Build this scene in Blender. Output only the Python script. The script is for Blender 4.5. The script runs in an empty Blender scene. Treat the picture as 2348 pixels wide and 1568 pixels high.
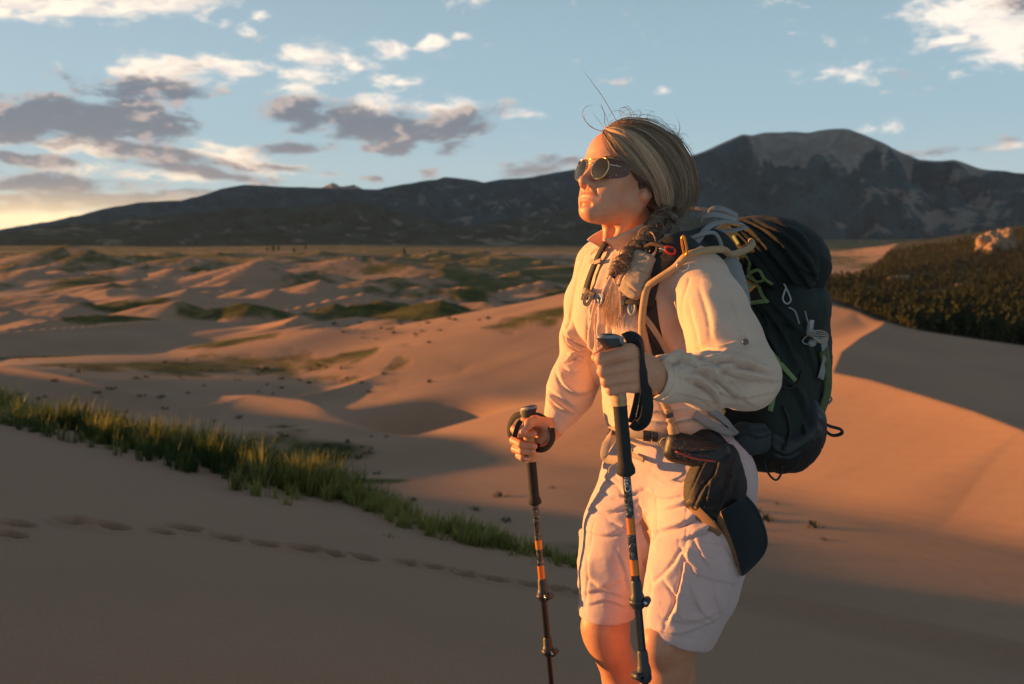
import bpy, math, random, time
import numpy as np
from mathutils import Vector, Matrix
T0 = time.time()
R = math.radians
SC = bpy.context.scene
COL = SC.collection

# ------------------------------------------------------------------ camera
CAMZ, FPX, CU, CV, HV = 1.5, 2282.0, 1173.5, 784.0, 525.0
PITCH = math.atan((CV - HV) / FPX)
cd = bpy.data.cameras.new('camera')
cd.sensor_width = 36.0
cd.lens = 36.0 * FPX / 2347.0
cd.clip_start = 0.05
cd.clip_end = 60000
cd.dof.use_dof = True
cd.dof.focus_distance = 2.22
cd.dof.aperture_fstop = 5.0
cam = bpy.data.objects.new('camera', cd)
cam.location = (0, 0, CAMZ)
cam.rotation_euler = (math.pi / 2 - PITCH, 0, 0)
COL.objects.link(cam)
SC.camera = cam

# ------------------------------------------------------------------ sun, sky, exposure
SUN_AZ = R(-74.0)        # measured from +Y towards +X
SUN_EL = R(3.6)
sun_dir = Vector((math.sin(SUN_AZ) * math.cos(SUN_EL), math.cos(SUN_AZ) * math.cos(SUN_EL), math.sin(SUN_EL)))
sl = bpy.data.lights.new('sun', 'SUN')
sl.energy = 5.0
sl.angle = R(0.55)
sl.color = (1.0, 0.435, 0.115)
so = bpy.data.objects.new('sun', sl)
so.rotation_euler = sun_dir.to_track_quat('Z', 'Y').to_euler()
so.location = (-30, 5, 20)
COL.objects.link(so)
SC.view_settings.view_transform = 'Standard'
SC.view_settings.look = 'None'
SC.view_settings.exposure = 1.50
SC.view_settings.gamma = 1.0
SC.view_settings.use_curve_mapping = False
try:
    SC.cycles.use_denoising = True
    SC.cycles.max_bounces = 6
    SC.cycles.transparent_max_bounces = 8
    SC.cycles.volume_bounces = 0
except Exception:
    pass


def azel(u, v):
    """direction of a point of the picture as azimuth / elevation"""
    x, y, z = (u - CU) / FPX, 1.0, -(v - CV) / FPX
    yy = y * math.cos(PITCH) + z * math.sin(PITCH)
    zz = -y * math.sin(PITCH) + z * math.cos(PITCH)
    return math.atan2(x, yy), math.atan2(zz, math.hypot(x, yy))


class NT:
    """tiny node-tree writer"""
    def __init__(s, tree):
        s.t = tree
        s.l = tree.links

    def n(s, typ, ins=None, **kw):
        nd = s.t.nodes.new(typ)
        for k, v in kw.items():
            setattr(nd, k, v)
        if ins:
            for k, v in ins.items():
                sock = nd.inputs[k]
                if isinstance(v, bpy.types.NodeSocket):
                    s.l.new(v, sock)
                else:
                    sock.default_value = v
        return nd

    def math(s, op, a, b=0.0, c=0.0, clamp=False):
        return s.n('ShaderNodeMath', {0: a, 1: b, 2: c}, operation=op, use_clamp=clamp).outputs[0]

    def vmath(s, op, a, b=(0, 0, 0)):
        return s.n('ShaderNodeVectorMath', {0: a, 1: b}, operation=op).outputs[0]

    def smooth(s, x, lo, hi, a=0.0, b=1.0):
        return s.n('ShaderNodeMapRange', {0: x, 1: lo, 2: hi, 3: a, 4: b}, interpolation_type='SMOOTHSTEP').outputs[0]

    def lin(s, x, lo, hi, a=0.0, b=1.0):
        return s.n('ShaderNodeMapRange', {0: x, 1: lo, 2: hi, 3: a, 4: b}).outputs[0]

    def noise(s, vec, scale, detail=3.0, rough=0.5, lac=2.0, dist=0.0):
        return s.n('ShaderNodeTexNoise', {'Vector': vec, 'Scale': scale, 'Detail': detail, 'Roughness': rough,
                                          'Lacunarity': lac, 'Distortion': dist}).outputs[0]

    def mix(s, f, a, b, blend='MIX'):
        nd = s.t.nodes.new('ShaderNodeMix')
        nd.data_type = 'RGBA'
        nd.blend_type = blend
        for i, v in ((0, f), (6, a), (7, b)):
            if isinstance(v, bpy.types.NodeSocket):
                s.l.new(v, nd.inputs[i])
            elif i and len(v) == 3:
                nd.inputs[i].default_value = (*v, 1)
            else:
                nd.inputs[i].default_value = v
        return nd.outputs[2]


def build_world():
    w = bpy.data.worlds.new('World')
    SC.world = w
    w.use_nodes = True
    w.node_tree.nodes.clear()
    g = NT(w.node_tree)
    sky = g.n('ShaderNodeTexSky', sky_type='NISHITA', sun_disc=False, sun_elevation=SUN_EL,
              sun_rotation=SUN_AZ, altitude=2400.0, air_density=1.0, dust_density=0.8, ozone_density=2.0)
    tc = g.n('ShaderNodeTexCoord')
    sep = g.n('ShaderNodeSeparateXYZ', {0: tc.outputs['Generated']})
    az = g.math('ARCTAN2', sep.outputs[0], sep.outputs[1])
    el = g.math('ARCSINE', sep.outputs[2])
    p = g.n('ShaderNodeCombineXYZ', {0: az, 1: el, 2: 0.0}).outputs[0]
    # noise domain: stretched along the horizon, more so near it
    px = g.math('MULTIPLY', az, 1.0)
    py = g.math('MULTIPLY', el, 2.3)
    q = g.n('ShaderNodeCombineXYZ', {0: px, 1: py, 2: 0.31}).outputs[0]
    warp = g.n('ShaderNodeTexNoise', {'Vector': q, 'Scale': 9.0, 'Detail': 3.0})
    q2 = g.n('ShaderNodeVectorMath', {0: warp.outputs[1], 1: (0.07, 0.07, 0.0), 2: q}, operation='MULTIPLY_ADD').outputs[0]
    n1 = g.noise(q2, 15.0, 8.0, 0.6)
    qs = g.vmath('ADD', q2, (-0.014, 0.013, 0.0))      # towards the sun and up
    n1s = g.noise(qs, 15.0, 8.0, 0.6)
    n2 = g.noise(q2, 46.0, 6.0, 0.6)

    def field(blobs, warped=True):
        tot = None
        src = wp if warped else p
        for (u, v, ru, rv, ang, wt) in blobs:
            a, e = azel(u, v)
            m = g.n('ShaderNodeMapping', {'Vector': src, 'Location': (a, e, 0), 'Rotation': (0, 0, R(ang)),
                                          'Scale': (ru / FPX, rv / FPX, 1)}, vector_type='TEXTURE').outputs[0]
            gr = g.n('ShaderNodeTexGradient', {'Vector': m}, gradient_type='SPHERICAL').outputs[1]
            x = g.math('MULTIPLY', gr, wt)
            tot = x if tot is None else g.math('MAXIMUM', tot, x)
        return tot
    wp = g.n('ShaderNodeVectorMath', {0: warp.outputs[1], 1: (0.055, 0.022, 0.0), 2: p}, operation='MULTIPLY_ADD').outputs[0]
    wp = g.vmath('ADD', wp, (-0.0275, -0.011, 0.0))
    dark = field([
        (230, 285, 350, 80, -6, 1.35), (90, 270, 220, 62, 0, 1.2), (60, 305, 260, 48, -4, 1.15), (330, 205, 210, 60, -4, 1.05), (290, 250, 150, 80, 20, 1.1),
        (430, 215, 130, 48, 0, 0.75), (870, 290, 300, 66, -5, 1.0), (1030, 296, 190, 58, 4, 0.95), (900, 330, 150, 40, 0, 0.9), (690, 262, 150, 55, -14, 0.85),
        (700, 335, 190, 34, 6, 0.8), (1040, 345, 120, 42, 18, 0.85), (985, 392, 100, 34, 22, 0.8), (1230, 385, 210, 42, 9, 0.85),
        (360, 350, 330, 45, -9, 1.05), (450, 395, 300, 34, -10, 0.95), (60, 362, 240, 28, -5, 0.95), (640, 380, 190, 30, -8, 0.8),
        (60, 420, 430, 42, -2, 1.05), (180, 455, 480, 36, 0, 1.1), (40, 470, 400, 34, 0, 1.0), (420, 445, 150, 22, 3, 0.6),
        (2190, 345, 260, 26, 3, 0.62), (2060, 172, 150, 26, 0, 0.55), (2340, 5, 150, 60, 0, 0.6),
        (855, 412, 50, 14, 0, 0.7), (770, 402, 40, 12, 0, 0.6)])
    lit = field([
        (100, 10, 330, 55, 0, 0.92), (350, 14, 240, 58, 0, 0.92), (15, 20, 130, 48, 0, 0.9), (590, 40, 60, 22, 0, 0.62), (575, 70, 40, 20, 0, 0.5),
        (340, 165, 190, 42, -2, 0.95), (520, 160, 110, 44, -6, 0.9), (400, 190, 170, 40, 0, 0.85),
        (720, 125, 110, 44, 4, 0.75), (880, 112, 90, 36, -8, 0.85), (800, 150, 160, 44, -8, 0.7), (700, 185, 150, 44, 0, 0.72), (860, 178, 110, 44, -14, 0.75),
        (920, 192, 90, 26, 8, 0.62), (660, 205, 110, 36, 0, 0.62), (990, 86, 60, 24, 14, 0.8), (1065, 74, 50, 16, 0, 0.5), (600, 150, 60, 30, 0, 0.5),
        (860, 246, 130, 32, 0, 0.85), (1000, 250, 140, 34, 0, 0.7), (1195, 266, 95, 20, 4, 0.85),
        (170, 330, 340, 42, -6, 1.0), (560, 360, 260, 50, -10, 1.0), (480, 330, 170, 36, -8, 0.9), (340, 400, 420, 34, -6, 0.85), (20, 322, 200, 26, 0, 0.85),
        (640, 398, 170, 24, -4, 0.7), (160, 430, 420, 30, 0, 0.6), (60, 500, 420, 30, 0, 1.1),
        (1940, 168, 190, 44, 1, 0.95), (2040, 288, 115, 28, 0, 0.85), (2290, 338, 160, 16, 4, 0.7),
        (2250, 30, 240, 90, -8, 1.15), (2330, 90, 200, 80, 12, 1.05), (2180, 92, 130, 38, 6, 0.85), (1525, 210, 42, 20, 0, 0.72)])
    # a thin scatter of cloud over the rest of the dome
    rest = g.math('MULTIPLY', g.smooth(g.math('ADD', g.noise(q, 3.0, 2.0), g.smooth(el, 0.35, 0.9, 0.0, 0.06)), 0.56, 0.82), 0.42)
    nn = g.math('MULTIPLY_ADD', n2, 1.10, g.math('MULTIPLY', n1, 1.75))       # about 0.85 mean
    dd = g.smooth(g.math('ADD', dark, nn), 1.70, 2.20)
    ld = g.smooth(g.math('ADD', g.math('MAXIMUM', lit, rest), nn), 1.72, 2.22)
    relief = g.math('SUBTRACT', n1, n1s)
    edge = g.smooth(g.math('ADD', g.math('MULTIPLY', relief, 7.5), g.math('SUBTRACT', 1.0, dd)), 0.15, 1.0)
    # warmth towards the sun
    sunv = g.n('ShaderNodeVectorMath', {0: tc.outputs['Generated'], 1: tuple(sun_dir)}, operation='DOT_PRODUCT').outputs['Value']
    near = g.smooth(sunv, 0.1, 0.9)
    low = g.smooth(el, 0.0, 0.16, 1.0, 0.0)
    base = g.mix(1.0, sky.outputs[0], (SKYMUL[0], SKYMUL[1], SKYMUL[2]), 'MULTIPLY')
    # thin veil that pales the lower sky as in the photograph
    veil = g.mix(g.math('MULTIPLY', near, 0.2), (3.4, 4.85, 5.6), (6.2, 6.0, 5.3))
    base = g.mix(g.smooth(el, 0.0, 0.55, 0.80, 0.20), base, veil)
    litc = g.mix(g.math('MULTIPLY', near, g.math('ADD', 0.25, g.math('MULTIPLY', low, 0.75))), (8.6, 7.6, 6.6), (10.6, 8.0, 4.9))
    darkc = g.mix(edge, (1.35, 1.55, 1.9), (4.4, 3.6, 3.3))
    darkc = g.mix(g.math('MULTIPLY', low, 0.5), darkc, (2.6, 2.15, 1.95))
    littop = g.mix(g.smooth(relief, -0.09, 0.05), g.mix(0.5, litc, (4.4, 4.4, 4.6)), litc)
    c = g.mix(g.math('MULTIPLY', ld, 0.93), base, littop)
    c = g.mix(g.math('MULTIPLY', dd, 0.93), c, darkc)
    # warm glow hugging the horizon under the low sun
    hz = g.math('MULTIPLY', g.smooth(el, 0.0, 0.045, 1.0, 0.0), g.smooth(sunv, 0.35, 0.75))
    c = g.mix(g.math('MULTIPLY', hz, 0.85), c, (12.0, 8.6, 4.4))
    bg = g.n('ShaderNodeBackground', {'Color': c, 'Strength': SKY_STRENGTH})
    out = g.n('ShaderNodeOutputWorld')
    g.l.new(bg.outputs[0], out.inputs[0])


SKY_STRENGTH = 0.05
SKYMUL = (1.0, 1.0, 1.0)
build_world()


# ------------------------------------------------------------------ helpers
def ray(u, v):
    x, y, z = (u - CU) / FPX, 1.0, -(v - CV) / FPX
    return np.array([x, y * math.cos(PITCH) + z * math.sin(PITCH), -y * math.sin(PITCH) + z * math.cos(PITCH)])


def at(u, v, y):
    """world point on the sight line (u, v) at distance y along +Y"""
    d = ray(u, v)
    return d * (y / d[1]) + np.array([0, 0, CAMZ])


_rs = np.random.RandomState(7)
_TAB = _rs.rand(256, 256).astype(np.float32)


def vnoise(x, y):
    xi = np.floor(x)
    yi = np.floor(y)
    fx = (x - xi).astype(np.float32)
    fy = (y - yi).astype(np.float32)
    fx = fx * fx * fx * (fx * (fx * 6 - 15) + 10)
    fy = fy * fy * fy * (fy * (fy * 6 - 15) + 10)
    i0 = xi.astype(np.int64) & 255
    j0 = yi.astype(np.int64) & 255
    i1 = (i0 + 1) & 255
    j1 = (j0 + 1) & 255
    a = _TAB[i0, j0]
    b = _TAB[i1, j0]
    c = _TAB[i0, j1]
    d = _TAB[i1, j1]
    return (a + (b - a) * fx) * (1 - fy) + (c + (d - c) * fx) * fy - 0.5


def fbm(x, y, o=4, g=0.5):
    s = 0
    a = 1.0
    for i in range(o):
        s = s + a * vnoise(x * 2 ** i + 17.3 * i, y * 2 ** i + 5.1 * i)
        a *= g
    return s


def ridged(x, y, o=4, g=0.5):
    s = 0
    a = 1.0
    for i in range(o):
        s = s + a * (1 - 2 * np.abs(vnoise(x * 2 ** i + 9.7 * i, y * 2 ** i + 3.3 * i)) * 2)
        a *= g
    return s


def smax(a, b, k):
    h = np.maximum(k - np.abs(a - b), 0) / k
    return np.maximum(a, b) + h * h * k * 0.25


def sstep(x, a, b):
    t = np.clip((x - a) / (b - a), 0, 1)
    return t * t * (3 - 2 * t)


def make_mesh(name, verts, faces, mat=None, smooth=True, attrs=None):
    """verts (N,3), faces (M,k) with constant k"""
    verts = np.asarray(verts, np.float32)
    faces = np.asarray(faces, np.int32)
    me = bpy.data.meshes.new(name)
    me.vertices.add(len(verts))
    me.vertices.foreach_set('co', verts.ravel())
    k = faces.shape[1]
    me.loops.add(faces.size)
    me.loops.foreach_set('vertex_index', faces.ravel())
    me.polygons.add(len(faces))
    me.polygons.foreach_set('loop_start', np.arange(0, faces.size, k, dtype=np.int32))
    try:
        me.polygons.foreach_set('loop_total', np.full(len(faces), k, np.int32))
    except Exception:
        pass
    me.polygons.foreach_set('use_smooth', np.full(len(faces), smooth))
    if attrs:
        for an, av in attrs.items():
            at_ = me.attributes.new(an, 'FLOAT', 'POINT')
            at_.data.foreach_set('value', np.asarray(av, np.float32))
    me.update(calc_edges=True)
    me.validate()
    if mat:
        me.materials.append(mat)
    return me


def link(name, me, parent=None):
    o = bpy.data.objects.new(name, me)
    COL.objects.link(o)
    if parent:
        o.parent = parent
        if parent.type == 'EMPTY':
            o.matrix_parent_inverse = Matrix.Translation(parent.location).inverted()
    return o


def tag(o, label, cat, group=None):
    o['label'] = label
    o['category'] = cat
    if group:
        o['group'] = group
    return o


def empty(name, loc=(0, 0, 0)):
    o = bpy.data.objects.new(name, None)
    o.empty_display_size = 0.1
    o.location = loc
    COL.objects.link(o)
    return o


def new_mat(name):
    m = bpy.data.materials.new(name)
    m.use_nodes = True
    m.node_tree.nodes.clear()
    g = NT(m.node_tree)
    out = g.n('ShaderNodeOutputMaterial')
    b = g.n('ShaderNodeBsdfPrincipled')
    g.l.new(b.outputs[0], out.inputs[0])
    return m, g, b


def simple_mat(name, col, rough=0.6, metal=0.0, var=0.12, scale=60, bump=0.0, bscale=300, spec=0.5, sheen=0.0, coord='Object', bdist=0.001):
    m, g, b = new_mat(name)
    tc = g.n('ShaderNodeTexCoord')
    n = g.noise(tc.outputs[coord], scale, 3.0)
    f = g.lin(n, 0.25, 0.75, 1 - var, 1 + var)
    c = g.n('ShaderNodeVectorMath', {0: col, 'Scale': f}, operation='SCALE').outputs[0]
    g.l.new(c, b.inputs['Base Color'])
    b.inputs['Roughness'].default_value = rough
    b.inputs['Metallic'].default_value = metal
    b.inputs['Specular IOR Level'].default_value = spec
    if sheen:
        b.inputs['Sheen Weight'].default_value = sheen
    if bump:
        bn = g.noise(tc.outputs[coord], bscale, 2.0)
        bp = g.n('ShaderNodeBump', {'Height': bn, 'Strength': bump, 'Distance': bdist})
        g.l.new(bp.outputs[0], b.inputs['Normal'])
    return m


# ------------------------------------------------------------------ terrain
_BY = np.array([2.0, 60, 66, 80, 100, 132, 155, 185, 230, 290, 350, 440, 560, 750, 1150, 3000, 9000])
_BZ = np.array([-21, -21, -21.0, -22, -23.7, -26, -27.4, -28.8, -31, -33.4, -34.5, -36, -36.5, -36.3, -36, -44.5, -46])


def base_z(y):
    return np.interp(y, _BY, _BZ)


# crest line (u, v, distance), slope on the left of its direction, slope on the right, foot rounding
DUNES = [
    # big dune behind and right of the hiker
    ([(1010, 762, 335), (1100, 728, 318), (1180, 698, 300), (1310, 668, 280), (1450, 660, 262), (1600, 662, 250), (1870, 690, 225), (1960, 708, 215), (2030, 742, 203)], 0.45, 0.27, 2.0),
    ([(2030, 742, 203), (1975, 772, 182), (1930, 806, 160), (1912, 850, 140)], 0.20, 0.28, 2.0),
    ([(1700, 812, 132), (1890, 848, 120), (2000, 870, 112), (2100, 900, 105), (2230, 940, 96), (2347, 985, 88), (2600, 1085, 76)], 0.40, 0.37, 1.0),
    # rims and bowls in the middle
    ([(560, 785, 295), (650, 757, 284), (760, 750, 278), (900, 758, 270), (1050, 768, 262), (1140, 790, 250)], 0.30, 0.20, 2.0),
    ([(330, 925, 195), (420, 910, 188), (580, 904, 178), (690, 915, 170), (750, 932, 162), (800, 958, 152), (880, 992, 143), (1000, 1008, 137), (1085, 1004, 136)], 0.5, 0.16, 1.5),
    ([(0, 838, 205), (60, 846, 200), (180, 868, 190), (300, 902, 180)], 0.12, 0.3, 1.0),
    ([(330, 828, 288), (430, 812, 285), (560, 806, 280), (680, 822, 270)], 0.2, 0.16, 1.5),
    ([(560, 790, 322), (610, 765, 318), (650, 742, 312), (690, 722, 318)], 0.25, 0.5, 1.0),
    ([(800, 752, 306), (850, 735, 302), (910, 728, 300), (980, 748, 294)], 0.4, 0.25, 1.0),
    ([(-60, 768, 345), (60, 752, 340), (170, 751, 338), (290, 770, 325), (380, 790, 310)], 0.3, 0.15, 2.0),
    # peaks further out
    ([(250, 722, 470), (310, 704, 480), (360, 690, 484), (405, 668, 480), (432, 660, 474), (480, 695, 455), (530, 728, 440)], 0.55, 0.30, 1.5),
    ([(290, 695, 520), (350, 684, 512), (400, 672, 500)], 0.4, 0.4, 1.0),
    ([(440, 660, 640), (510, 640, 650), (560, 616, 655), (592, 594, 650), (640, 618, 630), (720, 650, 600)], 0.50, 0.32, 1.5),
    ([(470, 665, 600), (520, 650, 590), (530, 640, 582), (560, 662, 570)], 0.45, 0.35, 1.0),
    ([(545, 698, 545), (620, 672, 540), (690, 655, 532), (735, 640, 525), (790, 676, 500), (850, 705, 470)], 0.5, 0.30, 1.5),
    ([(40, 598, 960), (90, 575, 950), (150, 559, 930), (210, 572, 905), (290, 606, 860)], 0.4, 0.30, 2.0),
    ([(20, 640, 730), (80, 630, 735), (120, 620, 730), (145, 618, 722), (200, 645, 690)], 0.5, 0.3, 1.5),
    ([(90, 672, 590), (150, 668, 580), (190, 668, 575), (270, 690, 545)], 0.3, 0.25, 1.5),
    ([(280, 640, 760), (350, 625, 760), (420, 640, 740), (520, 650, 720)], 0.3, 0.25, 1.5),
    ([(880, 640, 640), (940, 622, 650), (1010, 612, 655), (1080, 630, 640), (1150, 665, 600)], 0.3, 0.25, 2.0),
    ([(820, 690, 520), (900, 668, 520), (960, 655, 515), (1040, 672, 500), (1080, 695, 480)], 0.3, 0.25, 2.0),
    ([(700, 610, 830), (780, 596, 850), (880, 598, 840), (960, 612, 800)], 0.3, 0.22, 2.0),
    ([(160, 706, 440), (260, 735, 420), (330, 742, 400), (480, 750, 385), (560, 770, 370)], 0.25, 0.18, 2.0),
    ([(470, 712, 430), (600, 718, 415), (760, 722, 400), (950, 728, 390)], 0.2, 0.15, 2.0),
    # forested hill on the right
    ([(1905, 664, 680), (1960, 648, 740), (2050, 624, 820), (2150, 598, 900), (2250, 574, 980), (2347, 546, 1080), (2600, 480, 1300)], 0.20, 0.10, 8.0),
]


# hollows (u, v, distance, half width, half length, depth)
DIPS = [(985, 965, 158, 13, 15, 8.5), (700, 1050, 118, 22, 14, 3.0), (980, 835, 236, 26, 12, 4.0), (700, 790, 285, 14, 14, 3.0), (150, 815, 262, 40, 18, 4.0), (560, 860, 230, 40, 14, 3.0), (330, 760, 400, 40, 22, 3.0), (620, 730, 420, 30, 20, 3.0)]


def small_dunes():
    # the many lesser dunes of the field: a long windward back, a horn, and a short slip face on the right
    rng = random.Random(21)
    out = []
    for i in range(150):
        y = 380 + 950 * rng.random() ** 1.3
        u = rng.uniform(-150, 1230)
        x = (u - CU) / FPX * y
        if x > -8 and y < 520:
            continue
        hgt = rng.uniform(4.0, 11.0) * (0.8 + y / 2500)
        L = rng.uniform(22, 58) * (0.7 + y / 1500)
        a = R(rng.uniform(-8, 38))
        zb = float(base_z(np.array(math.hypot(x, y) * 0.35 + y * 0.65)))
        pts = []
        for t, f in ((-1, .1), (-.55, .42), (-.1, .80), (.18, 1.0), (.34, .84), (.62, .34)):
            bend = 0.22 * L * (t + .2) ** 2
            pts.append((x + L * t * math.cos(a) + bend * math.sin(a), y + L * t * math.sin(a) - bend * math.cos(a), zb - 1.0 + hgt * f))
        out.append((pts, rng.uniform(.40, .58), rng.uniform(.26, .42)))
    return out


def dune_height(X, Y, pts, sl_, sr_, world=False):
    P = np.array(pts) if world else np.array([at(*p) for p in pts])
    best = np.full(X.shape, -1e3, np.float32)
    for i in range(len(P) - 1):
        a, b = P[i], P[i + 1]
        dx, dy = b[0] - a[0], b[1] - a[1]
        L = math.hypot(dx, dy)
        t = ((X - a[0]) * dx + (Y - a[1]) * dy) / (L * L)
        tc = np.clip(t, 0, 1)
        ex, ey = X - (a[0] + tc * dx), Y - (a[1] + tc * dy)
        dist = np.sqrt(ex * ex + ey * ey)
        side = dx * (Y - a[1]) - dy * (X - a[0])
        w = sstep(side / L / np.maximum(dist, 1e-3), -0.6, 0.6)
        s = sr_ + (sl_ - sr_) * w
        h = a[2] + tc * (b[2] - a[2]) - s * (0.72 * dist + 2.8 * (1 - np.exp(-dist / 7.0)))
        best = np.maximum(best, h)
    return best


SMALL = small_dunes()

# far edge of the near dune, where it drops away (x, y)
EDGE = np.array([(-330, 330), (-220, 215), (-130, 118), (-60, 50), (-30, 29.5), (-13, 16.8), (-5.88, 11.4), (-2.5, 8.72), (0.40, 6.30), (2.67, 5.20), (5.4, 3.6), (9.5, 0.8), (16, -6), (40, -30)], float)


def edge_dist(X, Y):
    best = np.full(X.shape, 1e9)
    sgn = np.zeros(X.shape)
    for i in range(len(EDGE) - 1):
        a, b = EDGE[i], EDGE[i + 1]
        dx, dy = b - a
        L2 = dx * dx + dy * dy
        t = np.clip(((X - a[0]) * dx + (Y - a[1]) * dy) / L2, 0, 1)
        ex, ey = X - a[0] - t * dx, Y - a[1] - t * dy
        d = ex * ex + ey * ey
        s = dx * (Y - a[1]) - dy * (X - a[0])
        m = d < best
        best = np.where(m, d, best)
        sgn = np.where(m, s, sgn)
    return np.sqrt(best) * np.sign(sgn)


def near_plane(X, Y):
    # falls to the right and away; the tilt eases off far to the left
    xs = np.where(X < -6, -6 - 9 * (1 - np.exp((X + 6) / 9.0)) + 0.06 * (X + 6), X)
    ys = np.where(Y > 12, 12 + 8 * (1 - np.exp(-(Y - 12) / 8.0)), Y)
    return -0.15 * (xs - 0.45) - 0.17 * (ys - 2.3)


PRINTS = [(38, 1207, .5), (20, 1232, .4), (180, 1206, .9), (240, 1213, 1.1), (368, 1226, .15), (424, 1218, .8), (520, 1240, .5), (598, 1252, .5), (700, 1264, .8), (748, 1272, .5), (828, 1280, .5), (935, 1292, .25), (992, 1301, .5), (1065, 1318, .3), (1127, 1328, .5), (1215, 1343, .35), (1272, 1353, .4), (1320, 1362, .4)]


def near_hit(u, v):
    d = ray(u, v)
    lo, hi = 2.5, 14.0
    for _ in range(40):
        m = (lo + hi) / 2
        p = d * (m / d[1])
        if p[2] + CAMZ > near_plane(np.array(p[0]), np.array(p[1])):
            lo = m
        else:
            hi = m
    return d * (lo / d[1])


def terrain(X, Y):
    Z = base_z(np.hypot(X, Y) * 0.35 + np.maximum(Y, 2) * 0.65)
    far = sstep(Y, 300, 430)
    # wandering low dunes of the middle field, crests running towards upper right
    wx = X + 30 * fbm(X / 160, Y / 160, 2)
    wy = Y + 30 * fbm(X / 160 + 50, Y / 160 + 9, 2)
    r = (wx * 0.85 - wy * 0.5)
    s = (wx * 0.5 + wy * 0.85)
    field = far * (1 - sstep(Y, 1250, 1700)) * (1 - sstep(X - 0.10 * Y, 0, 140))
    Z = Z + field * (5.5 * np.clip(ridged(r / 95, s / 210, 2), -0.6, 2) + 2.0 * fbm(r / 40, s / 70, 3))
    mid = sstep(Y, 120, 190) * (1 - sstep(Y, 330, 430)) * (1 - sstep(X, -40, -8))
    Z = Z + mid * (4.6 * np.clip(ridged(r / 62 + 3.3, s / 150, 2), -0.6, 2) + 1.6 * fbm(r / 26, s / 60, 2))
    Z = Z + 0.6 * fbm(X / 30, Y / 45, 3) * sstep(Y, 40, 120)
    far_roll = sstep(Y, 1200, 2200)
    Z = Z + far_roll * 6 * fbm(X / 400, Y / 500, 3)
    for (u, v, y, rx, ry, dep) in DIPS:
        p = at(u, v, y)
        Z = Z - dep * np.exp(-(((X - p[0]) / rx) ** 2 + ((Y - p[1]) / ry) ** 2))
    for pts, a, b, k in DUNES:
        h = dune_height(X, Y, pts, a, b)
        Z = smax(Z, h, k)
    for pts, a, b in SMALL:
        cx = sum(p[0] for p in pts) / len(pts)
        cy = sum(p[1] for p in pts) / len(pts)
        m = (np.abs(X - cx) < 95) & (np.abs(Y - cy) < 95)
        if m.any():
            h = dune_height(X[m], Y[m], pts, a, b, world=True)
            Z[m] = smax(Z[m], h, 0.5)
    p = at(985, 962, 164)
    Z = Z - 6.5 * np.exp(-(((X - p[0]) / 12) ** 2 + ((Y - p[1]) / 13) ** 2) ** 1.6)
    # near dune
    e = edge_dist(X, Y)
    pl = near_plane(X, Y)
    rim = 0.30 + 0.02 * np.abs(X)
    pl = pl - 12.8 * sstep(-X, 22, 150) * (1 + 0.32 * fbm(X / 38, Y / 38, 2)) - 1.6 * sstep(-X, 14, 60) - 9.0 * sstep(-X, 170, 300)  # off-view left ridge lowered and rippled to shape the shadow it casts
    drop = 0.60 * np.where(e > 0, e - rim * (1 - np.exp(-np.maximum(e, 0) / rim)), 0)
    # the lip to the right turns up a little before it breaks
    lip = 0.13 * np.exp(-((e + 0.10) / 0.16) ** 2) * sstep(X, 0.7, 1.8)
    N = pl - drop + 0.09 * np.exp(-((X - 0.45) ** 2 + (Y - 2.25) ** 2) / 0.7) + lip + 0.03 * fbm(X / 2.6, Y / 2.6, 2) + 0.004 * fbm(X / 0.35, Y / 0.35, 2) * np.exp(-np.abs(Y) / 20)
    nr = (Y < 16) & (np.abs(X) < 14)
    if nr.any():
        xx, yy = X[nr], Y[nr]
        acc = np.zeros(xx.shape)
        for (u, v, w) in PRINTS:
            p = near_hit(u, v)
            q = near_hit(u + 20, v + 5)
            dx, dy = q[0] - p[0], q[1] - p[1]
            L = math.hypot(dx, dy)
            dx, dy = dx / L, dy / L
            lx = (xx - p[0]) * dx + (yy - p[1]) * dy
            ly = -(xx - p[0]) * dy + (yy - p[1]) * dx
            ww = 0.6 + 0.5 * w
            d2 = (lx / (0.108 * ww)) ** 2 + (ly / (0.072 * ww)) ** 2
            acc += -0.24 * ww * np.exp(-d2 ** 2.6) + 0.018 * ww * np.exp(-(np.sqrt(d2) - 1.45) ** 2 / 0.12)
        N[nr] += acc
    Z = np.where(e < 60, smax(Z, N, 1.5), Z)
    return Z, e, N


def wood_mask(X, Y, Z):
    Ys = np.maximum(Y, 1.0)
    U = CU + X / Ys * FPX
    V = HV - (Z - CAMZ) / Ys * FPX
    lim = np.interp(U, [1870, 1960, 2040, 2130, 2200, 2347, 2560], [675, 705, 740, 775, 800, 822, 850])
    top = np.interp(U, [1800, 1880, 1980, 2060, 2150, 2347, 2560], [650, 655, 648, 622, 597, 546, 500])
    return sstep(lim - V, -14, 2) * sstep(V - top + 12 + 70 * sstep(U, 1950, 2100), -8, 4) * sstep(U, 1780, 1850) * sstep(Y, 196, 212) * (1 - sstep(Y, 1500, 1700))


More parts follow.
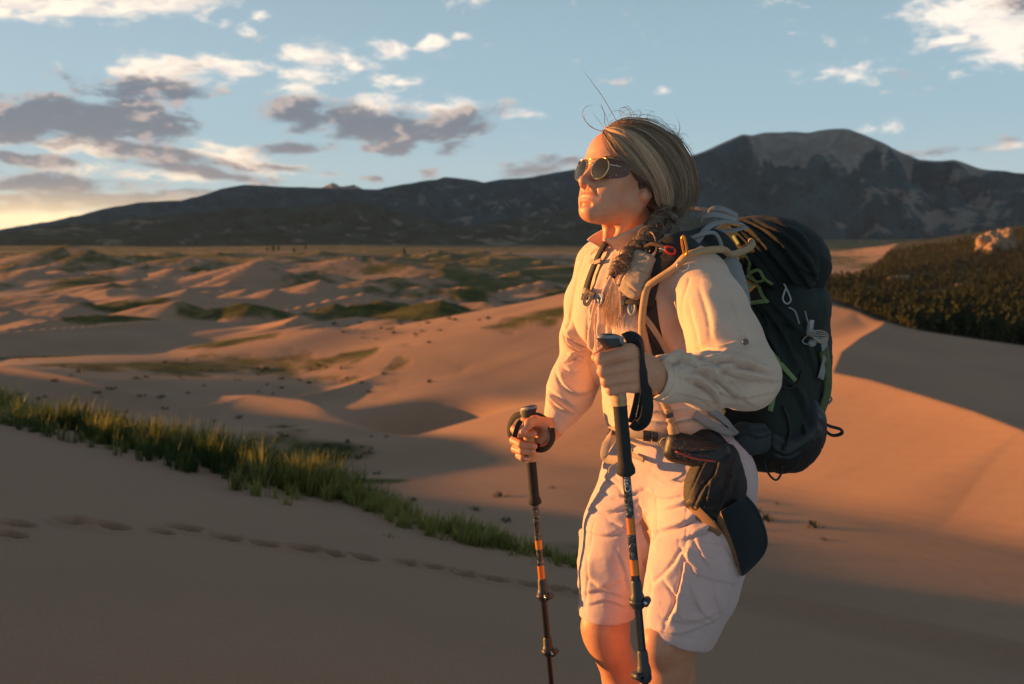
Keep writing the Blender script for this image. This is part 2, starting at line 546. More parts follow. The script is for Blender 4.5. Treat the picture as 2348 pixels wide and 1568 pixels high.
def build_ground():
    # polar grid round the camera, finest inside the picture
    t1 = np.tan(R(30))
    ang = np.concatenate([np.linspace(-125, -32, 150), np.linspace(-31.6, 31.6, 640), np.linspace(32, 110, 70)])
    rad = [1.2]
    while rad[-1] < 7000:
        r = rad[-1]
        f = 1.02 if r < 3.2 else (1.0042 if r < 13 else (1.012 if r < 60 else (1.0062 if r < 420 else (1.0075 if r < 1300 else 1.02))))
        rad.append(r * f)
    rad = np.array(rad)
    A, Rr = np.meshgrid(np.radians(ang), rad)
    X = Rr * np.sin(A)
    Y = Rr * np.cos(A)
    Z, e, N = terrain(X, Y)
    nr, na = X.shape
    idx = np.arange(nr * na).reshape(nr, na)
    F = np.stack([idx[:-1, :-1], idx[:-1, 1:], idx[1:, 1:], idx[1:, :-1]], -1).reshape(-1, 4)[:, ::-1]
    # ---- where grass and scrub grow
    def blob(u, v, y, ru, rv):
        p = at(u, v, y)
        q = at(u + ru, v, y)
        # footprint on the ground: width from ru, length from rv through the base surface
        w = abs(q[0] - p[0])
        y2 = y * (v - HV) / max(v - HV - rv, 8)
        l = max(abs(y2 - y), 2)
        return np.exp(-(((X - p[0]) / w) ** 2 + ((Y - p[1]) / l) ** 2))
    G = np.zeros(X.shape)
    for b in [(620, 868, 235, 330, 30, ), (350, 872, 225, 200, 22), (790, 850, 240, 170, 14), (520, 812, 280, 130, 8), (760, 716, 395, 300, 12), (950, 722, 390, 160, 12),
              (560, 722, 410, 120, 16), (210, 655, 640, 70, 12), (290, 690, 540, 60, 10), (300, 585, 1050, 160, 14), (420, 570, 1300, 200, 12), (760, 560, 1500, 260, 12),
              (1000, 575, 1250, 200, 16), (1180, 610, 900, 220, 30), (1250, 640, 760, 130, 24), (60, 560, 1700, 260, 14), (420, 545, 2200, 400, 10), (640, 575, 1150, 160, 10), (900, 560, 1700, 300, 10), (1100, 590, 1100, 200, 14),
              (870, 600, 860, 120, 10), (680, 668, 560, 60, 10), (1080, 690, 500, 60, 14), (900, 712, 430, 60, 8), (770, 1040, 128, 120, 24), (850, 1130, 100, 90, 20), (1090, 750, 300, 180, 10), (1250, 780, 250, 120, 16),
              (240, 760, 350, 120, 6), (300, 730, 430, 100, 8), (120, 820, 260, 150, 10),
              (2100, 700, 480, 300, 60), (2300, 760, 380, 200, 60), (2200, 600, 900, 200, 40), (2000, 600, 1000, 100, 10)]:
        G = np.maximum(G, blob(*b))
    G = np.maximum(G, 0.95 * sstep(Y - 0.25 * np.minimum(X, 0) * -1, 1200, 2000))
    # green slope just below the near edge, left
    G = np.maximum(G, 0.8 * np.exp(-((X + 46) / 20) ** 2 - ((Y - 110) / 40) ** 2))
    G = np.maximum(G, 0.42 * np.exp(-((X - 3) / 9) ** 2 - ((Y - 62) / 12) ** 2))
    patch = fbm(X / 26, Y / 40, 4) * 1.1 + fbm(X / 5, Y / 7, 3) * 0.5
    G = np.clip(G * 1.15 + patch * np.minimum(G * 4, 1) * 0.8, 0, 1.2)
    G = sstep(G, 0.35, 0.9)
    G = np.where(e < 1.0, 0, G)
    WD = wood_mask(X, Y, Z)
    # dry sand wash on the right (pale strip)
    W = np.maximum(blob(1960, 625, 800, 90, 16), blob(2070, 605, 1050, 90, 8)) 
    G = G * (1 - sstep(W, 0.3, 0.7))
    mat = ground_material()
    me = make_mesh('ground', np.stack([X, Y, Z], -1).reshape(-1, 3), F, mat, attrs={'grass': G.ravel(), 'wood': WD.ravel()})
    o = link('ground', me)
    o['kind'] = 'structure'
    return o


def ground_material():
    m, g, b = new_mat('sand')
    tc = g.n('ShaderNodeTexCoord')
    P = tc.outputs['Object']
    at_ = g.n('ShaderNodeAttribute', attribute_name='grass').outputs['Fac']
    n_big = g.noise(P, 0.05, 4.0)
    n_mid = g.noise(P, 0.9, 4.0)
    n_fine = g.noise(P, 420.0, 2.0)
    sand = g.mix(g.smooth(n_big, 0.3, 0.7), (0.365, 0.218, 0.138), (0.415, 0.248, 0.156))
    sand = g.mix(g.math('MULTIPLY', g.smooth(n_mid, 0.45, 0.75), 0.25), sand, (0.295, 0.176, 0.117))
    grain = g.lin(n_fine, 0.3, 0.7, 0.86, 1.14)
    grain = g.math('MULTIPLY', grain, g.lin(g.noise(P, 95.0, 3.0, 0.7), 0.3, 0.7, 0.90, 1.10))
    sand = g.n('ShaderNodeVectorMath', {0: sand, 'Scale': grain}, operation='SCALE').outputs[0]
    gn = g.noise(P, 0.12, 5.0, 0.6)
    gn2 = g.noise(P, 1.3, 4.0, 0.65)
    green = g.mix(g.smooth(gn, 0.35, 0.65), (0.045, 0.055, 0.012), (0.14, 0.125, 0.03))
    green = g.mix(g.smooth(gn2, 0.4, 0.75), green, (0.025, 0.034, 0.012))
    cover = g.math('MULTIPLY', at_, g.smooth(gn2, 0.18, 0.5, 0.55, 1.0))
    sepp = g.n('ShaderNodeSeparateXYZ', {0: P})
    straw = g.mix(g.smooth(g.noise(P, 0.02, 5.0, 0.65), 0.35, 0.62), (0.075, 0.078, 0.030), (0.19, 0.155, 0.078))
    green = g.mix(g.math('MULTIPLY', g.smooth(sepp.outputs[1], 350.0, 1100.0), 0.85), green, straw)
    col = g.mix(cover, sand, green)
    wood = g.n('ShaderNodeAttribute', attribute_name='wood').outputs['Fac']
    floor_ = g.mix(g.smooth(g.noise(P, 0.035, 4.0), 0.52, 0.62), (0.028, 0.031, 0.015), (0.11, 0.085, 0.048))
    col = g.mix(wood, col, floor_)
    g.l.new(col, b.inputs['Base Color'])
    b.inputs['Roughness'].default_value = 0.95
    b.inputs['Specular IOR Level'].default_value = 0.1
    # wind ripples and grains
    wv = g.n('ShaderNodeTexWave', {'Vector': P, 'Scale': 3.4, 'Distortion': 4.0, 'Detail': 2.0, 'Detail Scale': 0.6}, wave_type='BANDS', bands_direction='DIAGONAL').outputs[1]
    wv2 = g.n('ShaderNodeTexWave', {'Vector': P, 'Scale': 0.22, 'Distortion': 6.0, 'Detail': 3.0, 'Detail Scale': 0.5}, wave_type='BANDS', bands_direction='DIAGONAL').outputs[1]
    h = g.math('MULTIPLY', wv, 0.0022)
    h = g.math('MULTIPLY_ADD', wv2, 0.014, h)
    h = g.math('MULTIPLY_ADD', n_fine, 0.0012, h)
    h = g.math('MULTIPLY_ADD', g.noise(P, 30.0, 4.0, 0.6), 0.010, h)
    h = g.math('MULTIPLY_ADD', g.math('MULTIPLY', gn2, at_), 1.2, h)
    bp = g.n('ShaderNodeBump', {'Height': h, 'Strength': 0.55, 'Distance': 1.0})
    g.l.new(bp.outputs[0], b.inputs['Normal'])
    return m


# ------------------------------------------------------------------ mountains
def mountain_material(name, forest, tan, rock):
    m, g, b = new_mat(name)
    tc = g.n('ShaderNodeTexCoord')
    P = tc.outputs['Object']
    alp = g.n('ShaderNodeAttribute', attribute_name='alpine').outputs['Fac']
    rk = g.n('ShaderNodeAttribute', attribute_name='rock').outputs['Fac']
    n1 = g.noise(P, 0.006, 6.0, 0.65)
    n2 = g.noise(P, 0.03, 5.0, 0.65)
    f = g.mix(g.smooth(n1, 0.35, 0.68), forest, tuple(c * 1.7 for c in forest))
    f = g.mix(g.smooth(n2, 0.5, 0.72), f, tuple(c * 0.5 for c in forest))
    rr = g.smooth(g.math('MULTIPLY_ADD', g.math('SUBTRACT', g.noise(P, 0.012, 6.0, 0.7), 0.5), 2.6, rk), 0.42, 0.72)
    c = g.mix(g.math('MULTIPLY', rr, 0.85), f, rock)
    tt = g.mix(g.smooth(n1, 0.3, 0.7), tan, tuple(x * 0.62 for x in tan))
    aa = g.smooth(g.math('MULTIPLY_ADD', g.math('SUBTRACT', n2, 0.5), 0.35, alp), 0.46, 0.54)
    c = g.mix(aa, c, tt)
    g.l.new(c, b.inputs['Base Color'])
    b.inputs['Roughness'].default_value = 1.0
    b.inputs['Specular IOR Level'].default_value = 0.0
    bp = g.n('ShaderNodeBump', {'Height': n2, 'Strength': 0.7, 'Distance': 14.0})
    g.l.new(bp.outputs[0], b.inputs['Normal'])
    return m


def mountain(name, sky, base, yc, yb, mat, nu=520, nt=150, amp=1.0, prof=1.25, gul=260.0, alpine=None, rocks=None, seed=0.0, u0=-700, u1=3100, jag=2.0):
    us = np.linspace(u0, u1, nu)
    sx, sv = zip(*sky)
    bx, bv = zip(*base)
    vs = np.interp(us, sx, sv) + jag * fbm(us / 34.0 + seed, us * 0 + seed, 4)
    vb = np.interp(us, bx, bv)
    T = np.concatenate([[-0.5, -0.25, -0.1, -0.04], np.linspace(0, 1, nt), [1.02]])
    X = np.zeros((len(T), nu))
    Y = np.zeros_like(X)
    Z = np.zeros_like(X)
    tanu = (us - CU) / (FPX * math.cos(PITCH))
    zc = CAMZ + yc * (HV - vs) / FPX
    zb = CAMZ + yb * (HV - vb) / FPX
    for i, t in enumerate(T):
        y = yc + (yb - yc) * t
        Y[i] = y
        X[i] = tanu * y
        if t < 0:
            Z[i] = zc + (yc - yb) * t * 0.5
        else:
            w = (1 - min(t, 1)) ** prof
            Z[i] = zb + (zc - zb) * w - (90 if t > 1 else 0)
    tt = np.clip(T, 0, 1)[:, None]
    env = np.sin(np.pi * np.clip(tt, 0, 1) ** 0.7) * (T >= 0)[:, None]
    h = np.maximum(zc - zb, 30)[None, :]
    wx = X + 0.25 * gul * fbm(X / gul / 1.5 + seed, Y / gul / 1.5, 3)
    rg = ridged(wx / (gul * 1.7) + seed, Y / (gul * 5.0) + seed, 5, 0.52)
    Z += amp * env * h * 0.16 * (rg - 0.5) + env * h * 0.035 * fbm(X / (gul * 0.3), Y / (gul * 0.3), 4)
    line = CAMZ + (zc - CAMZ)[None, :] / yc * Y
    Z = np.where((T >= 0)[:, None], np.minimum(Z, line - 0.02 * h * np.minimum(tt * 12, 1)), Z)
    nr, na = X.shape
    idx = np.arange(nr * na).reshape(nr, na)
    F = np.stack([idx[:-1, :-1], idx[:-1, 1:], idx[1:, 1:], idx[1:, :-1]], -1).reshape(-1, 4)
    U = np.broadcast_to(us[None, :], X.shape)
    A = alpine(U, np.broadcast_to(tt, X.shape), X, Y) if alpine else np.zeros(X.shape)
    K = np.zeros(X.shape)
    if rocks:
        # outcrops given by their place on the slope
        V = HV - (Z - CAMZ) / Y * FPX
        for (ru, rv, su, sv_, w) in rocks:
            K = np.maximum(K, w * np.exp(-((U - ru) / su) ** 2 - ((V - rv) / sv_) ** 2))
    me = make_mesh(name, np.stack([X, Y, Z], -1).reshape(-1, 3), F, mat, attrs={'alpine': A.ravel(), 'rock': K.ravel()})
    o = link('mountain', me)
    o['kind'] = 'structure'
    return o


def build_mountains():
    m1 = mountain_material('mountain_forest', (0.026, 0.066, 0.074), (0.31, 0.285, 0.25), (0.25, 0.215, 0.18))
    m2 = mountain_material('foothill_scrub', (0.036, 0.060, 0.050), (0.17, 0.14, 0.095), (0.24, 0.205, 0.155))
    skyline = [(-700, 500), (-300, 545), (0, 529), (60, 519), (150, 504), (250, 480), (330, 466), (430, 460), (470, 450), (520, 434), (570, 425), (640, 428), (700, 431),
               (770, 433), (870, 436), (920, 425), (970, 417), (1005, 413), (1022, 407), (1060, 411), (1090, 415), (1110, 420), (1150, 412), (1200, 410), (1250, 402), (1310, 391),
               (1400, 385), (1500, 376), (1590, 357), (1640, 334), (1690, 312), (1710, 315), (1740, 308), (1840, 308), (1880, 302), (1925, 301), (1960, 313), (2000, 330), (2050, 354), (2090, 370), (2130, 373), (2165, 370), (2190, 376),
               (2230, 390), (2300, 397), (2347, 403), (2500, 395), (2800, 430), (3100, 420)]
    basel = [(-700, 545), (0, 545), (300, 548), (640, 556), (900, 562), (1100, 570), (1310, 580), (1880, 606), (2140, 604), (2347, 606), (3100, 600)]

    def alp(U, T, X, Y):
        # tree line of the summit: tongues of forest reach up the ribs
        b = np.interp(U, [1500, 1590, 1640, 1700, 1735, 1775, 1830, 1880, 1940, 1985, 2010, 2060, 2090, 2140, 2165, 2200, 2260],
                      [0.0, 0.01, 0.10, 0.20, 0.31, 0.17, 0.26, 0.42, 0.46, 0.34, 0.42, 0.27, 0.08, 0.01, 0.09, 0.06, 0.0])
        b = np.where((U < 1500) | (U > 2260), -0.3, b)
        return 0.5 + (b - T) * 3.0

    rocks = [(2060, 455, 60, 22, .8), (2130, 500, 50, 30, .9), (2190, 505, 60, 30, .9), (2240, 470, 60, 25, .8), (2270, 500, 40, 30, .8), (2340, 440, 30, 25, .6), (1980, 440, 40, 16, .6),
             (2100, 560, 50, 16, .6), (2010, 525, 30, 20, .6), (1920, 515, 16, 18, .6), (1180, 560, 60, 8, .7), (1100, 548, 40, 8, .6), (1250, 480, 60, 30, .55), (1150, 470, 60, 25, .5), (1050, 470, 50, 20, .4),
             (1210, 540, 50, 20, .5), (900, 455, 40, 15, .45), (1050, 430, 60, 14, .5), (620, 450, 60, 16, .35), (1640, 420, 60, 30, .35)]
    rr_ = random.Random(8)
    for _ in range(70):
        u_ = rr_.uniform(950, 2347)
        vt = np.interp(u_, [p[0] for p in skyline], [p[1] for p in skyline])
        rocks.append((u_, rr_.uniform(vt + 25, 575), rr_.uniform(10, 34), rr_.uniform(7, 20), rr_.uniform(.35, .62)))
    mountain('mountain_range', skyline, basel, 8200, 3600, m1, amp=2.3, prof=1.35, gul=420, alpine=alp, rocks=rocks, seed=3.1)
    # two small bare tops behind the range
    mountain('mountain_tops', [(-700, 600), (600, 560), (735, 436), (752, 428), (768, 421), (786, 429), (806, 427), (817, 424), (840, 436), (960, 560), (3100, 600)],
             [(-700, 600), (3100, 600)], 14000, 12000, mountain_material('far_rock', (0.11, 0.11, 0.11), (0.12, 0.12, 0.12), (0.14, 0.13, 0.12)), nu=400, nt=20, amp=0.3, seed=8.0, u0=600, u1=960, jag=3.0)
    # dark foothills in front
    foot = [(-700, 548), (0, 540), (100, 520), (190, 510), (260, 512), (330, 498), (420, 490), (490, 484), (560, 478), (640, 476), (700, 473), (760, 466), (800, 461), (840, 467), (890, 478), (950, 493), (1010, 508), (1064, 520),
            (1110, 508), (1180, 500), (1250, 492), (1310, 480), (1450, 470), (1600, 500), (1800, 560), (1880, 590), (2000, 608), (2347, 614), (3100, 612)]
    foot_b = [(-700, 552), (0, 546), (300, 551), (640, 556), (900, 567), (1100, 577), (1310, 588), (1880, 606), (2347, 618), (3100, 618)]
    rk = [(130, 530, 120, 12, .6), (300, 508, 70, 12, .6), (200, 525, 80, 12, .55), (1150, 560, 60, 8, .7), (1105, 549, 30, 7, .7), (1200, 530, 60, 16, .5), (1270, 515, 50, 20, .5), (1100, 530, 40, 10, .5)]
    for _ in range(40):
        rk.append((rr_.uniform(60, 1350), rr_.uniform(485, 565), rr_.uniform(14, 50), rr_.uniform(5, 14), rr_.uniform(.35, .6)))
    mountain('foothills', foot, foot_b, 4100, 2600, m2, amp=2.0, prof=1.1, gul=150, rocks=rk, seed=5.7, jag=2.5, nt=110)


# ------------------------------------------------------------------ trees
def tree_mesh(name, rng, n_leaf, h, w, mats):
    V, F, MI = [], [], []
    # trunk
    k = 5
    for j, (z, r) in enumerate(((0, 0.05 * h), (0.35 * h, 0.034 * h), (0.9 * h, 0.008 * h))):
        for i in range(k):
            a = 2 * math.pi * i / k
            V.append((r * math.cos(a) + 0.02 * h * math.sin(j * 2), r * math.sin(a), z))
    for j in range(2):
        for i in range(k):
            F.append((j * k + i, j * k + (i + 1) % k, (j + 1) * k + (i + 1) % k, (j + 1) * k + i))
            MI.append(0)
    for q in range(n_leaf):
        t = rng.random() ** 0.8
        z = h * (0.10 + 0.9 * t)
        rr = w * (1 - t) ** 0.65 * (0.75 + 0.35 * rng.random()) * (0.6 + 0.5 * min(t * 5, 1))
        a = rng.random() * 6.283
        rad = rr * math.sqrt(rng.random() * 0.8 + 0.2)
        c = Vector((rad * math.cos(a), rad * math.sin(a), z))
        s = h * rng.uniform(0.05, 0.105)
        d = Vector((math.cos(a), math.sin(a), rng.uniform(-0.2, 0.9))).normalized()
        up = Vector((rng.uniform(-1, 1), rng.uniform(-1, 1), rng.uniform(-0.3, 1))).normalized()
        x = d.cross(up).normalized()
        y2 = d.cross(x).normalized()
        i0 = len(V)
        for sx, sy in ((-1, -0.6), (0.2, -1), (1, 0.1), (0.1, 1.0)):
            V.append(c + x * (s * sx * rng.uniform(.7, 1.3)) + y2 * (s * sy * rng.uniform(.7, 1.3)) + d * (s * rng.uniform(-.35, .35)))
        F.append((i0, i0 + 1, i0 + 2, i0 + 3))
        MI.append(1)
    return V, F, MI


def build_trees():
    rng = random.Random(11)
    bark = simple_mat('bark', (0.09, 0.065, 0.05), 0.95, var=0.3, scale=20)
    m, g, b = new_mat('needles')
    tc = g.n('ShaderNodeTexCoord')
    oi = g.n('ShaderNodeObjectInfo')
    n = g.noise(tc.outputs['Object'], 2.0, 3.0)
    c = g.mix(g.smooth(n, 0.3, 0.7), (0.014, 0.024, 0.010), (0.032, 0.043, 0.017))
    c = g.mix(g.math('MULTIPLY', oi.outputs['Random'], 0.35), c, (0.046, 0.044, 0.020))
    g.l.new(c, b.inputs['Base Color'])
    b.inputs['Roughness'].default_value = 0.85
    b.inputs['Specular IOR Level'].default_value = 0.15
    protos = []
    for i in range(5):
        h = 1.0
        V, F, MI = tree_mesh('pine', rng, 90, h, [0.30, 0.42, 0.36, 0.5, 0.26][i], None)
        me = make_mesh('pine_tree', [tuple(v) for v in V], F, None, smooth=False)
        me.materials.append(bark)
        me.materials.append(m)
        me.polygons.foreach_set('material_index', np.array(MI, np.int32))
        protos.append((me, np.array([tuple(v) for v in V], np.float32), np.array(F, np.int32), MI))
    # candidates over the wooded flat and hill
    cand = []
    for _ in range(40000):
        y = 215 + 1050 * rng.random() ** 1.25
        u = rng.uniform(1800, 2560)
        x = (u - CU) / FPX * y
        cand.append((x, y))
    C = np.array(cand)
    Z, e, N = terrain(C[:, 0].copy(), C[:, 1].copy())
    vv = HV - (Z - CAMZ) / C[:, 1] * FPX
    uu = CU + C[:, 0] / C[:, 1] * FPX
    # the wood's near edge, and the open wash to keep clear
    lim = np.interp(uu, [1870, 1960, 2040, 2130, 2200, 2347, 2560], [675, 705, 740, 775, 800, 822, 850])
    dens = fbm(C[:, 0] / 60, C[:, 1] / 60, 3)
    wash = sstep(uu, 1850, 1990) * 0
    top = np.interp(uu, [1800, 1880, 1980, 2060, 2150, 2347, 2560], [650, 655, 648, 622, 597, 546, 500])
    ok = (vv < lim - 3) & (vv > top - 12 - 60 * sstep(uu, 1950, 2100)) & (dens > -0.42)
    sel = np.where(ok)[0]
    pts, cell = [], {}
    for i in sel:
        x, y = C[i]
        gap = 2.6 + 0.0026 * y
        key = (int(x // gap), int(y // gap))
        if key in cell:
            continue
        cell[key] = 1
        pts.append((y, x, Z[i], uu[i]))
    pts.sort()
    inview = [p for p in pts if 1860 < p[3] < 2420]
    near = inview[:300]
    nearset = set(near)
    rest = [p for p in pts if p not in nearset]
    for k, (y, x, z, u) in enumerate(near):
        me = protos[rng.randrange(5)][0]
        o = link('pine_tree', me)
        s = rng.choice([3.2, 4.2, 5.0, 5.6, 6.2]) * rng.uniform(0.85, 1.15)
        o.location = (x, y, z - 0.2)
        o.scale = (s, s, s)
        o.rotation_euler = (0, 0, rng.uniform(0, 6.28))
        tag(o, 'small dark pine in the wood beyond the orange dune on the right', 'tree', 'pines of the near wood')
    # the farther wood reads as one mass
    VV, FF, MM = [], [], []
    off = 0
    for (y, x, z, u) in rest[:5200]:
        me, V, F, MI = protos[rng.randrange(5)]
        s = rng.choice([3.2, 4.2, 5.0, 6.0]) * rng.uniform(0.8, 1.2)
        a = rng.uniform(0, 6.28)
        ca, sa = math.cos(a) * s, math.sin(a) * s
        if y > 520:
            keep = list(range(10)) + list(range(10, len(F), 2))
            Fk = F[keep]
            MIk = [MI[q] for q in keep]
        else:
            Fk, MIk = F, MI
        W = np.stack([V[:, 0] * ca - V[:, 1] * sa + x, V[:, 0] * sa + V[:, 1] * ca + y, V[:, 2] * s + z - 0.2], -1)
        VV.append(W)
        FF.append(Fk + off)
        MM += MIk
        off += len(W)
    if VV:
        me = make_mesh('forest', np.concatenate(VV), np.concatenate(FF), None, smooth=False)
        me.materials.append(bark)
        me.materials.append(m)
        me.polygons.foreach_set('material_index', np.array(MM, np.int32))
        o = link('forest', me)
        o['kind'] = 'stuff'
        o['label'] = 'dark pine wood covering the flat and the hill on the right'
    # lone trees on the meadow
    for (u, v, y, s, lab) in [(612, 558, 1800, 7, 'lone dark tree left of the pair on the pale meadow'), (626, 556, 1800, 11, 'taller dark tree of the small clump on the far meadow'),
                              (638, 555, 1820, 9, 'shorter dark tree of the small clump on the far meadow'), (673, 561, 1700, 9, 'round dark tree standing alone right of the meadow clump'),
                              (926, 570, 1500, 10, 'dark tree at the meadow edge under the foothills'), (985, 568, 1500, 8, 'lone tree further along the meadow edge towards the hiker'),
                              (700, 552, 2000, 9, 'small dark tree at the foot of the dark foothills')]:
        p = at(u, v, y)
        zt = terrain(np.array([p[0]]), np.array([p[1]]))[0][0]
        o = link('pine_tree', protos[1][0])
        o.location = (p[0], p[1], zt - 0.5)
        o.scale = (s, s, s)
        tag(o, lab, 'tree', 'lone trees on the meadow')


def build_outcrop():
    import bmesh
    m = simple_mat('outcrop_stone', (0.30, 0.20, 0.13), .95, var=.3, scale=.25, bump=.6, bscale=.8, bdist=.6)
    bm = bmesh.new()
    bmesh.ops.create_icosphere(bm, subdivisions=4, radius=1.0)
    S = np.array([v.co[:] for v in bm.verts])
    T = np.array([[v.index for v in f.verts] for f in bm.faces])
    bm.free()
    for k, (u, v, y, w, h, lab) in enumerate([(2272, 582, 960, 13, 11, 'lower left lump of the sunlit rock outcrop on the wooded hill'), (2300, 576, 975, 12, 13, 'taller right lump of the sunlit rock outcrop on the wooded hill'),
                                              (2060, 648, 700, 9, 3.5, 'low bare rock shelf among the pines on the hill flank'), (2215, 672, 640, 9, 2.5, 'pale rock shelf at the foot of the wooded hill')]):
        p = at(u, v, y)
        zt = terrain(np.array([p[0]]), np.array([p[1]]))[0][0]
        n = fbm(S[:, 0] * 1.5 + 7 * k + S[:, 2], S[:, 1] * 1.5 + S[:, 2] * 1.3, 4) + 0.5 * np.abs(fbm(S[:, 0] * 4 + k, S[:, 1] * 4 + S[:, 2] * 4, 2))
        P = S * (1 + 0.8 * n)[:, None] * np.array([w, w * .7, h]) + np.array([p[0], p[1], zt + h * .35])
        o = link('rock_outcrop', make_mesh('rock_outcrop', P, T, m, smooth=False))
        tag(o, lab, 'rock')


# ------------------------------------------------------------------ grass along the near edge
def build_grass():
    rng = np.random.RandomState(5)
    mats = []
    m, g, b = new_mat('grass_blades')
    tint = g.n('ShaderNodeAttribute', attribute_name='tint').outputs['Fac']
    c = g.mix(tint, (0.040, 0.070, 0.016), (0.27, 0.25, 0.065))
    g.l.new(c, b.inputs['Base Color'])
    b.inputs['Roughness'].default_value = 0.6
    b.inputs['Specular IOR Level'].default_value = 0.25
    # translucency of thin blades
    tr = g.n('ShaderNodeBsdfTranslucent')
    g.l.new(c, tr.inputs[0])
    mx = g.n('ShaderNodeMixShader', {0: 0.35})
    out = [n for n in m.node_tree.nodes if n.type == 'OUTPUT_MATERIAL'][0]
    g.l.new(b.outputs[0], mx.inputs[1])
    g.l.new(tr.outputs[0], mx.inputs[2])
    g.l.new(mx.outputs[0], out.inputs[0])
    tufts = []
    # rows follow the lip of the near dune; (start, end) along the edge
    seg = EDGE[4:10]
    L = np.concatenate([[0], np.cumsum(np.hypot(*np.diff(seg, axis=0).T))])
    n = 0
    while n < 2600:
        s = rng.rand() * (L[-1] - 1.2)
        i = np.searchsorted(L, s) - 1
        i = max(i, 0)
        f = (s - L[i]) / (L[i + 1] - L[i])
        p = seg[i] + f * (seg[i + 1] - seg[i])
        d = (seg[i + 1] - seg[i])
        d = d / np.hypot(*d)
        nrm = np.array([-d[1], d[0]])          # towards the far side
        u = CU + p[0] / p[1] * FPX
        if u < -260 or u > 1345:
            continue
        wid = np.interp(u, [-200, 0, 300, 600, 720, 800, 1000, 1350], [3.0, 2.6, 2.4, 2.0, 1.1, .6, .5, .35])
        hgt = np.interp(u, [-200, 0, 300, 560, 700, 780, 1000, 1200, 1350], [.30, .28, .27, .33, .29, .17, .17, .11, .09])
        dens = np.interp(u, [-200, 600, 740, 900, 1350], [1, 1, .55, .5, .42])
        k = 0.5 + vnoise(np.array(s * 1.6), np.array(3.3))
        if rng.rand() > dens * np.clip(-0.15 + 1.7 * k, 0.06 if u < 560 else 0.34, 1):
            continue
        off = (rng.rand() ** 0.8) * wid - 0.30 + 0.10 * math.sin(s * 3)
        if rng.rand() < 0.05:
            off = rng.uniform(-0.75, -0.2)
            hgt *= 0.6
        q = p + nrm * off
        tufts.append((q[0], q[1], hgt * (0.55 + 0.75 * rng.rand()) * (0.8 + 0.5 * k), off))
        n += 1
    T = np.array(tufts)
    zt = terrain(T[:, 0].copy(), T[:, 1].copy())[0]
    V, F, TI = [], [], []
    yel = vnoise(T[:, 0] * 0.7 + 3, T[:, 1] * 0.7)
    for (x, y, h, off), z, yl in zip(T, zt, yel):
        nb = rng.randint(14, 24)
        tint0 = np.clip(0.62 + yl * 1.5 - (0.25 if off > 0.6 else 0) + (0.4 if rng.rand() < .14 else 0), 0.0, 1)
        a = rng.rand(nb) * 6.283
        lean = rng.rand(nb) ** 1.2 * 0.55
        r0 = rng.rand(nb) * 0.055
        hh = h * (0.55 + 0.55 * rng.rand(nb))
        for j in range(nb):
            ca, sa = math.cos(a[j]), math.sin(a[j])
            bx, by = x + r0[j] * ca, y + r0[j] * sa
            w = 0.0038 + 0.003 * rng.rand()
            dx, dy = -sa * w, ca * w
            i0 = len(V)
            # gentle breeze pushes every blade the same way
            for t, wf in ((0.0, 1.0), (0.4, 0.9), (0.75, 0.6), (1.0, 0.06)):
                out_ = lean[j] * hh[j] * t * t
                px_ = bx + ca * out_ + 0.10 * hh[j] * t * t
                py_ = by + sa * out_
                pz = z - 0.03 + hh[j] * t * (1 - 0.28 * lean[j] * t)
                V.append((px_ - dx * wf, py_ - dy * wf, pz))
                V.append((px_ + dx * wf, py_ + dy * wf, pz))
                tv = np.clip(tint0 * (0.5 + 0.8 * t) + rng.uniform(-.12, .12), 0, 1)
                TI += [tv, tv]
            for q in range(3):
                F.append((i0 + 2 * q, i0 + 2 * q + 1, i0 + 2 * q + 3, i0 + 2 * q + 2))
    me = make_mesh('grass', V, F, m, smooth=False, attrs={'tint': TI})
    o = link('grass', me)
    o['kind'] = 'stuff'
    o['label'] = 'green dune grass along the lip of the shaded near dune'


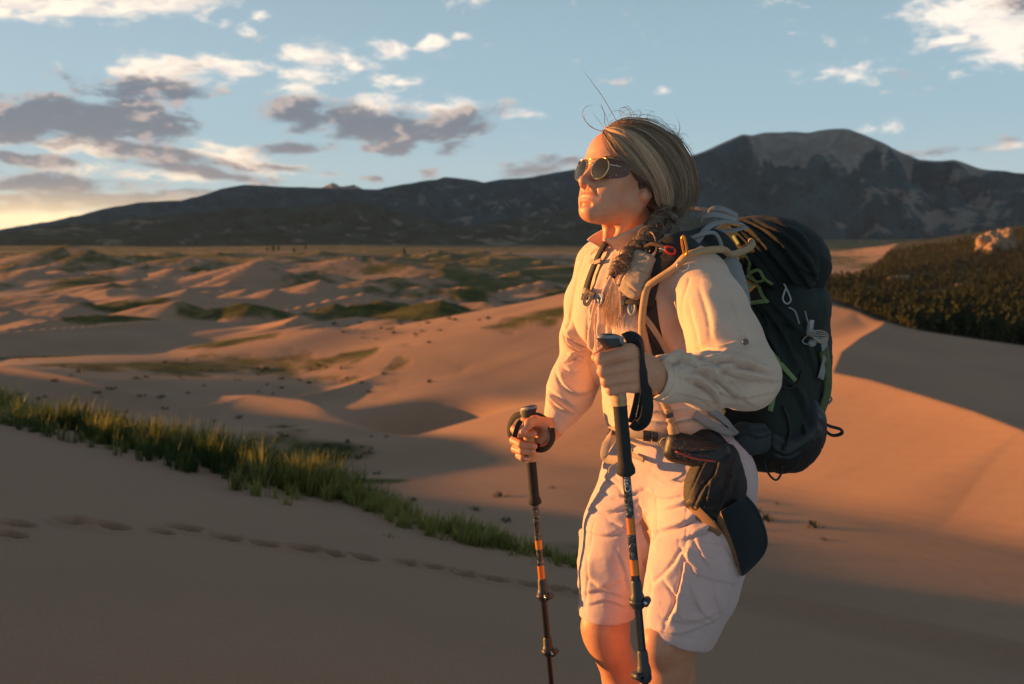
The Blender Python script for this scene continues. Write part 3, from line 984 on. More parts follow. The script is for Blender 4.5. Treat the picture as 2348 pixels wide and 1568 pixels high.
def build_scrub():
    """low tussocks scattered over the grassy hollows beyond the near dune"""
    rng = np.random.RandomState(9)
    m = simple_mat('scrub', (0.045, 0.052, 0.017), 0.9, var=0.45, scale=0.7)
    n = 7000
    U = rng.rand(n) * 2500 - 100
    Y = 45 + 330 * rng.rand(n) ** 1.5
    X = (U - CU) / FPX * Y
    Z, e, N = terrain(X.copy(), Y.copy())
    VV = HV - (Z - CAMZ) / Y * FPX
    zones = [(150, 930, 230, 60, 1.0), (330, 1000, 160, 50, .7), (620, 868, 260, 30, .9), (760, 1040, 130, 30, .9), (860, 1135, 90, 25, .9), (1000, 1290, 200, 60, .5), (1180, 1230, 150, 80, .45), (900, 760, 110, 18, .8),
             (1270, 775, 90, 20, .8), (1820, 1175, 110, 55, .8), (1800, 1370, 120, 60, .5), (1950, 1115, 140, 22, .35), (1080, 735, 140, 12, .5), (2050, 1120, 130, 20, .3), (700, 1010, 140, 20, .4)]
    w = np.zeros(n)
    for (u, v, a, b_, k) in zones:
        w = np.maximum(w, k * np.exp(-((U - u) / a) ** 2 - ((VV - v) / b_) ** 2))
    w *= np.clip(0.55 + 1.6 * fbm(X / 7, Y / 9, 3), 0, 1)
    keep = (rng.rand(n) < w * 0.9) & (e > 6)
    X, Y, Z = X[keep], Y[keep], Z[keep]
    V, F = [], []
    for x, y, z in zip(X, Y, Z):
        s = rng.uniform(0.25, 0.7) * (0.7 + y / 300)
        for q in range(16):
            a = rng.rand() * 6.283
            rr = s * rng.rand() ** 0.5
            c = np.array([x + rr * math.cos(a), y + rr * math.sin(a), z])
            hh = s * rng.uniform(0.35, 0.8) * (1.1 - 0.6 * rr / s)
            d = np.array([math.cos(a + 1.57), math.sin(a + 1.57), 0]) * s * rng.uniform(0.10, 0.22)
            tip = c + np.array([math.cos(a) * 0.35 * s + rng.uniform(-.1, .1), math.sin(a) * 0.35 * s, hh])
            i0 = len(V)
            V += [c - d, c + d, tip + d * 0.5, tip - d * 0.5]
            F.append((i0, i0 + 1, i0 + 2, i0 + 3))
    me = make_mesh('scrub', V, F, m, smooth=False)
    o = link('undergrowth', me)
    o['kind'] = 'stuff'
    o['label'] = 'sparse low scrub dotted over the sandy hollows'


def build_shade_clouds():
    # unseen cloud bank added left of view, towards the sun, to shade the mountains
    rng = np.random.RandomState(3)
    V, F, off = [], [], 0
    import bmesh
    bm = bmesh.new()
    bmesh.ops.create_icosphere(bm, subdivisions=4, radius=1.0)
    S = np.array([v.co[:] for v in bm.verts])
    T = np.array([[v.index for v in f.verts] for f in bm.faces])
    bm.free()
    for k in range(34):
        f = (k + 0.5) / 34
        y = 8300 + 6700 * f + rng.uniform(-250, 250)
        z = 1500 + rng.uniform(-320, 320)
        x = -17200 + rng.uniform(-400, 400)
        r = np.array([950, 1000, 760]) * rng.uniform(0.85, 1.35)
        n = fbm(S[:, 0] * 2 + k * 3.7 + S[:, 2], S[:, 1] * 2 + k + S[:, 2] * 1.7, 4)
        P = S * (1 + 0.5 * n)[:, None] * r + np.array([x, y, z])
        V.append(P)
        F.append(T + off)
        off += len(P)
    m = simple_mat('cloud', (0.8, 0.8, 0.82), 1.0, var=0.03, scale=0.002, spec=0.0)
    me = make_mesh('shade_clouds', np.concatenate(V), np.concatenate(F), m)
    o = link('shade_clouds', me)
    o['kind'] = 'stuff'
    o['label'] = 'unseen cloud bank added to shade the mountains'


def build_haze():
    m = bpy.data.materials.new('haze')
    m.use_nodes = True
    m.node_tree.nodes.clear()
    g = NT(m.node_tree)
    out = g.n('ShaderNodeOutputMaterial')
    v = g.n('ShaderNodeVolumePrincipled', {'Color': (0.72, 0.84, 1.0, 1), 'Density': HAZE, 'Anisotropy': 0.0})
    g.l.new(v.outputs[0], out.inputs['Volume'])
    x0, x1, y0, y1, z0, z1 = -14500, 14500, -7500, 19000, -160, 1150
    V = [(x, y, z) for z in (z0, z1) for y in (y0, y1) for x in (x0, x1)]
    F = [(0, 2, 3, 1), (4, 5, 7, 6), (0, 1, 5, 4), (2, 6, 7, 3), (0, 4, 6, 2), (1, 3, 7, 5)]
    o = link('haze', make_mesh('haze', V, F, m, smooth=False))
    o['kind'] = 'stuff'
    o['label'] = 'thin evening haze'


HAZE = 1.3e-5
build_ground()
build_mountains()
build_shade_clouds()
build_haze()
build_trees()
build_outcrop()
build_grass()
build_scrub()
print('terrain', time.time() - T0)


# ------------------------------------------------------------------ modelling by distance fields
VIEW_O = np.array([0, 0, CAMZ])


def H(u, v, d):
    """point seen at (u, v), d millimetres behind the plane of the hiker"""
    return at(u, v, 2.3 + d / 1000.0)


def project(P):
    """picture coordinates of world points"""
    q = P - VIEW_O
    c, s = math.cos(PITCH), math.sin(PITCH)
    f = q[:, 1] * c - q[:, 2] * s
    up = q[:, 1] * s + q[:, 2] * c
    return CU + q[:, 0] / f * FPX, CV - up / f * FPX


def cap(P, a, b, r1, r2=None):
    a = np.asarray(a, np.float32)
    b = np.asarray(b, np.float32)
    r2 = r1 if r2 is None else r2
    ba = b - a
    pa = P - a
    t = np.clip(pa @ ba / max(float(ba @ ba), 1e-9), 0, 1)
    return np.sqrt(((pa - t[:, None] * ba) ** 2).sum(1)) - (r1 + (r2 - r1) * t)


def sph(P, c, r):
    return np.sqrt(((P - np.asarray(c, np.float32)) ** 2).sum(1)) - r


def ell(P, c, r, A=None):
    q = P - np.asarray(c, np.float32)
    if A is not None:
        q = q @ np.asarray(A, np.float32).T
    r = np.asarray(r, np.float32)
    k0 = np.sqrt(((q / r) ** 2).sum(1))
    k1 = np.sqrt(((q / (r * r)) ** 2).sum(1))
    return k0 * (k0 - 1) / np.maximum(k1, 1e-6)


def rbox(P, c, r, rad, A=None):
    q = P - np.asarray(c, np.float32)
    if A is not None:
        q = q @ np.asarray(A, np.float32).T
    d = np.abs(q) - (np.asarray(r, np.float32) - rad)
    return np.sqrt((np.maximum(d, 0) ** 2).sum(1)) + np.minimum(d.max(1), 0) - rad


def chain(P, pts, k=0.02):
    """tapered limb through points (x, y, z, r)"""
    d = None
    for (p, r), (q, s) in zip(pts[:-1], pts[1:]):
        e = cap(P, p, q, r, s)
        d = e if d is None else smin(d, e, k)
    return d


def smin(a, b, k):
    h = np.maximum(k - np.abs(a - b), 0) / k
    return np.minimum(a, b) - h * h * k * 0.25


def ssub(a, b, k):
    """a without b"""
    return -smin(-a, b, k)


def HP(L):
    return [(H(u, v, d), r) for (u, v, d, r) in L]


def mesh_sdf(f, lo, hi, h, margin=1.5):
    lo = np.asarray(lo, np.float32)
    hi = np.asarray(hi, np.float32)
    B = 8
    nb = np.ceil((hi - lo) / h / B).astype(int)
    n = nb * B
    bc = np.stack(np.meshgrid(*[np.arange(k) for k in nb], indexing='ij'), -1).reshape(-1, 3)
    ctr = (lo + (bc * B + (B - 1) / 2) * h).astype(np.float32)
    fc = f(ctr)
    act = np.abs(fc) < h * B * 0.87 * margin
    arr = np.where(fc < 0, -1.0, 1.0).astype(np.float32).reshape(nb)
    arr = np.repeat(np.repeat(np.repeat(arr, B, 0), B, 1), B, 2)
    off = np.stack(np.meshgrid(*[np.arange(B)] * 3, indexing='ij'), -1).reshape(-1, 3)
    ids = bc[act]
    for s in range(0, len(ids), 800):
        I = (ids[s:s + 800, None, :] * B + off[None]).reshape(-1, 3)
        arr[I[:, 0], I[:, 1], I[:, 2]] = f((lo + I * h).astype(np.float32))
    ins = arr < 0
    c = ins[:-1, :-1, :-1].astype(np.uint8)
    c = c + ins[1:, :-1, :-1] + ins[:-1, 1:, :-1] + ins[:-1, :-1, 1:] + ins[1:, 1:, :-1] + ins[1:, :-1, 1:] + ins[:-1, 1:, 1:] + ins[1:, 1:, 1:]
    cells = np.argwhere((c > 0) & (c < 8))
    idx = np.full(c.shape, -1, np.int32)
    idx[tuple(cells.T)] = np.arange(len(cells))
    acc = np.zeros((len(cells), 3), np.float32)
    cnt = np.zeros(len(cells), np.float32)
    corners = np.array([(i, j, k) for i in (0, 1) for j in (0, 1) for k in (0, 1)])
    vals = [arr[tuple((cells + o).T)] for o in corners]
    for i in range(8):
        for ax in range(3):
            if corners[i][ax] == 0:
                o2 = corners[i].copy()
                o2[ax] = 1
                j = int(o2[0] * 4 + o2[1] * 2 + o2[2])
                a, b = vals[i], vals[j]
                m = (a < 0) != (b < 0)
                t = np.where(m, a / np.where(m, a - b, 1), 0)
                p = corners[i][None, :].astype(np.float32).repeat(len(cells), 0)
                p[:, ax] += t
                acc += p * m[:, None]
                cnt += m
    V = lo + (cells + acc / np.maximum(cnt, 1)[:, None]) * h
    F = []
    for ax in range(3):
        b1, b2 = (ax + 1) % 3, (ax + 2) % 3
        sl0 = [slice(None)] * 3
        sl1 = [slice(None)] * 3
        sl0[ax] = slice(0, -1)
        sl1[ax] = slice(1, None)
        A, Bv = ins[tuple(sl0)], ins[tuple(sl1)]
        E = np.argwhere(A != Bv)
        E = E[(E[:, b1] > 0) & (E[:, b2] > 0) & (E[:, b1] < n[b1] - 1) & (E[:, b2] < n[b2] - 1)]
        fl = A[tuple(E.T)]
        q = []
        for (o1, o2) in ((0, 0), (-1, 0), (-1, -1), (0, -1)):
            C = E.copy()
            C[:, b1] += o1
            C[:, b2] += o2
            q.append(idx[tuple(C.T)])
        Q = np.stack(q, -1)
        Q = np.where(fl[:, None], Q, Q[:, ::-1])
        F.append(Q[(Q >= 0).all(1)])
    F = np.concatenate(F)
    V = V.astype(np.float32)
    for _ in range(2):
        d = f(V)
        g = grad(f, V, h * 0.5)
        V = V - (np.clip(d, -h, h)[:, None] * g).astype(np.float32)
    return V, F


def grad(f, V, e=0.001):
    K = np.array([(1, -1, -1), (-1, -1, 1), (-1, 1, -1), (1, 1, 1)], np.float32)
    g = 0
    for k in K:
        g = g + k[None, :] * f((V + k * e).astype(np.float32))[:, None]
    return g / np.maximum(np.sqrt((g * g).sum(1)), 1e-9)[:, None]


def normals(V, F):
    a = V[F[:, 2]] - V[F[:, 0]]
    b = V[F[:, 3]] - V[F[:, 1]]
    n = np.cross(a, b)
    N = np.zeros_like(V)
    for k in range(4):
        np.add.at(N, F[:, k], n)
    return N / np.maximum(np.sqrt((N * N).sum(1)), 1e-12)[:, None]


def snap(f, u, v, off=0.0, y0=1.2, y1=3.2, miss=2.35):
    """nearest surface point of field f on the sight line (u, v), lifted by off along its normal"""
    d = ray(u, v)
    L = np.linalg.norm(d)
    d = d / L
    t = y0 / d[1]
    for _ in range(90):
        p = (VIEW_O + d * t).astype(np.float32)
        s = float(f(p[None])[0])
        if s < 0.0006:
            n = grad(f, p[None])[0]
            return p + n * off, n
        t += s * 0.8
        if t * d[1] > y1:
            break
    p = at(u, v, miss)
    return p, np.array([0, -1.0, 0.2])


def pdist(U, Vv, pts, signed=False):
    """distance in picture units to a polyline and position along it"""
    best = np.full(U.shape, 1e9, np.float32)
    tt = np.zeros(U.shape, np.float32)
    sd = np.ones(U.shape, np.float32)
    n = len(pts) - 1
    for i in range(n):
        a, b = pts[i], pts[i + 1]
        dx, dy = b[0] - a[0], b[1] - a[1]
        t = np.clip(((U - a[0]) * dx + (Vv - a[1]) * dy) / max(dx * dx + dy * dy, 1e-6), 0, 1)
        d = np.hypot(U - a[0] - t * dx, Vv - a[1] - t * dy)
        m = d < best
        best = np.where(m, d, best)
        tt = np.where(m, (i + t) / n, tt)
        if signed:
            sd = np.where(m, np.sign(dx * (Vv - a[1]) - dy * (U - a[0])), sd)
    return (best * sd, tt) if signed else (best, tt)


def inside(U, Vv, poly):
    r = np.zeros(U.shape, bool)
    n = len(poly)
    j = n - 1
    for i in range(n):
        xi, yi = poly[i]
        xj, yj = poly[j]
        c = ((yi > Vv) != (yj > Vv)) & (U < (xj - xi) * (Vv - yi) / ((yj - yi) if yj != yi else 1e-9) + xi)
        r ^= c
        j = i
    return r


def folds(V, F, strokes, patches=(), seams=()):
    """press folds, sewn-on patches and seams into cloth.
    stroke: (points, height mm, width mm[, nearest d, farthest d])"""
    N = normals(V, F)
    U, W = project(V)
    D = (V[:, 1] - 2.3) * 1000
    toc = VIEW_O - V
    toc = toc / np.linalg.norm(toc, axis=1)[:, None]
    face = sstep((N * toc).sum(1), 0.0, 0.35)
    h = np.zeros(len(V))
    for s in strokes:
        pts, amp, wid = s[:3]
        lo, hi = (s[3], s[4]) if len(s) > 4 else (-1e4, 1e4)
        x0 = min(p[0] for p in pts) - 4 * wid
        x1 = max(p[0] for p in pts) + 4 * wid
        y0 = min(p[1] for p in pts) - 4 * wid
        y1 = max(p[1] for p in pts) + 4 * wid
        m = (U > x0) & (U < x1) & (W > y0) & (W < y1) & (D > lo) & (D < hi)
        if not m.any():
            continue
        c = catmull(np.array(pts, float), 12)
        d, t = pdist(U[m], W[m], [tuple(q) for q in c], True)
        env = np.sin(np.pi * np.clip(t * 0.90 + 0.05, 0, 1)) ** 0.8
        x = d / wid
        prof = np.where(x < 0, np.exp(-(x / 1.15) ** 2), np.exp(-(x / 0.40) ** 2)) - 0.85 * np.exp(-((x - 0.72) / 0.36) ** 2)
        h[m] += amp * env * prof
    for (poly, amp, lo, hi) in patches:
        m = (D > lo) & (D < hi) & inside(U, W, poly)
        if m.any():
            d, t = pdist(U[m], W[m], list(poly) + [poly[0]])
            h[m] += amp * sstep(d, 0, 4.0) - 0.5 * np.exp(-((d - 8) / 1.8) ** 2)
    for (pts, amp, wid, lo, hi) in seams:
        m = (D > lo) & (D < hi)
        d, t = pdist(U[m], W[m], pts)
        h[m] += amp * np.exp(-(d / wid) ** 2)
    return V + N * (h * face / 1000.0)[:, None]


def crinkle(V, F, amp, scale, stretch=(1, 1, 1), o=4):
    """irregular small creases all over"""
    N = normals(V, F)
    q = V * np.asarray(stretch) / scale
    w = 0.6 * vnoise(q[:, 0] + q[:, 2] * 0.7, q[:, 1] - q[:, 2] * 0.4)
    r = ridged(q[:, 0] + 0.6 * q[:, 1] + w, q[:, 2] + 0.45 * q[:, 1] - w, o, 0.55)
    return V + N * (amp / 1000.0 * (r - 0.6))[:, None]


def catmull(P, n):
    P = np.asarray(P, float)
    m = len(P)
    if m == 2:
        t = np.linspace(0, 1, n)[:, None]
        return P[0] * (1 - t) + P[1] * t
    Q = np.vstack([2 * P[0] - P[1], P, 2 * P[-1] - P[-2]])
    T = np.linspace(0, m - 1 - 1e-9, n)
    i = T.astype(int)
    t = (T - i)[:, None]
    a, b, c, d = Q[i], Q[i + 1], Q[i + 2], Q[i + 3]
    return 0.5 * (2 * b + (c - a) * t + (2 * a - 5 * b + 4 * c - d) * t * t + (3 * b - a - 3 * c + d) * t ** 3)


def tube_geo(P, r, k=8, n=None, caps=True):
    """swept round tube; r scalar or one radius per control point"""
    P = np.asarray(P, float)
    rr = np.full(len(P), r) if np.isscalar(r) else np.asarray(r, float)
    if n:
        x = catmull(np.hstack([P, rr[:, None]]), n)
        P, rr = x[:, :3], x[:, 3]
    T = np.gradient(P, axis=0)
    T /= np.maximum(np.linalg.norm(T, axis=1), 1e-9)[:, None]
    ref = np.array([0.13, 0.9, 0.41])
    if abs(T[0] @ ref) > 0.9:
        ref = np.array([1.0, 0.1, 0])
    V = []
    x = np.cross(T[0], ref)
    x /= np.linalg.norm(x)
    a = np.arange(k) * 2 * np.pi / k
    for i in range(len(P)):
        x = x - T[i] * (x @ T[i])
        x /= max(np.linalg.norm(x), 1e-9)
        y = np.cross(T[i], x)
        V.append(P[i] + rr[i] * (np.cos(a)[:, None] * x + np.sin(a)[:, None] * y))
    V = np.concatenate(V)
    F = []
    for i in range(len(P) - 1):
        for j in range(k):
            F.append((i * k + j, i * k + (j + 1) % k, (i + 1) * k + (j + 1) % k, (i + 1) * k + j))
    if caps:
        for e, sgn in ((0, 1), (len(P) - 1, -1)):
            V = np.vstack([V, P[e]])
            c = len(V) - 1
            for j in range(0, k, 2):
                q = (c, e * k + (j + 2) % k, e * k + (j + 1) % k, e * k + j)
                F.append(q if sgn > 0 else q[::-1])
    return V, np.array(F)


def strap_geo(P, N, w, t, n=None, twist=None):
    """flat webbing along P with face normals N, width w, thickness t"""
    P = np.asarray(P, float)
    N = np.asarray(N, float)
    ww = np.full(len(P), w) if np.isscalar(w) else np.asarray(w, float)
    if n:
        X = catmull(np.hstack([P, N, ww[:, None]]), n)
        P, N, ww = X[:, :3], X[:, 3:6], X[:, 6]
    T = np.gradient(P, axis=0)
    T /= np.maximum(np.linalg.norm(T, axis=1), 1e-9)[:, None]
    S = np.cross(T, N)
    S /= np.maximum(np.linalg.norm(S, axis=1), 1e-9)[:, None]
    N2 = np.cross(S, T)
    prof = [(-1, -.5), (-.92, -1), (.92, -1), (1, -.5), (1, .5), (.92, 1), (0, 1.15), (-.92, 1), (-1, .5)]
    V = np.concatenate([[P[i] + S[i] * (ww[i] / 2 * a) + N2[i] * (t / 2 * b) for (a, b) in prof] for i in range(len(P))])
    k = len(prof)
    F = []
    for i in range(len(P) - 1):
        for j in range(k):
            F.append((i * k + j, i * k + (j + 1) % k, (i + 1) * k + (j + 1) % k, (i + 1) * k + j))
    for e, sgn in ((0, 1), (len(P) - 1, -1)):
        b = e * k
        for q in ((b, b + 1, b + 2, b + 3), (b, b + 3, b + 4, b + 8), (b + 4, b + 5, b + 6, b + 8), (b + 6, b + 7, b + 8, b + 8)):
            if len(set(q)) == 4:
                F.append(q[::-1] if sgn > 0 else q)
    return V, np.array(F)


def lathe_geo(a, b, prof, k=20):
    """turned shape about the axis a -> b; prof = (position along axis 0..1, radius)"""
    a, b = np.asarray(a, float), np.asarray(b, float)
    T = (b - a) / np.linalg.norm(b - a)
    x = np.cross(T, [0.2, 0.9, 0.3])
    x /= np.linalg.norm(x)
    y = np.cross(T, x)
    an = np.arange(k) * 2 * np.pi / k
    V = np.concatenate([a + (b - a) * s + r * (np.cos(an)[:, None] * x + np.sin(an)[:, None] * y) for s, r in prof])
    F = []
    for i in range(len(prof) - 1):
        for j in range(k):
            F.append((i * k + j, i * k + (j + 1) % k, (i + 1) * k + (j + 1) % k, (i + 1) * k + j))
    return V, np.array(F)


def join_geo(L):
    V, F, o = [], [], 0
    for v, f in L:
        V.append(v)
        F.append(np.asarray(f) + o)
        o += len(v)
    return np.concatenate(V), np.concatenate(F)


def put(name, geo, mat, parent=None, smooth=True, attrs=None):
    return link(name, make_mesh(name, geo[0], geo[1], mat, smooth, attrs), parent)


def surf_strap(f, pts, w, t, off=0.004, n=40, dmax=None, back=0.0):
    """webbing laid on the surface f along picture points; points may carry their own d"""
    P, N = [], []
    for p in pts:
        if len(p) == 3:
            q = H(*p)
            nn = grad(f, q[None].astype(np.float32))[0]
        else:
            q, nn = snap(f, p[0], p[1], off)
        P.append(q)
        N.append(nn)
    return strap_geo(P, N, w, t, n)


# ------------------------------------------------------------------ the hiker
BF = np.array([-0.819, -0.574, 0.0])       # chest faces left and towards the camera
BL = np.array([0.574, -0.819, 0.0])        # her left
BU = np.array([0.0, 0.0, 1.0])
BA = np.stack([BF, BL, BU])
HO = H(1429, 420, 0)                       # between the ears
_b = R(12)
f0 = np.array([-math.cos(R(35)), -math.sin(R(35)), 0])
HF = math.cos(_b) * f0 + math.sin(_b) * BU
HU = -math.sin(_b) * f0 + math.cos(_b) * BU
HL = np.cross(HU, HF)
HA = np.stack([HF, HL, HU]).astype(np.float32)


def HW(f, l, u):
    """head coordinates (metres forward, left, up) to world"""
    return HO + HF * f + HL * l + HU * u


NECK_BASE = H(1478, 590, 25)


def head_sdf(P):
    q = ((P - HO.astype(np.float32)) @ HA.T).astype(np.float32)
    q[:, 1] = np.abs(q[:, 1])               # both halves alike
    d = ell(q, (0.0, 0, 0.035), (.094, .073, .090))
    d = smin(d, ell(q, (.046, 0, .052), (.050, .056, .050)), .03)
    d = smin(d, ell(q, (.046, 0, -.022), (.046, .057, .075)), .03)
    d = smin(d, cap(q, (.012, .0435, -.050), (.078, .010, -.085), .0140, .0130), .034)
    d = smin(d, ell(q, (.086, 0, -.084), (.0165, .0165, .0155)), .022)
    d = smin(d, ell(q, (.043, 0, -.076), (.040, .033, .020)), .03)
    d = smin(d, ell(q, (.058, .043, -.006), (.026, .021, .017)), .022)
    d = smin(d, ell(q, (.050, .032, -.047), (.036, .022, .034)), .026)
    d = smin(d, ell(q, (.076, 0, -.052), (.026, .028, .030)), .022)
    d = smin(d, cap(q, (.0895, 0, .027), (.078, .040, .030), .009, .008), .016)
    d = ssub(d, ell(q, (.103, .031, .010), (.018, .019, .012)), .014)
    d = smin(d, ell(q, (.0735, .031, .010), (.0135, .0145, .0115)), .006)
    d = smin(d, cap(q, (.092, 0, .018), (.1130, 0, -.019), .0066, .0090), .014)
    d = smin(d, ell(q, (.1150, 0, -.0235), (.0115, .0108, .0098)), .008)
    d = smin(d, ell(q, (.1020, .0132, -.0278), (.0120, .0070, .0085)), .006)
    d = ssub(d, ell(q, (.1060, .0070, -.0362), (.0070, .0038, .0045)), .003)
    # mouth
    d = smin(d, ell(q, (.0935, 0, -.0510), (.0120, .0290, .0062)), .005)
    d = smin(d, ell(q, (.0925, 0, -.0628), (.0124, .0245, .0072)), .005)
    d = smin(d, ell(q, (.0920, 0, -.0568), (.0118, .0260, .0045)), .003)
    for a_, b_ in (((.1046, .0035, -.0569), (.0990, .0160, -.0562)), ((.0990, .0160, -.0562), (.0870, .0310, -.0562))):
        d = ssub(d, cap(q, a_, b_, .0006), .002)
    d = ssub(d, cap(q, (.1065, 0, -.040), (.1065, 0, -.0455), .0022), .004)
    d = ssub(d, cap(q, (.1075, 0, -.0735), (.097, .016, -.0725), .0035, .0025), .009)
    d = ssub(d, cap(q, (.0985, .0205, -.033), (.0835, .0335, -.062), .0016, .0012), .007)
    # ears
    e = ell(q, (-.012, .0735, -.002), (.018, .0075, .031))
    e = smin(e, sph(q, (-.002, .0735, -.030), .0100), .008)
    e = ssub(e, ell(q, (-.008, .0835, -.002), (.010, .0075, .018)), .005)
    e = ssub(e, cap(q, (.004, .0825, -.006), (.002, .074, -.012), .0055, .004), .004)
    d = smin(d, e, .006)
    # neck
    nb = ((NECK_BASE - HO) @ HA.T).astype(np.float32)
    n = cap(q, (-.022, 0, -.035), nb * np.array([1, 0, 1]) + np.array([0.004, 0, 0]), .0455, .054)
    n = smin(n, cap(q, (-.012, .056, -.035), (.006, .016, nb[2] + .02), .011, .010), .03)
    d = smin(d, n, .026)
    return d


def sdf_from_chain(C, k=0.03):
    return lambda P: chain(P, C, k)


SH_R, SH_L = H(1386, 618, 120), H(1556, 616, -120)
SLEEVE_L = HP([(1562, 622, -128, .050), (1600, 642, -160, .060), (1634, 708, -218, .0665), (1662, 783, -275, .0715), (1712, 864, -328, .061),
               (1622, 874, -405, .0500), (1535, 868, -465, .0385), (1502, 866, -482, .0365)])
SLEEVE_R = HP([(1386, 620, 120, .064), (1352, 690, 150, .057), (1331, 772, 188, .046), (1333, 815, 200, .045), (1320, 866, 160, .055), (1305, 906, 124, .053), (1287, 945, 100, .032), (1270, 974, 84, .0255)])


def shirt_torso_sdf(P):
    d = ell(P, H(1472, 700, 0), (.118, .158, .165), BA)
    d = smin(d, cap(P, SH_R, SH_L, .058, .052), .06)
    d = smin(d, cap(P, NECK_BASE + BU * .0, SH_R + BU * .02, .055, .045), .05)
    d = smin(d, cap(P, NECK_BASE + BU * .0, SH_L + BU * .012, .052, .040), .05)
    d = smin(d, ell(P, H(1500, 860, 0), (.112, .142, .15), BA), .06)
    d = smin(d, ell(P, H(1522, 955, 5), (.122, .150, .085), BA), .05)
    for s in (-1, 1):
        d = smin(d, ell(P, H(1472, 725, 0) + BF * .070 + BL * (.072 * s), (.058, .062, .060), BA), .05)
    return d


def shirt_sdf(P):
    d = shirt_torso_sdf(P)
    d = smin(d, chain(P, SLEEVE_L, .03), .035)
    d = smin(d, chain(P, SLEEVE_R, .03), .035)
    # open cuffs
    for e_, t_ in ((H(1500, 866, -484), H(1440, 862, -525)), (H(1264, 983, 80), H(1235, 1025, 55))):
        ax_ = (t_ - e_) / np.linalg.norm(t_ - e_)
        cut_ = np.maximum(sph(P, e_, .062), -((P - e_.astype(np.float32)) @ ax_.astype(np.float32)) - .008)
        d = np.maximum(d, -cut_)
    d = ssub(d, cap(P, H(1500, 866, -483), H(1440, 862, -525), .0335, .033), .003)
    d = ssub(d, cap(P, H(1271, 972, 85), H(1235, 1025, 55), .0225, .022), .003)
    d = ssub(d, cap(P, NECK_BASE, NECK_BASE + np.array([-.02, -.01, .09]), .057, .066), .008)
    return d


PEL = H(1562, 1085, 0)
LEG_L = HP([(1632, 1100, -80, .104), (1612, 1225, -112, .104), (1586, 1340, -138, .0935), (1552, 1440, -158, .076), (1540, 1490, -165, .070)])
LEG_R = HP([(1478, 1105, 60, .112), (1430, 1210, 45, .089), (1404, 1310, 38, .071), (1392, 1400, 28, .0575), (1390, 1440, 24, .055)])


def shorts_sdf(P):
    d = ell(P, PEL, (.122, .158, .115), BA)
    d = smin(d, ell(P, H(1545, 1010, 3), (.112, .140, .075), BA), .05)
    l = chain(P, LEG_L, .05)
    r = chain(P, LEG_R, .05)
    # hems
    a = (H(1545, 1452, -160))
    n = np.array([0.10, 0.05, -1.0])
    n /= np.linalg.norm(n)
    n2 = np.array([-0.30, 0.0, -1.0])
    n2 /= np.linalg.norm(n2)
    pl = (P - a.astype(np.float32)) @ n2.astype(np.float32)
    l = -smin(-l, -pl, .006)
    b = H(1390, 1409, 28)
    pr = (P - b.astype(np.float32)) @ np.array([0.0, 0.0, -1.0], np.float32)
    r = -smin(-r, -pr, .006)
    l = ssub(l, cap(P, H(1556, 1420, -155), H(1535, 1530, -168), .070, .066), .004)
    r = ssub(r, cap(P, H(1393, 1385, 30), H(1390, 1460, 24), .051, .050), .004)
    d = smin(d, r, .045)
    d = smin(d, l, .045)
    return d


FOOT_Z = 0.0
LEGS_L = HP([(1600, 1300, -125, .085), (1530, 1470, -165, .058), (1528, 1545, -160, .056), (1545, 1640, -120, .060), (1560, 1800, -80, .045), (1560, 1960, -70, .036)])
LEGS_R = HP([(1405, 1300, 38, .065), (1388, 1430, 26, .052), (1392, 1468, 26, .046), (1435, 1560, 80, .052), (1490, 1680, 150, .045), (1540, 1820, 230, .035)])

# --- hands: (u, v, d, r) per joint
FING_L = [
    [(1440, 806, -523, .0125), (1377, 823, -545, .0118), (1378, 830, -512, .0098), (1404, 834, -496, .0088)],
    [(1445, 838, -529, .0120), (1383, 851, -549, .0112), (1384, 857, -514, .0096), (1410, 860, -498, .0086)],
    [(1446, 863, -527, .0114), (1390, 874, -545, .0106), (1391, 879, -512, .0090), (1415, 881, -497, .0082)],
    [(1448, 885, -521, .0105), (1401, 894, -537, .0096), (1401, 897, -509, .0082), (1421, 899, -495, .0075)],
]
WRIST_L = (1505, 862, -480)


def hand_left_sdf(P):
    d = None
    w = H(*WRIST_L)
    for i, F_ in enumerate(FING_L):
        C = HP(F_)
        e = cap(P, C[0][0], C[1][0], C[0][1], C[1][1])
        e = smin(e, cap(P, C[1][0], C[2][0], C[1][1] * .96, C[2][1]), .004)
        e = smin(e, cap(P, C[2][0], C[3][0], C[2][1], C[3][1]), .003)
        e = smin(e, sph(P, C[0][0] + np.array([0.0, -.003, .001]), C[0][1] * 1.02), .006)
        d = e if d is None else smin(d, e, .0030)
    palm = None
    for i, F_ in enumerate(FING_L):
        C = HP(F_)
        e = cap(P, C[0][0] + np.array([.006, .006, 0]), w + np.array([0, 0, (1.5 - i) * .007]), .0125, .018)
        palm = e if palm is None else smin(palm, e, .020)
    palm = smin(palm, cap(P, H(1452, 850, -500), w, .022, .024), .02)
    d = smin(d, palm, .009)
    th = HP([(1478, 838, -478, .018), (1428, 800, -470, .0125), (1394, 797, -476, .0108), (1366, 819, -497, .0088)])
    t = chain(P, th, .006)
    d = smin(d, t, .008)
    arm = chain(P, HP([(1505, 862, -480, .0255), (1560, 868, -448, .029), (1620, 874, -405, .036), (1712, 862, -330, .040)]), .02)
    d = smin(d, arm, .018)
    return d


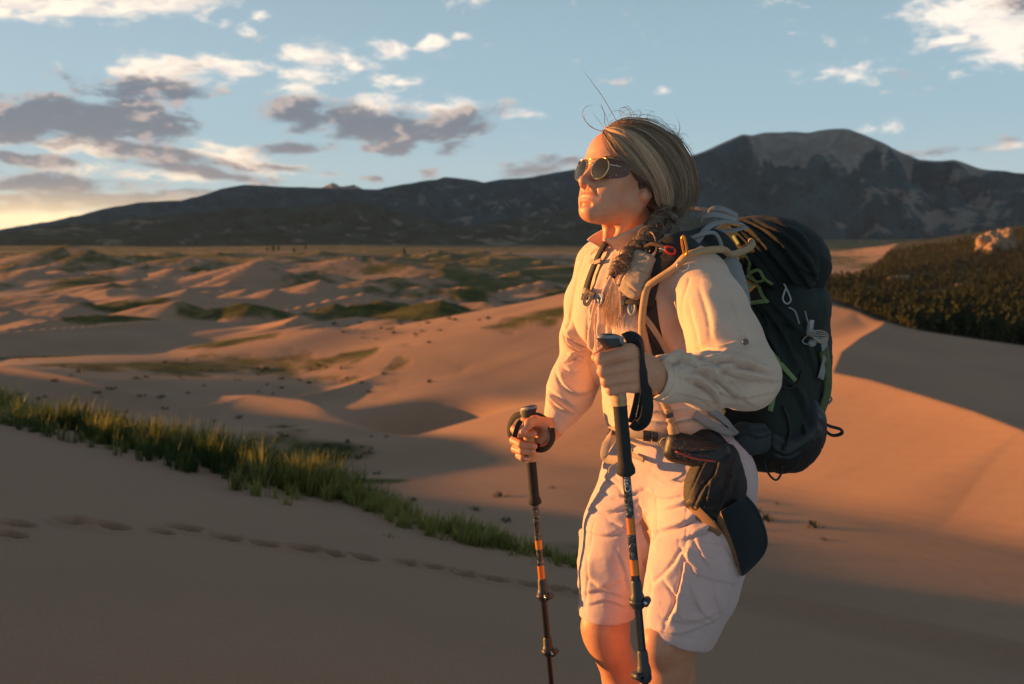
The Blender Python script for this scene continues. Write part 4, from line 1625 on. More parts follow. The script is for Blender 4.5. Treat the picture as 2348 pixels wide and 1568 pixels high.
FING_R = [
    [(1205, 978, 98, .0115), (1180, 984, 82, .0105), (1192, 994, 47, .0092), (1224, 994, 42, .0076)],
    [(1203, 1003, 100, .0115), (1178, 1009, 80, .0105), (1194, 1019, 45, .0092), (1225, 1023, 42, .0076)],
    [(1205, 1023, 98, .0108), (1181, 1029, 78, .0098), (1196, 1035, 46, .0086), (1222, 1036, 44, .0072)],
    [(1211, 1040, 95, .0095), (1190, 1044, 78, .0086), (1197, 1050, 51, .0076), (1210, 1053, 46, .0066)],
]


def hand_right_sdf(P):
    d = None
    w = H(1268, 978, 86)
    for F_ in FING_R:
        C = HP(F_)
        e = cap(P, C[0][0], C[1][0], C[0][1], C[1][1])
        e = smin(e, cap(P, C[1][0], C[2][0], C[1][1], C[2][1]), .004)
        e = smin(e, cap(P, C[2][0], C[3][0], C[2][1], C[3][1]), .003)
        d = e if d is None else smin(d, e, .0035)
    palm = None
    for i, F_ in enumerate(FING_R):
        C = HP(F_)
        e = cap(P, C[0][0], w + np.array([0, 0, (1.5 - i) * .006]), .0125, .017)
        palm = e if palm is None else smin(palm, e, .018)
    d = smin(d, palm, .009)
    th = HP([(1258, 990, 76, .020), (1252, 972, 58, .0155), (1226, 964, 42, .0118), (1212, 971, 31, .0108), (1198, 989, 27, .0090)])
    d = smin(d, chain(P, th, .008), .010)
    d = smin(d, cap(P, H(1256, 1000, 72), H(1232, 1016, 78), .017, .012), .012)
    arm = chain(P, HP([(1268, 978, 86, .023), (1290, 945, 102, .027), (1315, 890, 145, .034), (1333, 815, 200, .038)]), .02)
    d = smin(d, arm, .015)
    return d


def legs_sdf(P):
    d = chain(P, LEGS_L, .03)
    # knee caps and calves
    d = smin(d, ell(P, H(1505, 1478, -205), (.032, .034, .042), BA), .03)
    d = smin(d, ell(P, H(1562, 1660, -95), (.048, .045, .09), BA), .04)
    e = chain(P, LEGS_R, .03)
    e = smin(e, ell(P, H(1372, 1440, 10), (.030, .032, .040), BA), .03)
    e = smin(e, ell(P, H(1470, 1600, 125), (.045, .042, .075), BA), .04)
    return np.minimum(d, e)


def torso_sdf(P):
    d = ell(P, H(1474, 700, 5), (.095, .135, .15), BA)
    d = smin(d, ell(P, H(1500, 860, 5), (.09, .12, .16), BA), .06)
    d = smin(d, ell(P, PEL, (.10, .14, .12), BA), .06)
    d = smin(d, cap(P, SH_R, SH_L, .045), .05)
    for S in (SLEEVE_L[:5], SLEEVE_R[:4]):
        d = smin(d, chain(P, [(p, r * .66) for p, r in S], .03), .03)
    for Lg in (LEGS_L[:2], LEGS_R[:2]):
        d = smin(d, cap(P, PEL + (BL * .07 if Lg is LEGS_L else -BL * .07), Lg[0][0], .09, .08), .05)
    d = smin(d, cap(P, NECK_BASE + BU * -.05, NECK_BASE, .06, .052), .04)
    return d


def box_of(pts, m):
    A = np.array([p for p, r in pts])
    return A.min(0) - m, A.max(0) + m


def skin_material():
    m, g, b = new_mat('skin')
    tc = g.n('ShaderNodeTexCoord')
    P = tc.outputs['Object']
    lip = g.n('ShaderNodeAttribute', attribute_name='lip').outputs['Fac']
    flush = g.n('ShaderNodeAttribute', attribute_name='flush').outputs['Fac']
    n = g.noise(P, 28.0, 4.0, 0.6)
    sp = g.noise(P, 420.0, 2.0)
    c = g.mix(g.smooth(n, 0.3, 0.7), (0.53, 0.235, 0.130), (0.62, 0.30, 0.175))
    c = g.mix(g.math('MULTIPLY', g.smooth(sp, 0.60, 0.72), 0.30), c, (0.30, 0.115, 0.06))
    c = g.mix(g.math('MULTIPLY', flush, 0.55), c, (0.56, 0.19, 0.10))
    c = g.mix(lip, c, (0.50, 0.14, 0.09))
    g.l.new(c, b.inputs['Base Color'])
    b.inputs['Roughness'].default_value = 0.48
    b.inputs['Specular IOR Level'].default_value = 0.42
    b.inputs['Subsurface Weight'].default_value = 0.12
    b.inputs['Subsurface Radius'].default_value = (1.0, 0.35, 0.18)
    b.inputs['Subsurface Scale'].default_value = 0.006
    h = g.math('ADD', g.math('MULTIPLY', g.noise(P, 900.0, 2.0), 0.5), g.noise(P, 230.0, 4.0, 0.65))
    bp = g.n('ShaderNodeBump', {'Height': h, 'Strength': 0.42, 'Distance': 0.0012})
    g.l.new(bp.outputs[0], b.inputs['Normal'])
    return m


def cloth_material(name, col, rough=0.85, var=0.06, weave=1500.0, sheen=0.15, bump=0.25, stain=None):
    m, g, b = new_mat(name)
    tc = g.n('ShaderNodeTexCoord')
    P = tc.outputs['Object']
    n = g.noise(P, 9.0, 5.0, 0.6)
    n2 = g.noise(P, 160.0, 3.0, 0.6)
    f = g.math('ADD', g.lin(n, 0.3, 0.7, 1 - var, 1 + var), g.lin(n2, 0.3, 0.7, -var * .6, var * .6))
    c = g.n('ShaderNodeVectorMath', {0: col, 'Scale': f}, operation='SCALE').outputs[0]
    g.l.new(c, b.inputs['Base Color'])
    b.inputs['Roughness'].default_value = rough
    b.inputs['Specular IOR Level'].default_value = 0.25
    b.inputs['Sheen Weight'].default_value = sheen
    wv = g.n('ShaderNodeTexWave', {'Vector': P, 'Scale': weave / 6.28, 'Distortion': 0.6}, wave_type='BANDS', bands_direction='DIAGONAL').outputs[1]
    h = g.math('ADD', g.math('MULTIPLY', wv, 0.4), g.math('MULTIPLY', g.noise(P, 70.0, 5.0, 0.6), 2.2))
    bp = g.n('ShaderNodeBump', {'Height': h, 'Strength': bump, 'Distance': 0.0016})
    g.l.new(bp.outputs[0], b.inputs['Normal'])
    return m


def build_person():
    per = empty('person', (0.42, 2.3, 0.05))
    tag(per, 'woman hiker in sunglasses, cream long-sleeved shirt and pale shorts leaning on two poles', 'person')
    skin = skin_material()
    parts = []
    lo, hi = HO - np.array([.17, .16, .26]), HO + np.array([.17, .20, .16])
    Vh, Fh = mesh_sdf(head_sdf, lo, hi, .0016)
    parts.append((Vh, Fh))
    pts = [p for F_ in FING_L for p in HP(F_)] + HP([(1560, 868, -448, .029), (1640, 874, -405, .036)])
    lo, hi = box_of(pts, .045)
    parts.append(mesh_sdf(hand_left_sdf, lo, hi, .0016))
    pts = [p for F_ in FING_R for p in HP(F_)] + HP([(1320, 900, 150, .03)])
    lo, hi = box_of(pts, .045)
    parts.append(mesh_sdf(hand_right_sdf, lo, hi, .0016))
    lo, hi = box_of(LEGS_L + LEGS_R, .09)
    parts.append(mesh_sdf(legs_sdf, lo, hi, .005))
    lo, hi = box_of([(H(1474, 700, 0), 0), (PEL, 0), SLEEVE_L[4], SLEEVE_R[3], (NECK_BASE, 0), LEGS_L[0], LEGS_R[0]], .15)
    parts.append(mesh_sdf(torso_sdf, lo, hi, .010))
    V, F = join_geo(parts)
    q = (V - HO) @ HA.T
    q[:, 1] = np.abs(q[:, 1])
    q = q.astype(np.float32)
    l1 = ell(q, (.0955, 0, -.0510), (.0127, .0285, .0060))
    l2 = ell(q, (.0945, 0, -.0628), (.0127, .0240, .0068))
    lip = np.clip(1 - np.minimum(l1, l2) / .0012, 0, 1) * 0.85
    nose = np.exp(-(sph(q, (.112, 0, -.022), 0) / .016) ** 2)
    chk = 0.6 * np.exp(-(sph(q, (.066, .045, -.022), 0) / .026) ** 2) + np.exp(-(sph(q, (-.01, .075, 0), 0) / .03) ** 2)
    U, W = project(V)
    hands = 0.45 * ((U < 1300) & (W > 940)) + 0.35 * ((W > 780) & (W < 940) & (V[:, 1] < 1.86)) + 0.25 * (W > 1380)
    put('body', (V, F), skin, per, attrs={'lip': lip, 'flush': np.clip(nose + chk + hands, 0, 1)})

    nail_m = simple_mat('nail', (0.50, 0.30, 0.23), .28, var=.05)
    for (u, v, a, b_, c_) in ((1199, 990, .0068, .0022, .0055), (1222, 1022, .0052, .0020, .0042), (1220, 1034.5, .0048, .0020, .0036), (1209, 1052, .0048, .0020, .0034)):
        p, n = snap(hand_right_sdf, u, v, -.0006)
        x = np.cross(n, [0, 0.2, 1.0])
        x /= np.linalg.norm(x)
        z = np.cross(x, n)
        A_ = np.stack([x, n, z])
        Vn, Fn = mesh_sdf(lambda P: ell(P, p, (a, b_, c_), A_), p - .012, p + .012, .0012)
        put('nail', (Vn, Fn), nail_m, per)

    # ---------------- shirt
    shirt_m = cloth_material('shirt_cloth', (0.63, 0.445, 0.335))
    lo, hi = box_of(SLEEVE_L + SLEEVE_R + [(H(1522, 985, 0), 0), (H(1472, 560, 0), 0)], .115)
    V, F = mesh_sdf(shirt_sdf, lo, hi, .0036)
    near = (-600, -120)
    st = [
        # near sleeve: folds running from the inner elbow
        ([(1530, 838), (1570, 822), (1600, 836), (1640, 830)], 5.1, 8.4, *near), ([(1545, 862), (1590, 846), (1640, 852), (1690, 838), (1740, 842)], 6.5, 9.4, *near),
        ([(1600, 852), (1650, 868), (1710, 872), (1768, 880)], 5.8, 9.4, *near), ([(1575, 872), (1630, 888), (1680, 905), (1730, 905), (1772, 898)], 5.1, 8.4, *near),
        ([(1630, 862), (1655, 895), (1668, 925)], 5.8, 10.2, *near), ([(1690, 880), (1712, 915), (1735, 930)], 4.3, 9.4, *near), ([(1650, 830), (1700, 822), (1750, 828)], 4.3, 8.4, *near),
        ([(1540, 800), (1600, 812), (1660, 806), (1735, 810)], 4.3, 9.4, *near), ([(1585, 780), (1630, 800), (1690, 790)], 3.6, 8.4, *near), ([(1590, 905), (1640, 920), (1700, 928)], 3.6, 8.4, *near),
        ([(1612, 655), (1632, 720), (1640, 780)], 2.9, 15.0, *near), ([(1660, 640), (1688, 700), (1720, 770)], 2.9, 13.1, *near), ([(1585, 690), (1600, 750), (1612, 800)], 2.9, 11.2, *near),
        ([(1528, 850), (1532, 880), (1530, 910)], 2.9, 5.6, *near), ([(1550, 900), (1600, 912), (1640, 935)], 2.9, 7.5, *near), ([(1555, 838), (1562, 860), (1570, 880)], 3.6, 6.6, *near),
        ([(1508, 842), (1540, 826), (1566, 816), (1588, 834)], 17, 9, *near), ([(1566, 858), (1600, 872), (1640, 902), (1652, 930)], 16, 10, *near), ([(1652, 838), (1690, 858), (1740, 866), (1775, 872)], 16, 10, *near),
        ([(1600, 842), (1636, 858), (1668, 888), (1700, 912)], 15, 9, *near), ([(1612, 818), (1660, 826), (1720, 838), (1768, 852)], 14, 9, *near),
        # front of the torso: hanging pleats
        ([(1392, 590), (1372, 650), (1352, 715)], 8.5, 8.1, -330, 130), ([(1412, 600), (1395, 660), (1372, 730), (1366, 800)], 10.2, 7.2, -330, 130), ([(1402, 640), (1386, 700), (1378, 780), (1392, 860)], 8.5, 6.3, -330, 130),
        ([(1432, 600), (1418, 660), (1398, 740), (1392, 830)], 10.2, 7.2, -330, 130), ([(1352, 730), (1352, 800), (1368, 870), (1396, 930)], 8.5, 7.2, -330, 130), ([(1382, 740), (1375, 820), (1392, 890)], 8.5, 6.3, -330, 130),
        ([(1410, 745), (1405, 830), (1420, 920)], 8.5, 7.2, -330, 130), ([(1368, 690), (1352, 760)], 6.8, 5.4, -330, 130), ([(1540, 650), (1548, 720), (1545, 810)], 10.2, 8.1, -120, 130), ([(1512, 690), (1520, 760), (1530, 850)], 10.2, 8.1, -120, 130),
        ([(1562, 700), (1560, 780), (1552, 860)], 10.2, 7.2, -120, 130), ([(1530, 640), (1534, 700), (1536, 790)], 8.5, 6.3, -120, 130), ([(1480, 960), (1540, 965), (1620, 950)], 11.9, 8.1, -200, 130), ([(1450, 930), (1500, 942), (1580, 935)], 10.2, 8.1, -200, 130),
        ([(1520, 930), (1545, 975), (1560, 1000)], 8.5, 6.3, -200, 130), ([(1600, 955), (1650, 975), (1690, 985)], 10.2, 7.2, -200, 130),
        # far shoulder and sleeve
        ([(1290, 748), (1306, 784), (1330, 800), (1356, 806)], 11, 7, 40, 330), ([(1300, 826), (1322, 812), (1352, 820)], 10, 7, 40, 330), ([(1256, 902), (1274, 926), (1300, 944)], 9, 7, 40, 330), ([(1280, 850), (1292, 880), (1322, 900), (1350, 896)], 8, 9, 40, 330),
        ([(1345, 590), (1328, 640), (1318, 700)], 4, 9, 40, 330), ([(1362, 600), (1350, 660), (1340, 720)], 4, 8, 40, 330), ([(1296, 765), (1320, 780), (1352, 800)], 7, 6, 40, 330), ([(1300, 785), (1325, 802), (1352, 812)], 7, 6, 40, 330),
        ([(1292, 742), (1310, 770), (1340, 792)], 5, 6, 40, 330), ([(1302, 812), (1325, 822), (1350, 830)], 5, 6, 40, 330), ([(1262, 890), (1290, 912), (1330, 940)], 4, 8, 40, 330), ([(1258, 905), (1268, 918), (1292, 935), (1318, 950)], 7, 5, 40, 330),
        ([(1295, 840), (1310, 850), (1335, 842)], 4, 7, 40, 330), ([(1318, 700), (1312, 740), (1300, 775)], 4, 9, 40, 330),
    ]
    seams = [([(1560, 830), (1556, 870), (1560, 930)], 1.5, 2.0, -600, -330), ([(1560, 905), (1640, 922), (1720, 935)], -1.2, 2.0, -600, -300),
             ([(1580, 640), (1566, 680), (1562, 720), (1575, 780), (1590, 815)], -3.0, 3.5, -330, -80), ([(1640, 820), (1690, 800), (1755, 778)], -1.6, 2.2, -600, -230),
             ([(1404, 582), (1396, 640), (1374, 720), (1372, 800), (1394, 900), (1410, 950)], 2.6, 5.5, -330, 130), ([(1296, 850), (1322, 862), (1360, 838)], 1.2, 2.0, 60, 330), ([(1300, 918), (1330, 948)], 2.0, 2.5, 40, 330)]
    patches = [([(1346, 706), (1368, 690), (1392, 700), (1398, 735), (1372, 772)], 3.0, -200, 130), ([(1640, 800), (1712, 768), (1722, 786), (1650, 822)], 2.6, -600, -230)]
    V = folds(V, F, st, patches, seams)
    V = crinkle(V, F, 1.1, .11, o=3)
    V = crinkle(V, F, 0.35, .03)
    shirt = put('shirt', (V, F), shirt_m, per)
    # collar: a band round the neck, open at the front, tips turned outwards
    npn, nh = 64, 10
    C0 = H(1462, 558, 8)
    up = np.array([-0.10, 0.0, 1.0])
    up /= np.linalg.norm(up)
    fx = np.array([-0.90, -0.44, -0.25])
    fx -= up * (fx @ up)
    fx /= np.linalg.norm(fx)
    lx = np.cross(up, fx)
    Vc = []
    for s in (0, 1):
        for i in range(npn):
            a = np.interp(i, [0, npn - 1], [-R(158), R(158)]) + R(180)
            ang = a - R(180)
            fr = np.exp(-((abs(ang) - R(158)) / R(34)) ** 2)
            for j in range(nh):
                t = j / (nh - 1)
                h = 0.064 + 0.012 * np.cos(ang) - 0.006 * fr
                ra, rb = .067 + .010 * t, .066 + .008 * t
                outw = 1 + fr * (0.30 * t * t + 0.10 * t) + 0.02 * math.sin(ang * 5) * t
                c, sn = math.cos(ang), math.sin(ang)
                p = C0 + (-fx * c * ra + lx * sn * rb) * outw + up * (h * t - 0.016 - 0.012 * fr) + fx * (0.012 * t)
                nrm = (-fx * c + lx * sn)
                p = p - nrm * (.0028 * s)
                Vc.append(p)
    Vc = np.array(Vc)
    Fc = []
    o2 = npn * nh
    for i in range(npn - 1):
        for j in range(nh - 1):
            a = i * nh + j
            Fc.append((a, a + nh, a + nh + 1, a + 1))
            Fc.append((o2 + a, o2 + a + 1, o2 + a + nh + 1, o2 + a + nh))
        for j in (0, nh - 1):
            a = i * nh + j
            Fc.append((a, a + nh, o2 + a + nh, o2 + a) if j else (a, o2 + a, o2 + a + nh, a + nh))
    for i in (0, npn - 1):
        for j in range(nh - 1):
            a = i * nh + j
            Fc.append((a, a + 1, o2 + a + 1, o2 + a))
    put('collar', (Vc, np.array(Fc)), shirt_m, shirt)
    btn = simple_mat('button', (0.16, 0.13, 0.11), 0.35, var=0.3, scale=300)
    for (u, v, r) in ((1518, 898, .0075), (1707, 786, .0068), (1398, 640, .0045), (1376, 735, .0045), (1376, 815, .0045)):
        p, n = snap(shirt_sdf, u, v, .003)
        put('button', lathe_geo(p - n * .002, p + n * .004, [(0, r * .9), (.5, r), (.85, r * .98), (1, r * .8), (.75, r * .6), (.7, .0005)], 18), btn, shirt)

    for a_, b_, r0, r1 in ((H(1500, 866, -484), H(1556, 870, -452), .0372, .0415), (H(1264, 983, 80), H(1292, 945, 100), .0262, .0325)):
        k_ = 40
        prof = [(.25, r0 - .004), (.02, r0 - .0035), (-.015, r0 - .0018), (-.01, r0), (.02, r0 + .0012), (.5, (r0 + r1) / 2 + .0012), (.96, r1 + .0012), (1.0, r1 + .0004), (1.0, r1 - .004)]
        Vq, Fq = lathe_geo(a_, b_, prof, k_)
        # cloth is never a true circle
        ax_ = (b_ - a_) / np.linalg.norm(b_ - a_)
        an_ = np.arctan2((Vq - a_)[:, 2], (Vq - a_) @ np.cross(ax_, [0, 0, 1.0]))
        cen = a_ + ((Vq - a_) @ ax_)[:, None] * ax_
        Vq = cen + (Vq - cen) * (1 + .035 * np.sin(an_ * 3 + 1) + .02 * np.sin(an_ * 7))[:, None]
        put('cuff', (Vq, Fq), shirt_m, shirt)

    # ---------------- shorts
    shorts_m = cloth_material('shorts_cloth', (0.58, 0.42, 0.39))
    lo, hi = box_of(LEG_L + LEG_R + [(PEL, 0), (H(1545, 1010, 0), 0)], .13)
    V, F = mesh_sdf(shorts_sdf, lo, hi, .0040)
    st = [
        ([(1400, 1190), (1440, 1205), (1480, 1180)], 6, 10), ([(1345, 1215), (1390, 1225), (1440, 1205)], 5, 9), ([(1360, 1160), (1400, 1170), (1450, 1150)], 6, 10), ([(1375, 1120), (1420, 1135), (1470, 1120)], 5, 10),
        ([(1380, 1090), (1420, 1110), (1440, 1140)], 6, 9), ([(1560, 1235), (1620, 1210), (1660, 1180)], 8, 10), ([(1500, 1215), (1560, 1200), (1620, 1165)], 8, 11), ([(1520, 1165), (1570, 1150), (1600, 1120)], 7, 9),
        ([(1575, 1255), (1545, 1300), (1500, 1350)], 6, 12), ([(1590, 1225), (1612, 1270), (1625, 1300)], 5, 8), ([(1560, 1250), (1580, 1285), (1600, 1300)], 5, 7), ([(1470, 1240), (1500, 1330), (1490, 1420)], 5, 13),
        ([(1340, 1300), (1380, 1340), (1440, 1320)], 5, 12), ([(1335, 1360), (1380, 1350), (1440, 1370)], 4, 10), ([(1345, 1385), (1390, 1375), (1440, 1392)], 4, 8), ([(1350, 1260), (1352, 1330), (1345, 1395)], 4, 8),
        ([(1500, 1440), (1560, 1450), (1640, 1420)], 5, 9), ([(1520, 1410), (1580, 1425), (1650, 1395)], 4, 9), ([(1585, 1345), (1610, 1400), (1640, 1420)], 4, 10), ([(1640, 1350), (1650, 1400)], 4, 10),
        ([(1530, 1330), (1555, 1380), (1530, 1430)], 8, 9), ([(1570, 1290), (1560, 1350), (1535, 1420)], 7, 7), ([(1420, 1260), (1440, 1320), (1450, 1390)], 4, 12), ([(1660, 1100), (1690, 1150), (1700, 1220)], 5, 12),
        ([(1500, 1080), (1540, 1100), (1600, 1090)], 5, 10), ([(1480, 1120), (1520, 1140), (1580, 1130)], 5, 9), ([(1470, 1150), (1490, 1200), (1500, 1250)], 6, 10),
    ]
    flap = [(1574, 1236), (1630, 1243), (1658, 1248), (1700, 1316), (1686, 1341), (1640, 1332), (1594, 1318), (1574, 1285)]
    pocket = [(1576, 1250), (1692, 1300), (1664, 1385), (1640, 1432), (1560, 1420), (1548, 1405)]
    patches = [(pocket, 4.0, -330, 60), (flap, 4.5, -330, 60)]
    seams = [([(1480, 1447), (1540, 1462), (1600, 1466), (1655, 1402)], -1.6, 2.2, -330, 60), ([(1336, 1392), (1380, 1394), (1450, 1394)], -1.4, 2.0, -100, 200), ([(1575, 1130), (1574, 1235), (1545, 1400), (1520, 1450)], -1.8, 2.4, -330, 60),
             ([(1360, 1200), (1347, 1300), (1345, 1390)], -1.6, 2.4, -100, 200), ([(1500, 1120), (1510, 1220), (1480, 1290)], -2.0, 2.5, -330, 60), ([(1400, 1075), (1430, 1120), (1440, 1160)], -1.6, 2.2, -100, 200)]
    V = folds(V, F, st, patches, seams)
    V = crinkle(V, F, 1.1, .12, o=3)
    V = crinkle(V, F, 0.35, .03)
    put('shorts', (V, F), shorts_m, per)
    # far side cargo pocket standing off the thigh
    V, F = mesh_sdf(lambda P: rbox(P, H(1361, 1288, 34), (.022, .042, .076), .012, BA), H(1361, 1288, 34) - .13, H(1361, 1288, 34) + .13, .006)
    put('pocket', (crinkle(V, F, 2.5, .05), F), shorts_m, per)
    # boots, below the picture
    boot = simple_mat('boot_leather', (0.10, 0.075, 0.055), 0.7, bump=0.4)
    for ank, ly in ((LEGS_L[-1][0], BF), (LEGS_R[-1][0], np.array([-.8, -.5, -.33]))):
        toe = ank + ly * .17 + np.array([0, 0, -.075])
        heel = ank - ly * .04 + np.array([0, 0, -.07])
        fb = lambda P, ank=ank, toe=toe, heel=heel: smin(smin(cap(P, ank + np.array([0, 0, .06]), heel, .052, .045), cap(P, heel, toe, .044, .036), .04), sph(P, toe, .042), .03)
        V, F = mesh_sdf(fb, np.minimum(ank, toe) - .13, np.maximum(ank, toe) + .13, .008)
        put('boot', (V, F), boot, per)
    return per, skin


PERSON, SKIN = build_person()
print('person', time.time() - T0)


# ------------------------------------------------------------------ hair
def hair_sdf(P):
    q = ((P - HO.astype(np.float32)) @ HA.T).astype(np.float32)
    d = ell(q, (-.014, 0, .042), (.101, .085, .094))
    c = ((H(1512, 392, 15) - HO) @ HA.T)
    d = smin(d, ell(q, c, (.067, .066, .086)), .05)
    d = smin(d, cap(P, H(1548, 425, 10), H(1530, 478, -10), .042, .026), .04)
    cut = ell(q, (.104, 0, -.032), (.108, .120, .124))
    d = ssub(d, cut, .012)
    low = (P - H(1440, 478, 0).astype(np.float32)) @ np.array([-.55, 0, -.83], np.float32)
    d = -smin(-d, -low, .02)
    return d


def head_all(P):
    return np.minimum(hair_sdf(P), head_sdf(P))


def hair_material():
    m, g, b = new_mat('hair')
    t = g.n('ShaderNodeAttribute', attribute_name='tint').outputs['Fac']
    c = g.mix(g.lin(t, 0.0, 0.5), (0.060, 0.038, 0.025), (0.29, 0.190, 0.130))
    c = g.mix(g.lin(t, 0.5, 1.0), c, (0.82, 0.56, 0.36))
    g.l.new(c, b.inputs['Base Color'])
    b.inputs['Roughness'].default_value = 0.42
    b.inputs['Specular IOR Level'].default_value = 0.45
    tr = g.n('ShaderNodeBsdfTranslucent')
    g.l.new(c, tr.inputs[0])
    mx = g.n('ShaderNodeMixShader', {0: 0.22})
    out = [n for n in m.node_tree.nodes if n.type == 'OUTPUT_MATERIAL'][0]
    g.l.new(b.outputs[0], mx.inputs[1])
    g.l.new(tr.outputs[0], mx.inputs[2])
    g.l.new(mx.outputs[0], out.inputs[0])
    return m


class Strands:
    def __init__(s, seed):
        s.V, s.F, s.T, s.o = [], [], [], 0
        s.r = np.random.RandomState(seed)

    def add(s, P, rad, tint, k=3):
        n = len(P)
        rr = np.asarray(rad) if not np.isscalar(rad) else rad * np.interp(np.linspace(0, 1, n), [0, .08, .7, 1], [.7, 1, .9, .25])
        v, f = tube_geo(P, rr, k, None, False)
        s.V.append(v)
        s.F.append(f + s.o)
        s.T.append(np.full(len(v), tint))
        s.o += len(v)

    def mesh(s, name, mat, parent):
        return put(name, (np.concatenate(s.V), np.concatenate(s.F)), mat, parent, True, {'tint': np.concatenate(s.T)})


def build_hair():
    m = hair_material()
    lo, hi = HO + np.array([-.16, -.16, -.14]), HO + np.array([.24, .17, .18])
    V, F = mesh_sdf(hair_sdf, lo, hi, .003)
    hair = put('hair', (V, F), m, PERSON, True, {'tint': np.full(len(V), .05)})
    guides = [
        [(1402, 290), (1440, 280), (1490, 290), (1535, 318), (1568, 355), (1586, 402), (1588, 440), (1570, 474), (1545, 500)],
        [(1399, 294), (1440, 291), (1488, 305), (1528, 335), (1556, 375), (1570, 418), (1566, 455), (1540, 492)],
        [(1396, 297), (1438, 299), (1480, 319), (1516, 355), (1540, 398), (1550, 440), (1540, 480), (1528, 496)],
        [(1393, 299), (1430, 306), (1468, 331), (1500, 370), (1518, 408), (1528, 445), (1526, 478), (1520, 492)],
        [(1390, 301), (1424, 316), (1456, 344), (1482, 381), (1500, 415), (1512, 447), (1516, 470), (1512, 486)],
        [(1386, 302), (1410, 326), (1436, 355), (1464, 388), (1486, 412), (1500, 438), (1508, 462), (1510, 482)],
        [(1383, 303), (1396, 330), (1418, 360), (1446, 384), (1474, 402), (1500, 418), (1520, 440), (1524, 474)],
        [(1408, 345), (1428, 366), (1448, 386), (1466, 402), (1480, 412), (1492, 424), (1502, 446), (1508, 470)],
        [(1436, 366), (1446, 386), (1456, 402), (1468, 414), (1480, 420), (1490, 430), (1500, 452), (1506, 474)],
    ]
    G = []
    for g in guides:
        pts = []
        c = catmull(np.array(g, float), 22)
        for (u, v) in c:
            p, n = snap(head_all, u, v, .002, miss=2.31)
            pts.append(p)
        pts = np.array(pts)
        # steady the depth where the line leaves the silhouette
        y = pts[:, 1].copy()
        for _ in range(3):
            y[1:-1] = (y[:-2] + 2 * y[1:-1] + y[2:]) / 4
        pts[:, 1] = y
        G.append(pts)
    S = Strands(2)
    cnt = [560, 560, 520, 600, 480, 110, 110, 330]
    base = [.50, .48, .40, .80, .60, .62, .30, .14]  # third band tinted darker to deepen the shaded valley beside the roll
    rise = [.002, .001, -.002, .0065, .004, .003, .001, .001]
    cl = [np.interp(np.linspace(0, 1, 400), np.sort(S.r.rand(26)), S.r.uniform(-1, 1, 26)) for _ in range(8)]
    tt = np.linspace(0, 1, 22)
    for i in range(8):
        for k in range(cnt[i]):
            w = S.r.rand()
            sh = w + 0.22 * math.sin(6 * w + i) * tt * (1 - tt) * 2
            sh = np.clip(sh, -0.15, 1.15)[:, None]
            P = G[i] * (1 - sh) + G[i + 1] * sh
            lift = S.r.rand() ** 1.5 * (.0085 if i < 4 else .005) + (.012 * S.r.rand() if S.r.rand() < .06 and i < 4 else 0)
            ctr = HO + np.array([.04, 0, 0])
            n = P - ctr
            n /= np.linalg.norm(n, axis=1)[:, None]
            clump = float(cl[i][int(w * 399)])
            P = P + n * ((lift + rise[i]) * np.sin(np.pi * np.clip(tt * .8 + .12, 0, 1)) + .0070 * clump * np.sin(np.pi * tt))[:, None]
            ph = S.r.rand() * 6.28
            P = P + (np.array([S.r.normal(0, .0022), S.r.normal(0, .001), S.r.normal(0, .0022)])[None, :] * np.sin(tt * np.pi * S.r.uniform(.7, 1.6))[:, None])
            P = P + 0.0012 * np.stack([np.sin(tt * 7 + ph), np.sin(tt * 5 + 2 * ph), np.cos(tt * 6 + ph)], -1) * tt[:, None]
            t = base[i] + 0.30 * clump + S.r.normal(0, .14)
            if i == 5:
                t = .45 + .25 * S.r.rand()
            S.add(P, S.r.uniform(.00032, .00075), float(np.clip(t, 0.02, 1)))
    # the thick pale lock that rolls from the parting over the ear
    rp = catmull(np.array([(1394, 300), (1422, 306), (1452, 326), (1478, 356), (1498, 392), (1511, 426), (1517, 456), (1522, 480)], float), 40)
    RC, RN = [], []
    for (u, v) in rp:
        p, n = snap(head_all, u, v, .006, miss=2.28)
        RC.append(p)
        RN.append(n)
    RC, RN = np.array(RC), np.array(RN)
    for _ in range(4):
        RC[1:-1] = (RC[:-2] + 2 * RC[1:-1] + RC[2:]) / 4
        RN[1:-1] = (RN[:-2] + 2 * RN[1:-1] + RN[2:]) / 4
    RT = np.gradient(RC, axis=0)
    RT /= np.linalg.norm(RT, axis=1)[:, None]
    RX = np.cross(RT, RN)
    RX /= np.linalg.norm(RX, axis=1)[:, None]
    RZ = np.cross(RX, RT)
    t4 = np.linspace(0, 1, 40)
    rw = np.interp(t4, [0, .2, .55, .85, 1], [.004, .012, .0165, .013, .005])
    for k in range(620):
        a0 = S.r.rand() * 6.28
        q = S.r.uniform(.80, 1.08)
        ang_ = a0 + 2.0 * t4 + .25 * np.sin(t4 * 5 + a0)
        band = math.sin(a0 * 3.0)
        r_ = rw * q * (1 + .10 * band)
        P = RC + RX * (r_ * np.cos(ang_))[:, None] + RZ * (r_ * .62 * np.sin(ang_))[:, None]
        i0_ = S.r.randint(0, 10)
        S.add(P[i0_:], S.r.uniform(.00035, .0008), float(np.clip(.80 + .22 * band + S.r.normal(0, .10), .2, 1)))
    S.mesh('lock', m, hair)
    # stray hairs lifted by the wind
    W = Strands(4)
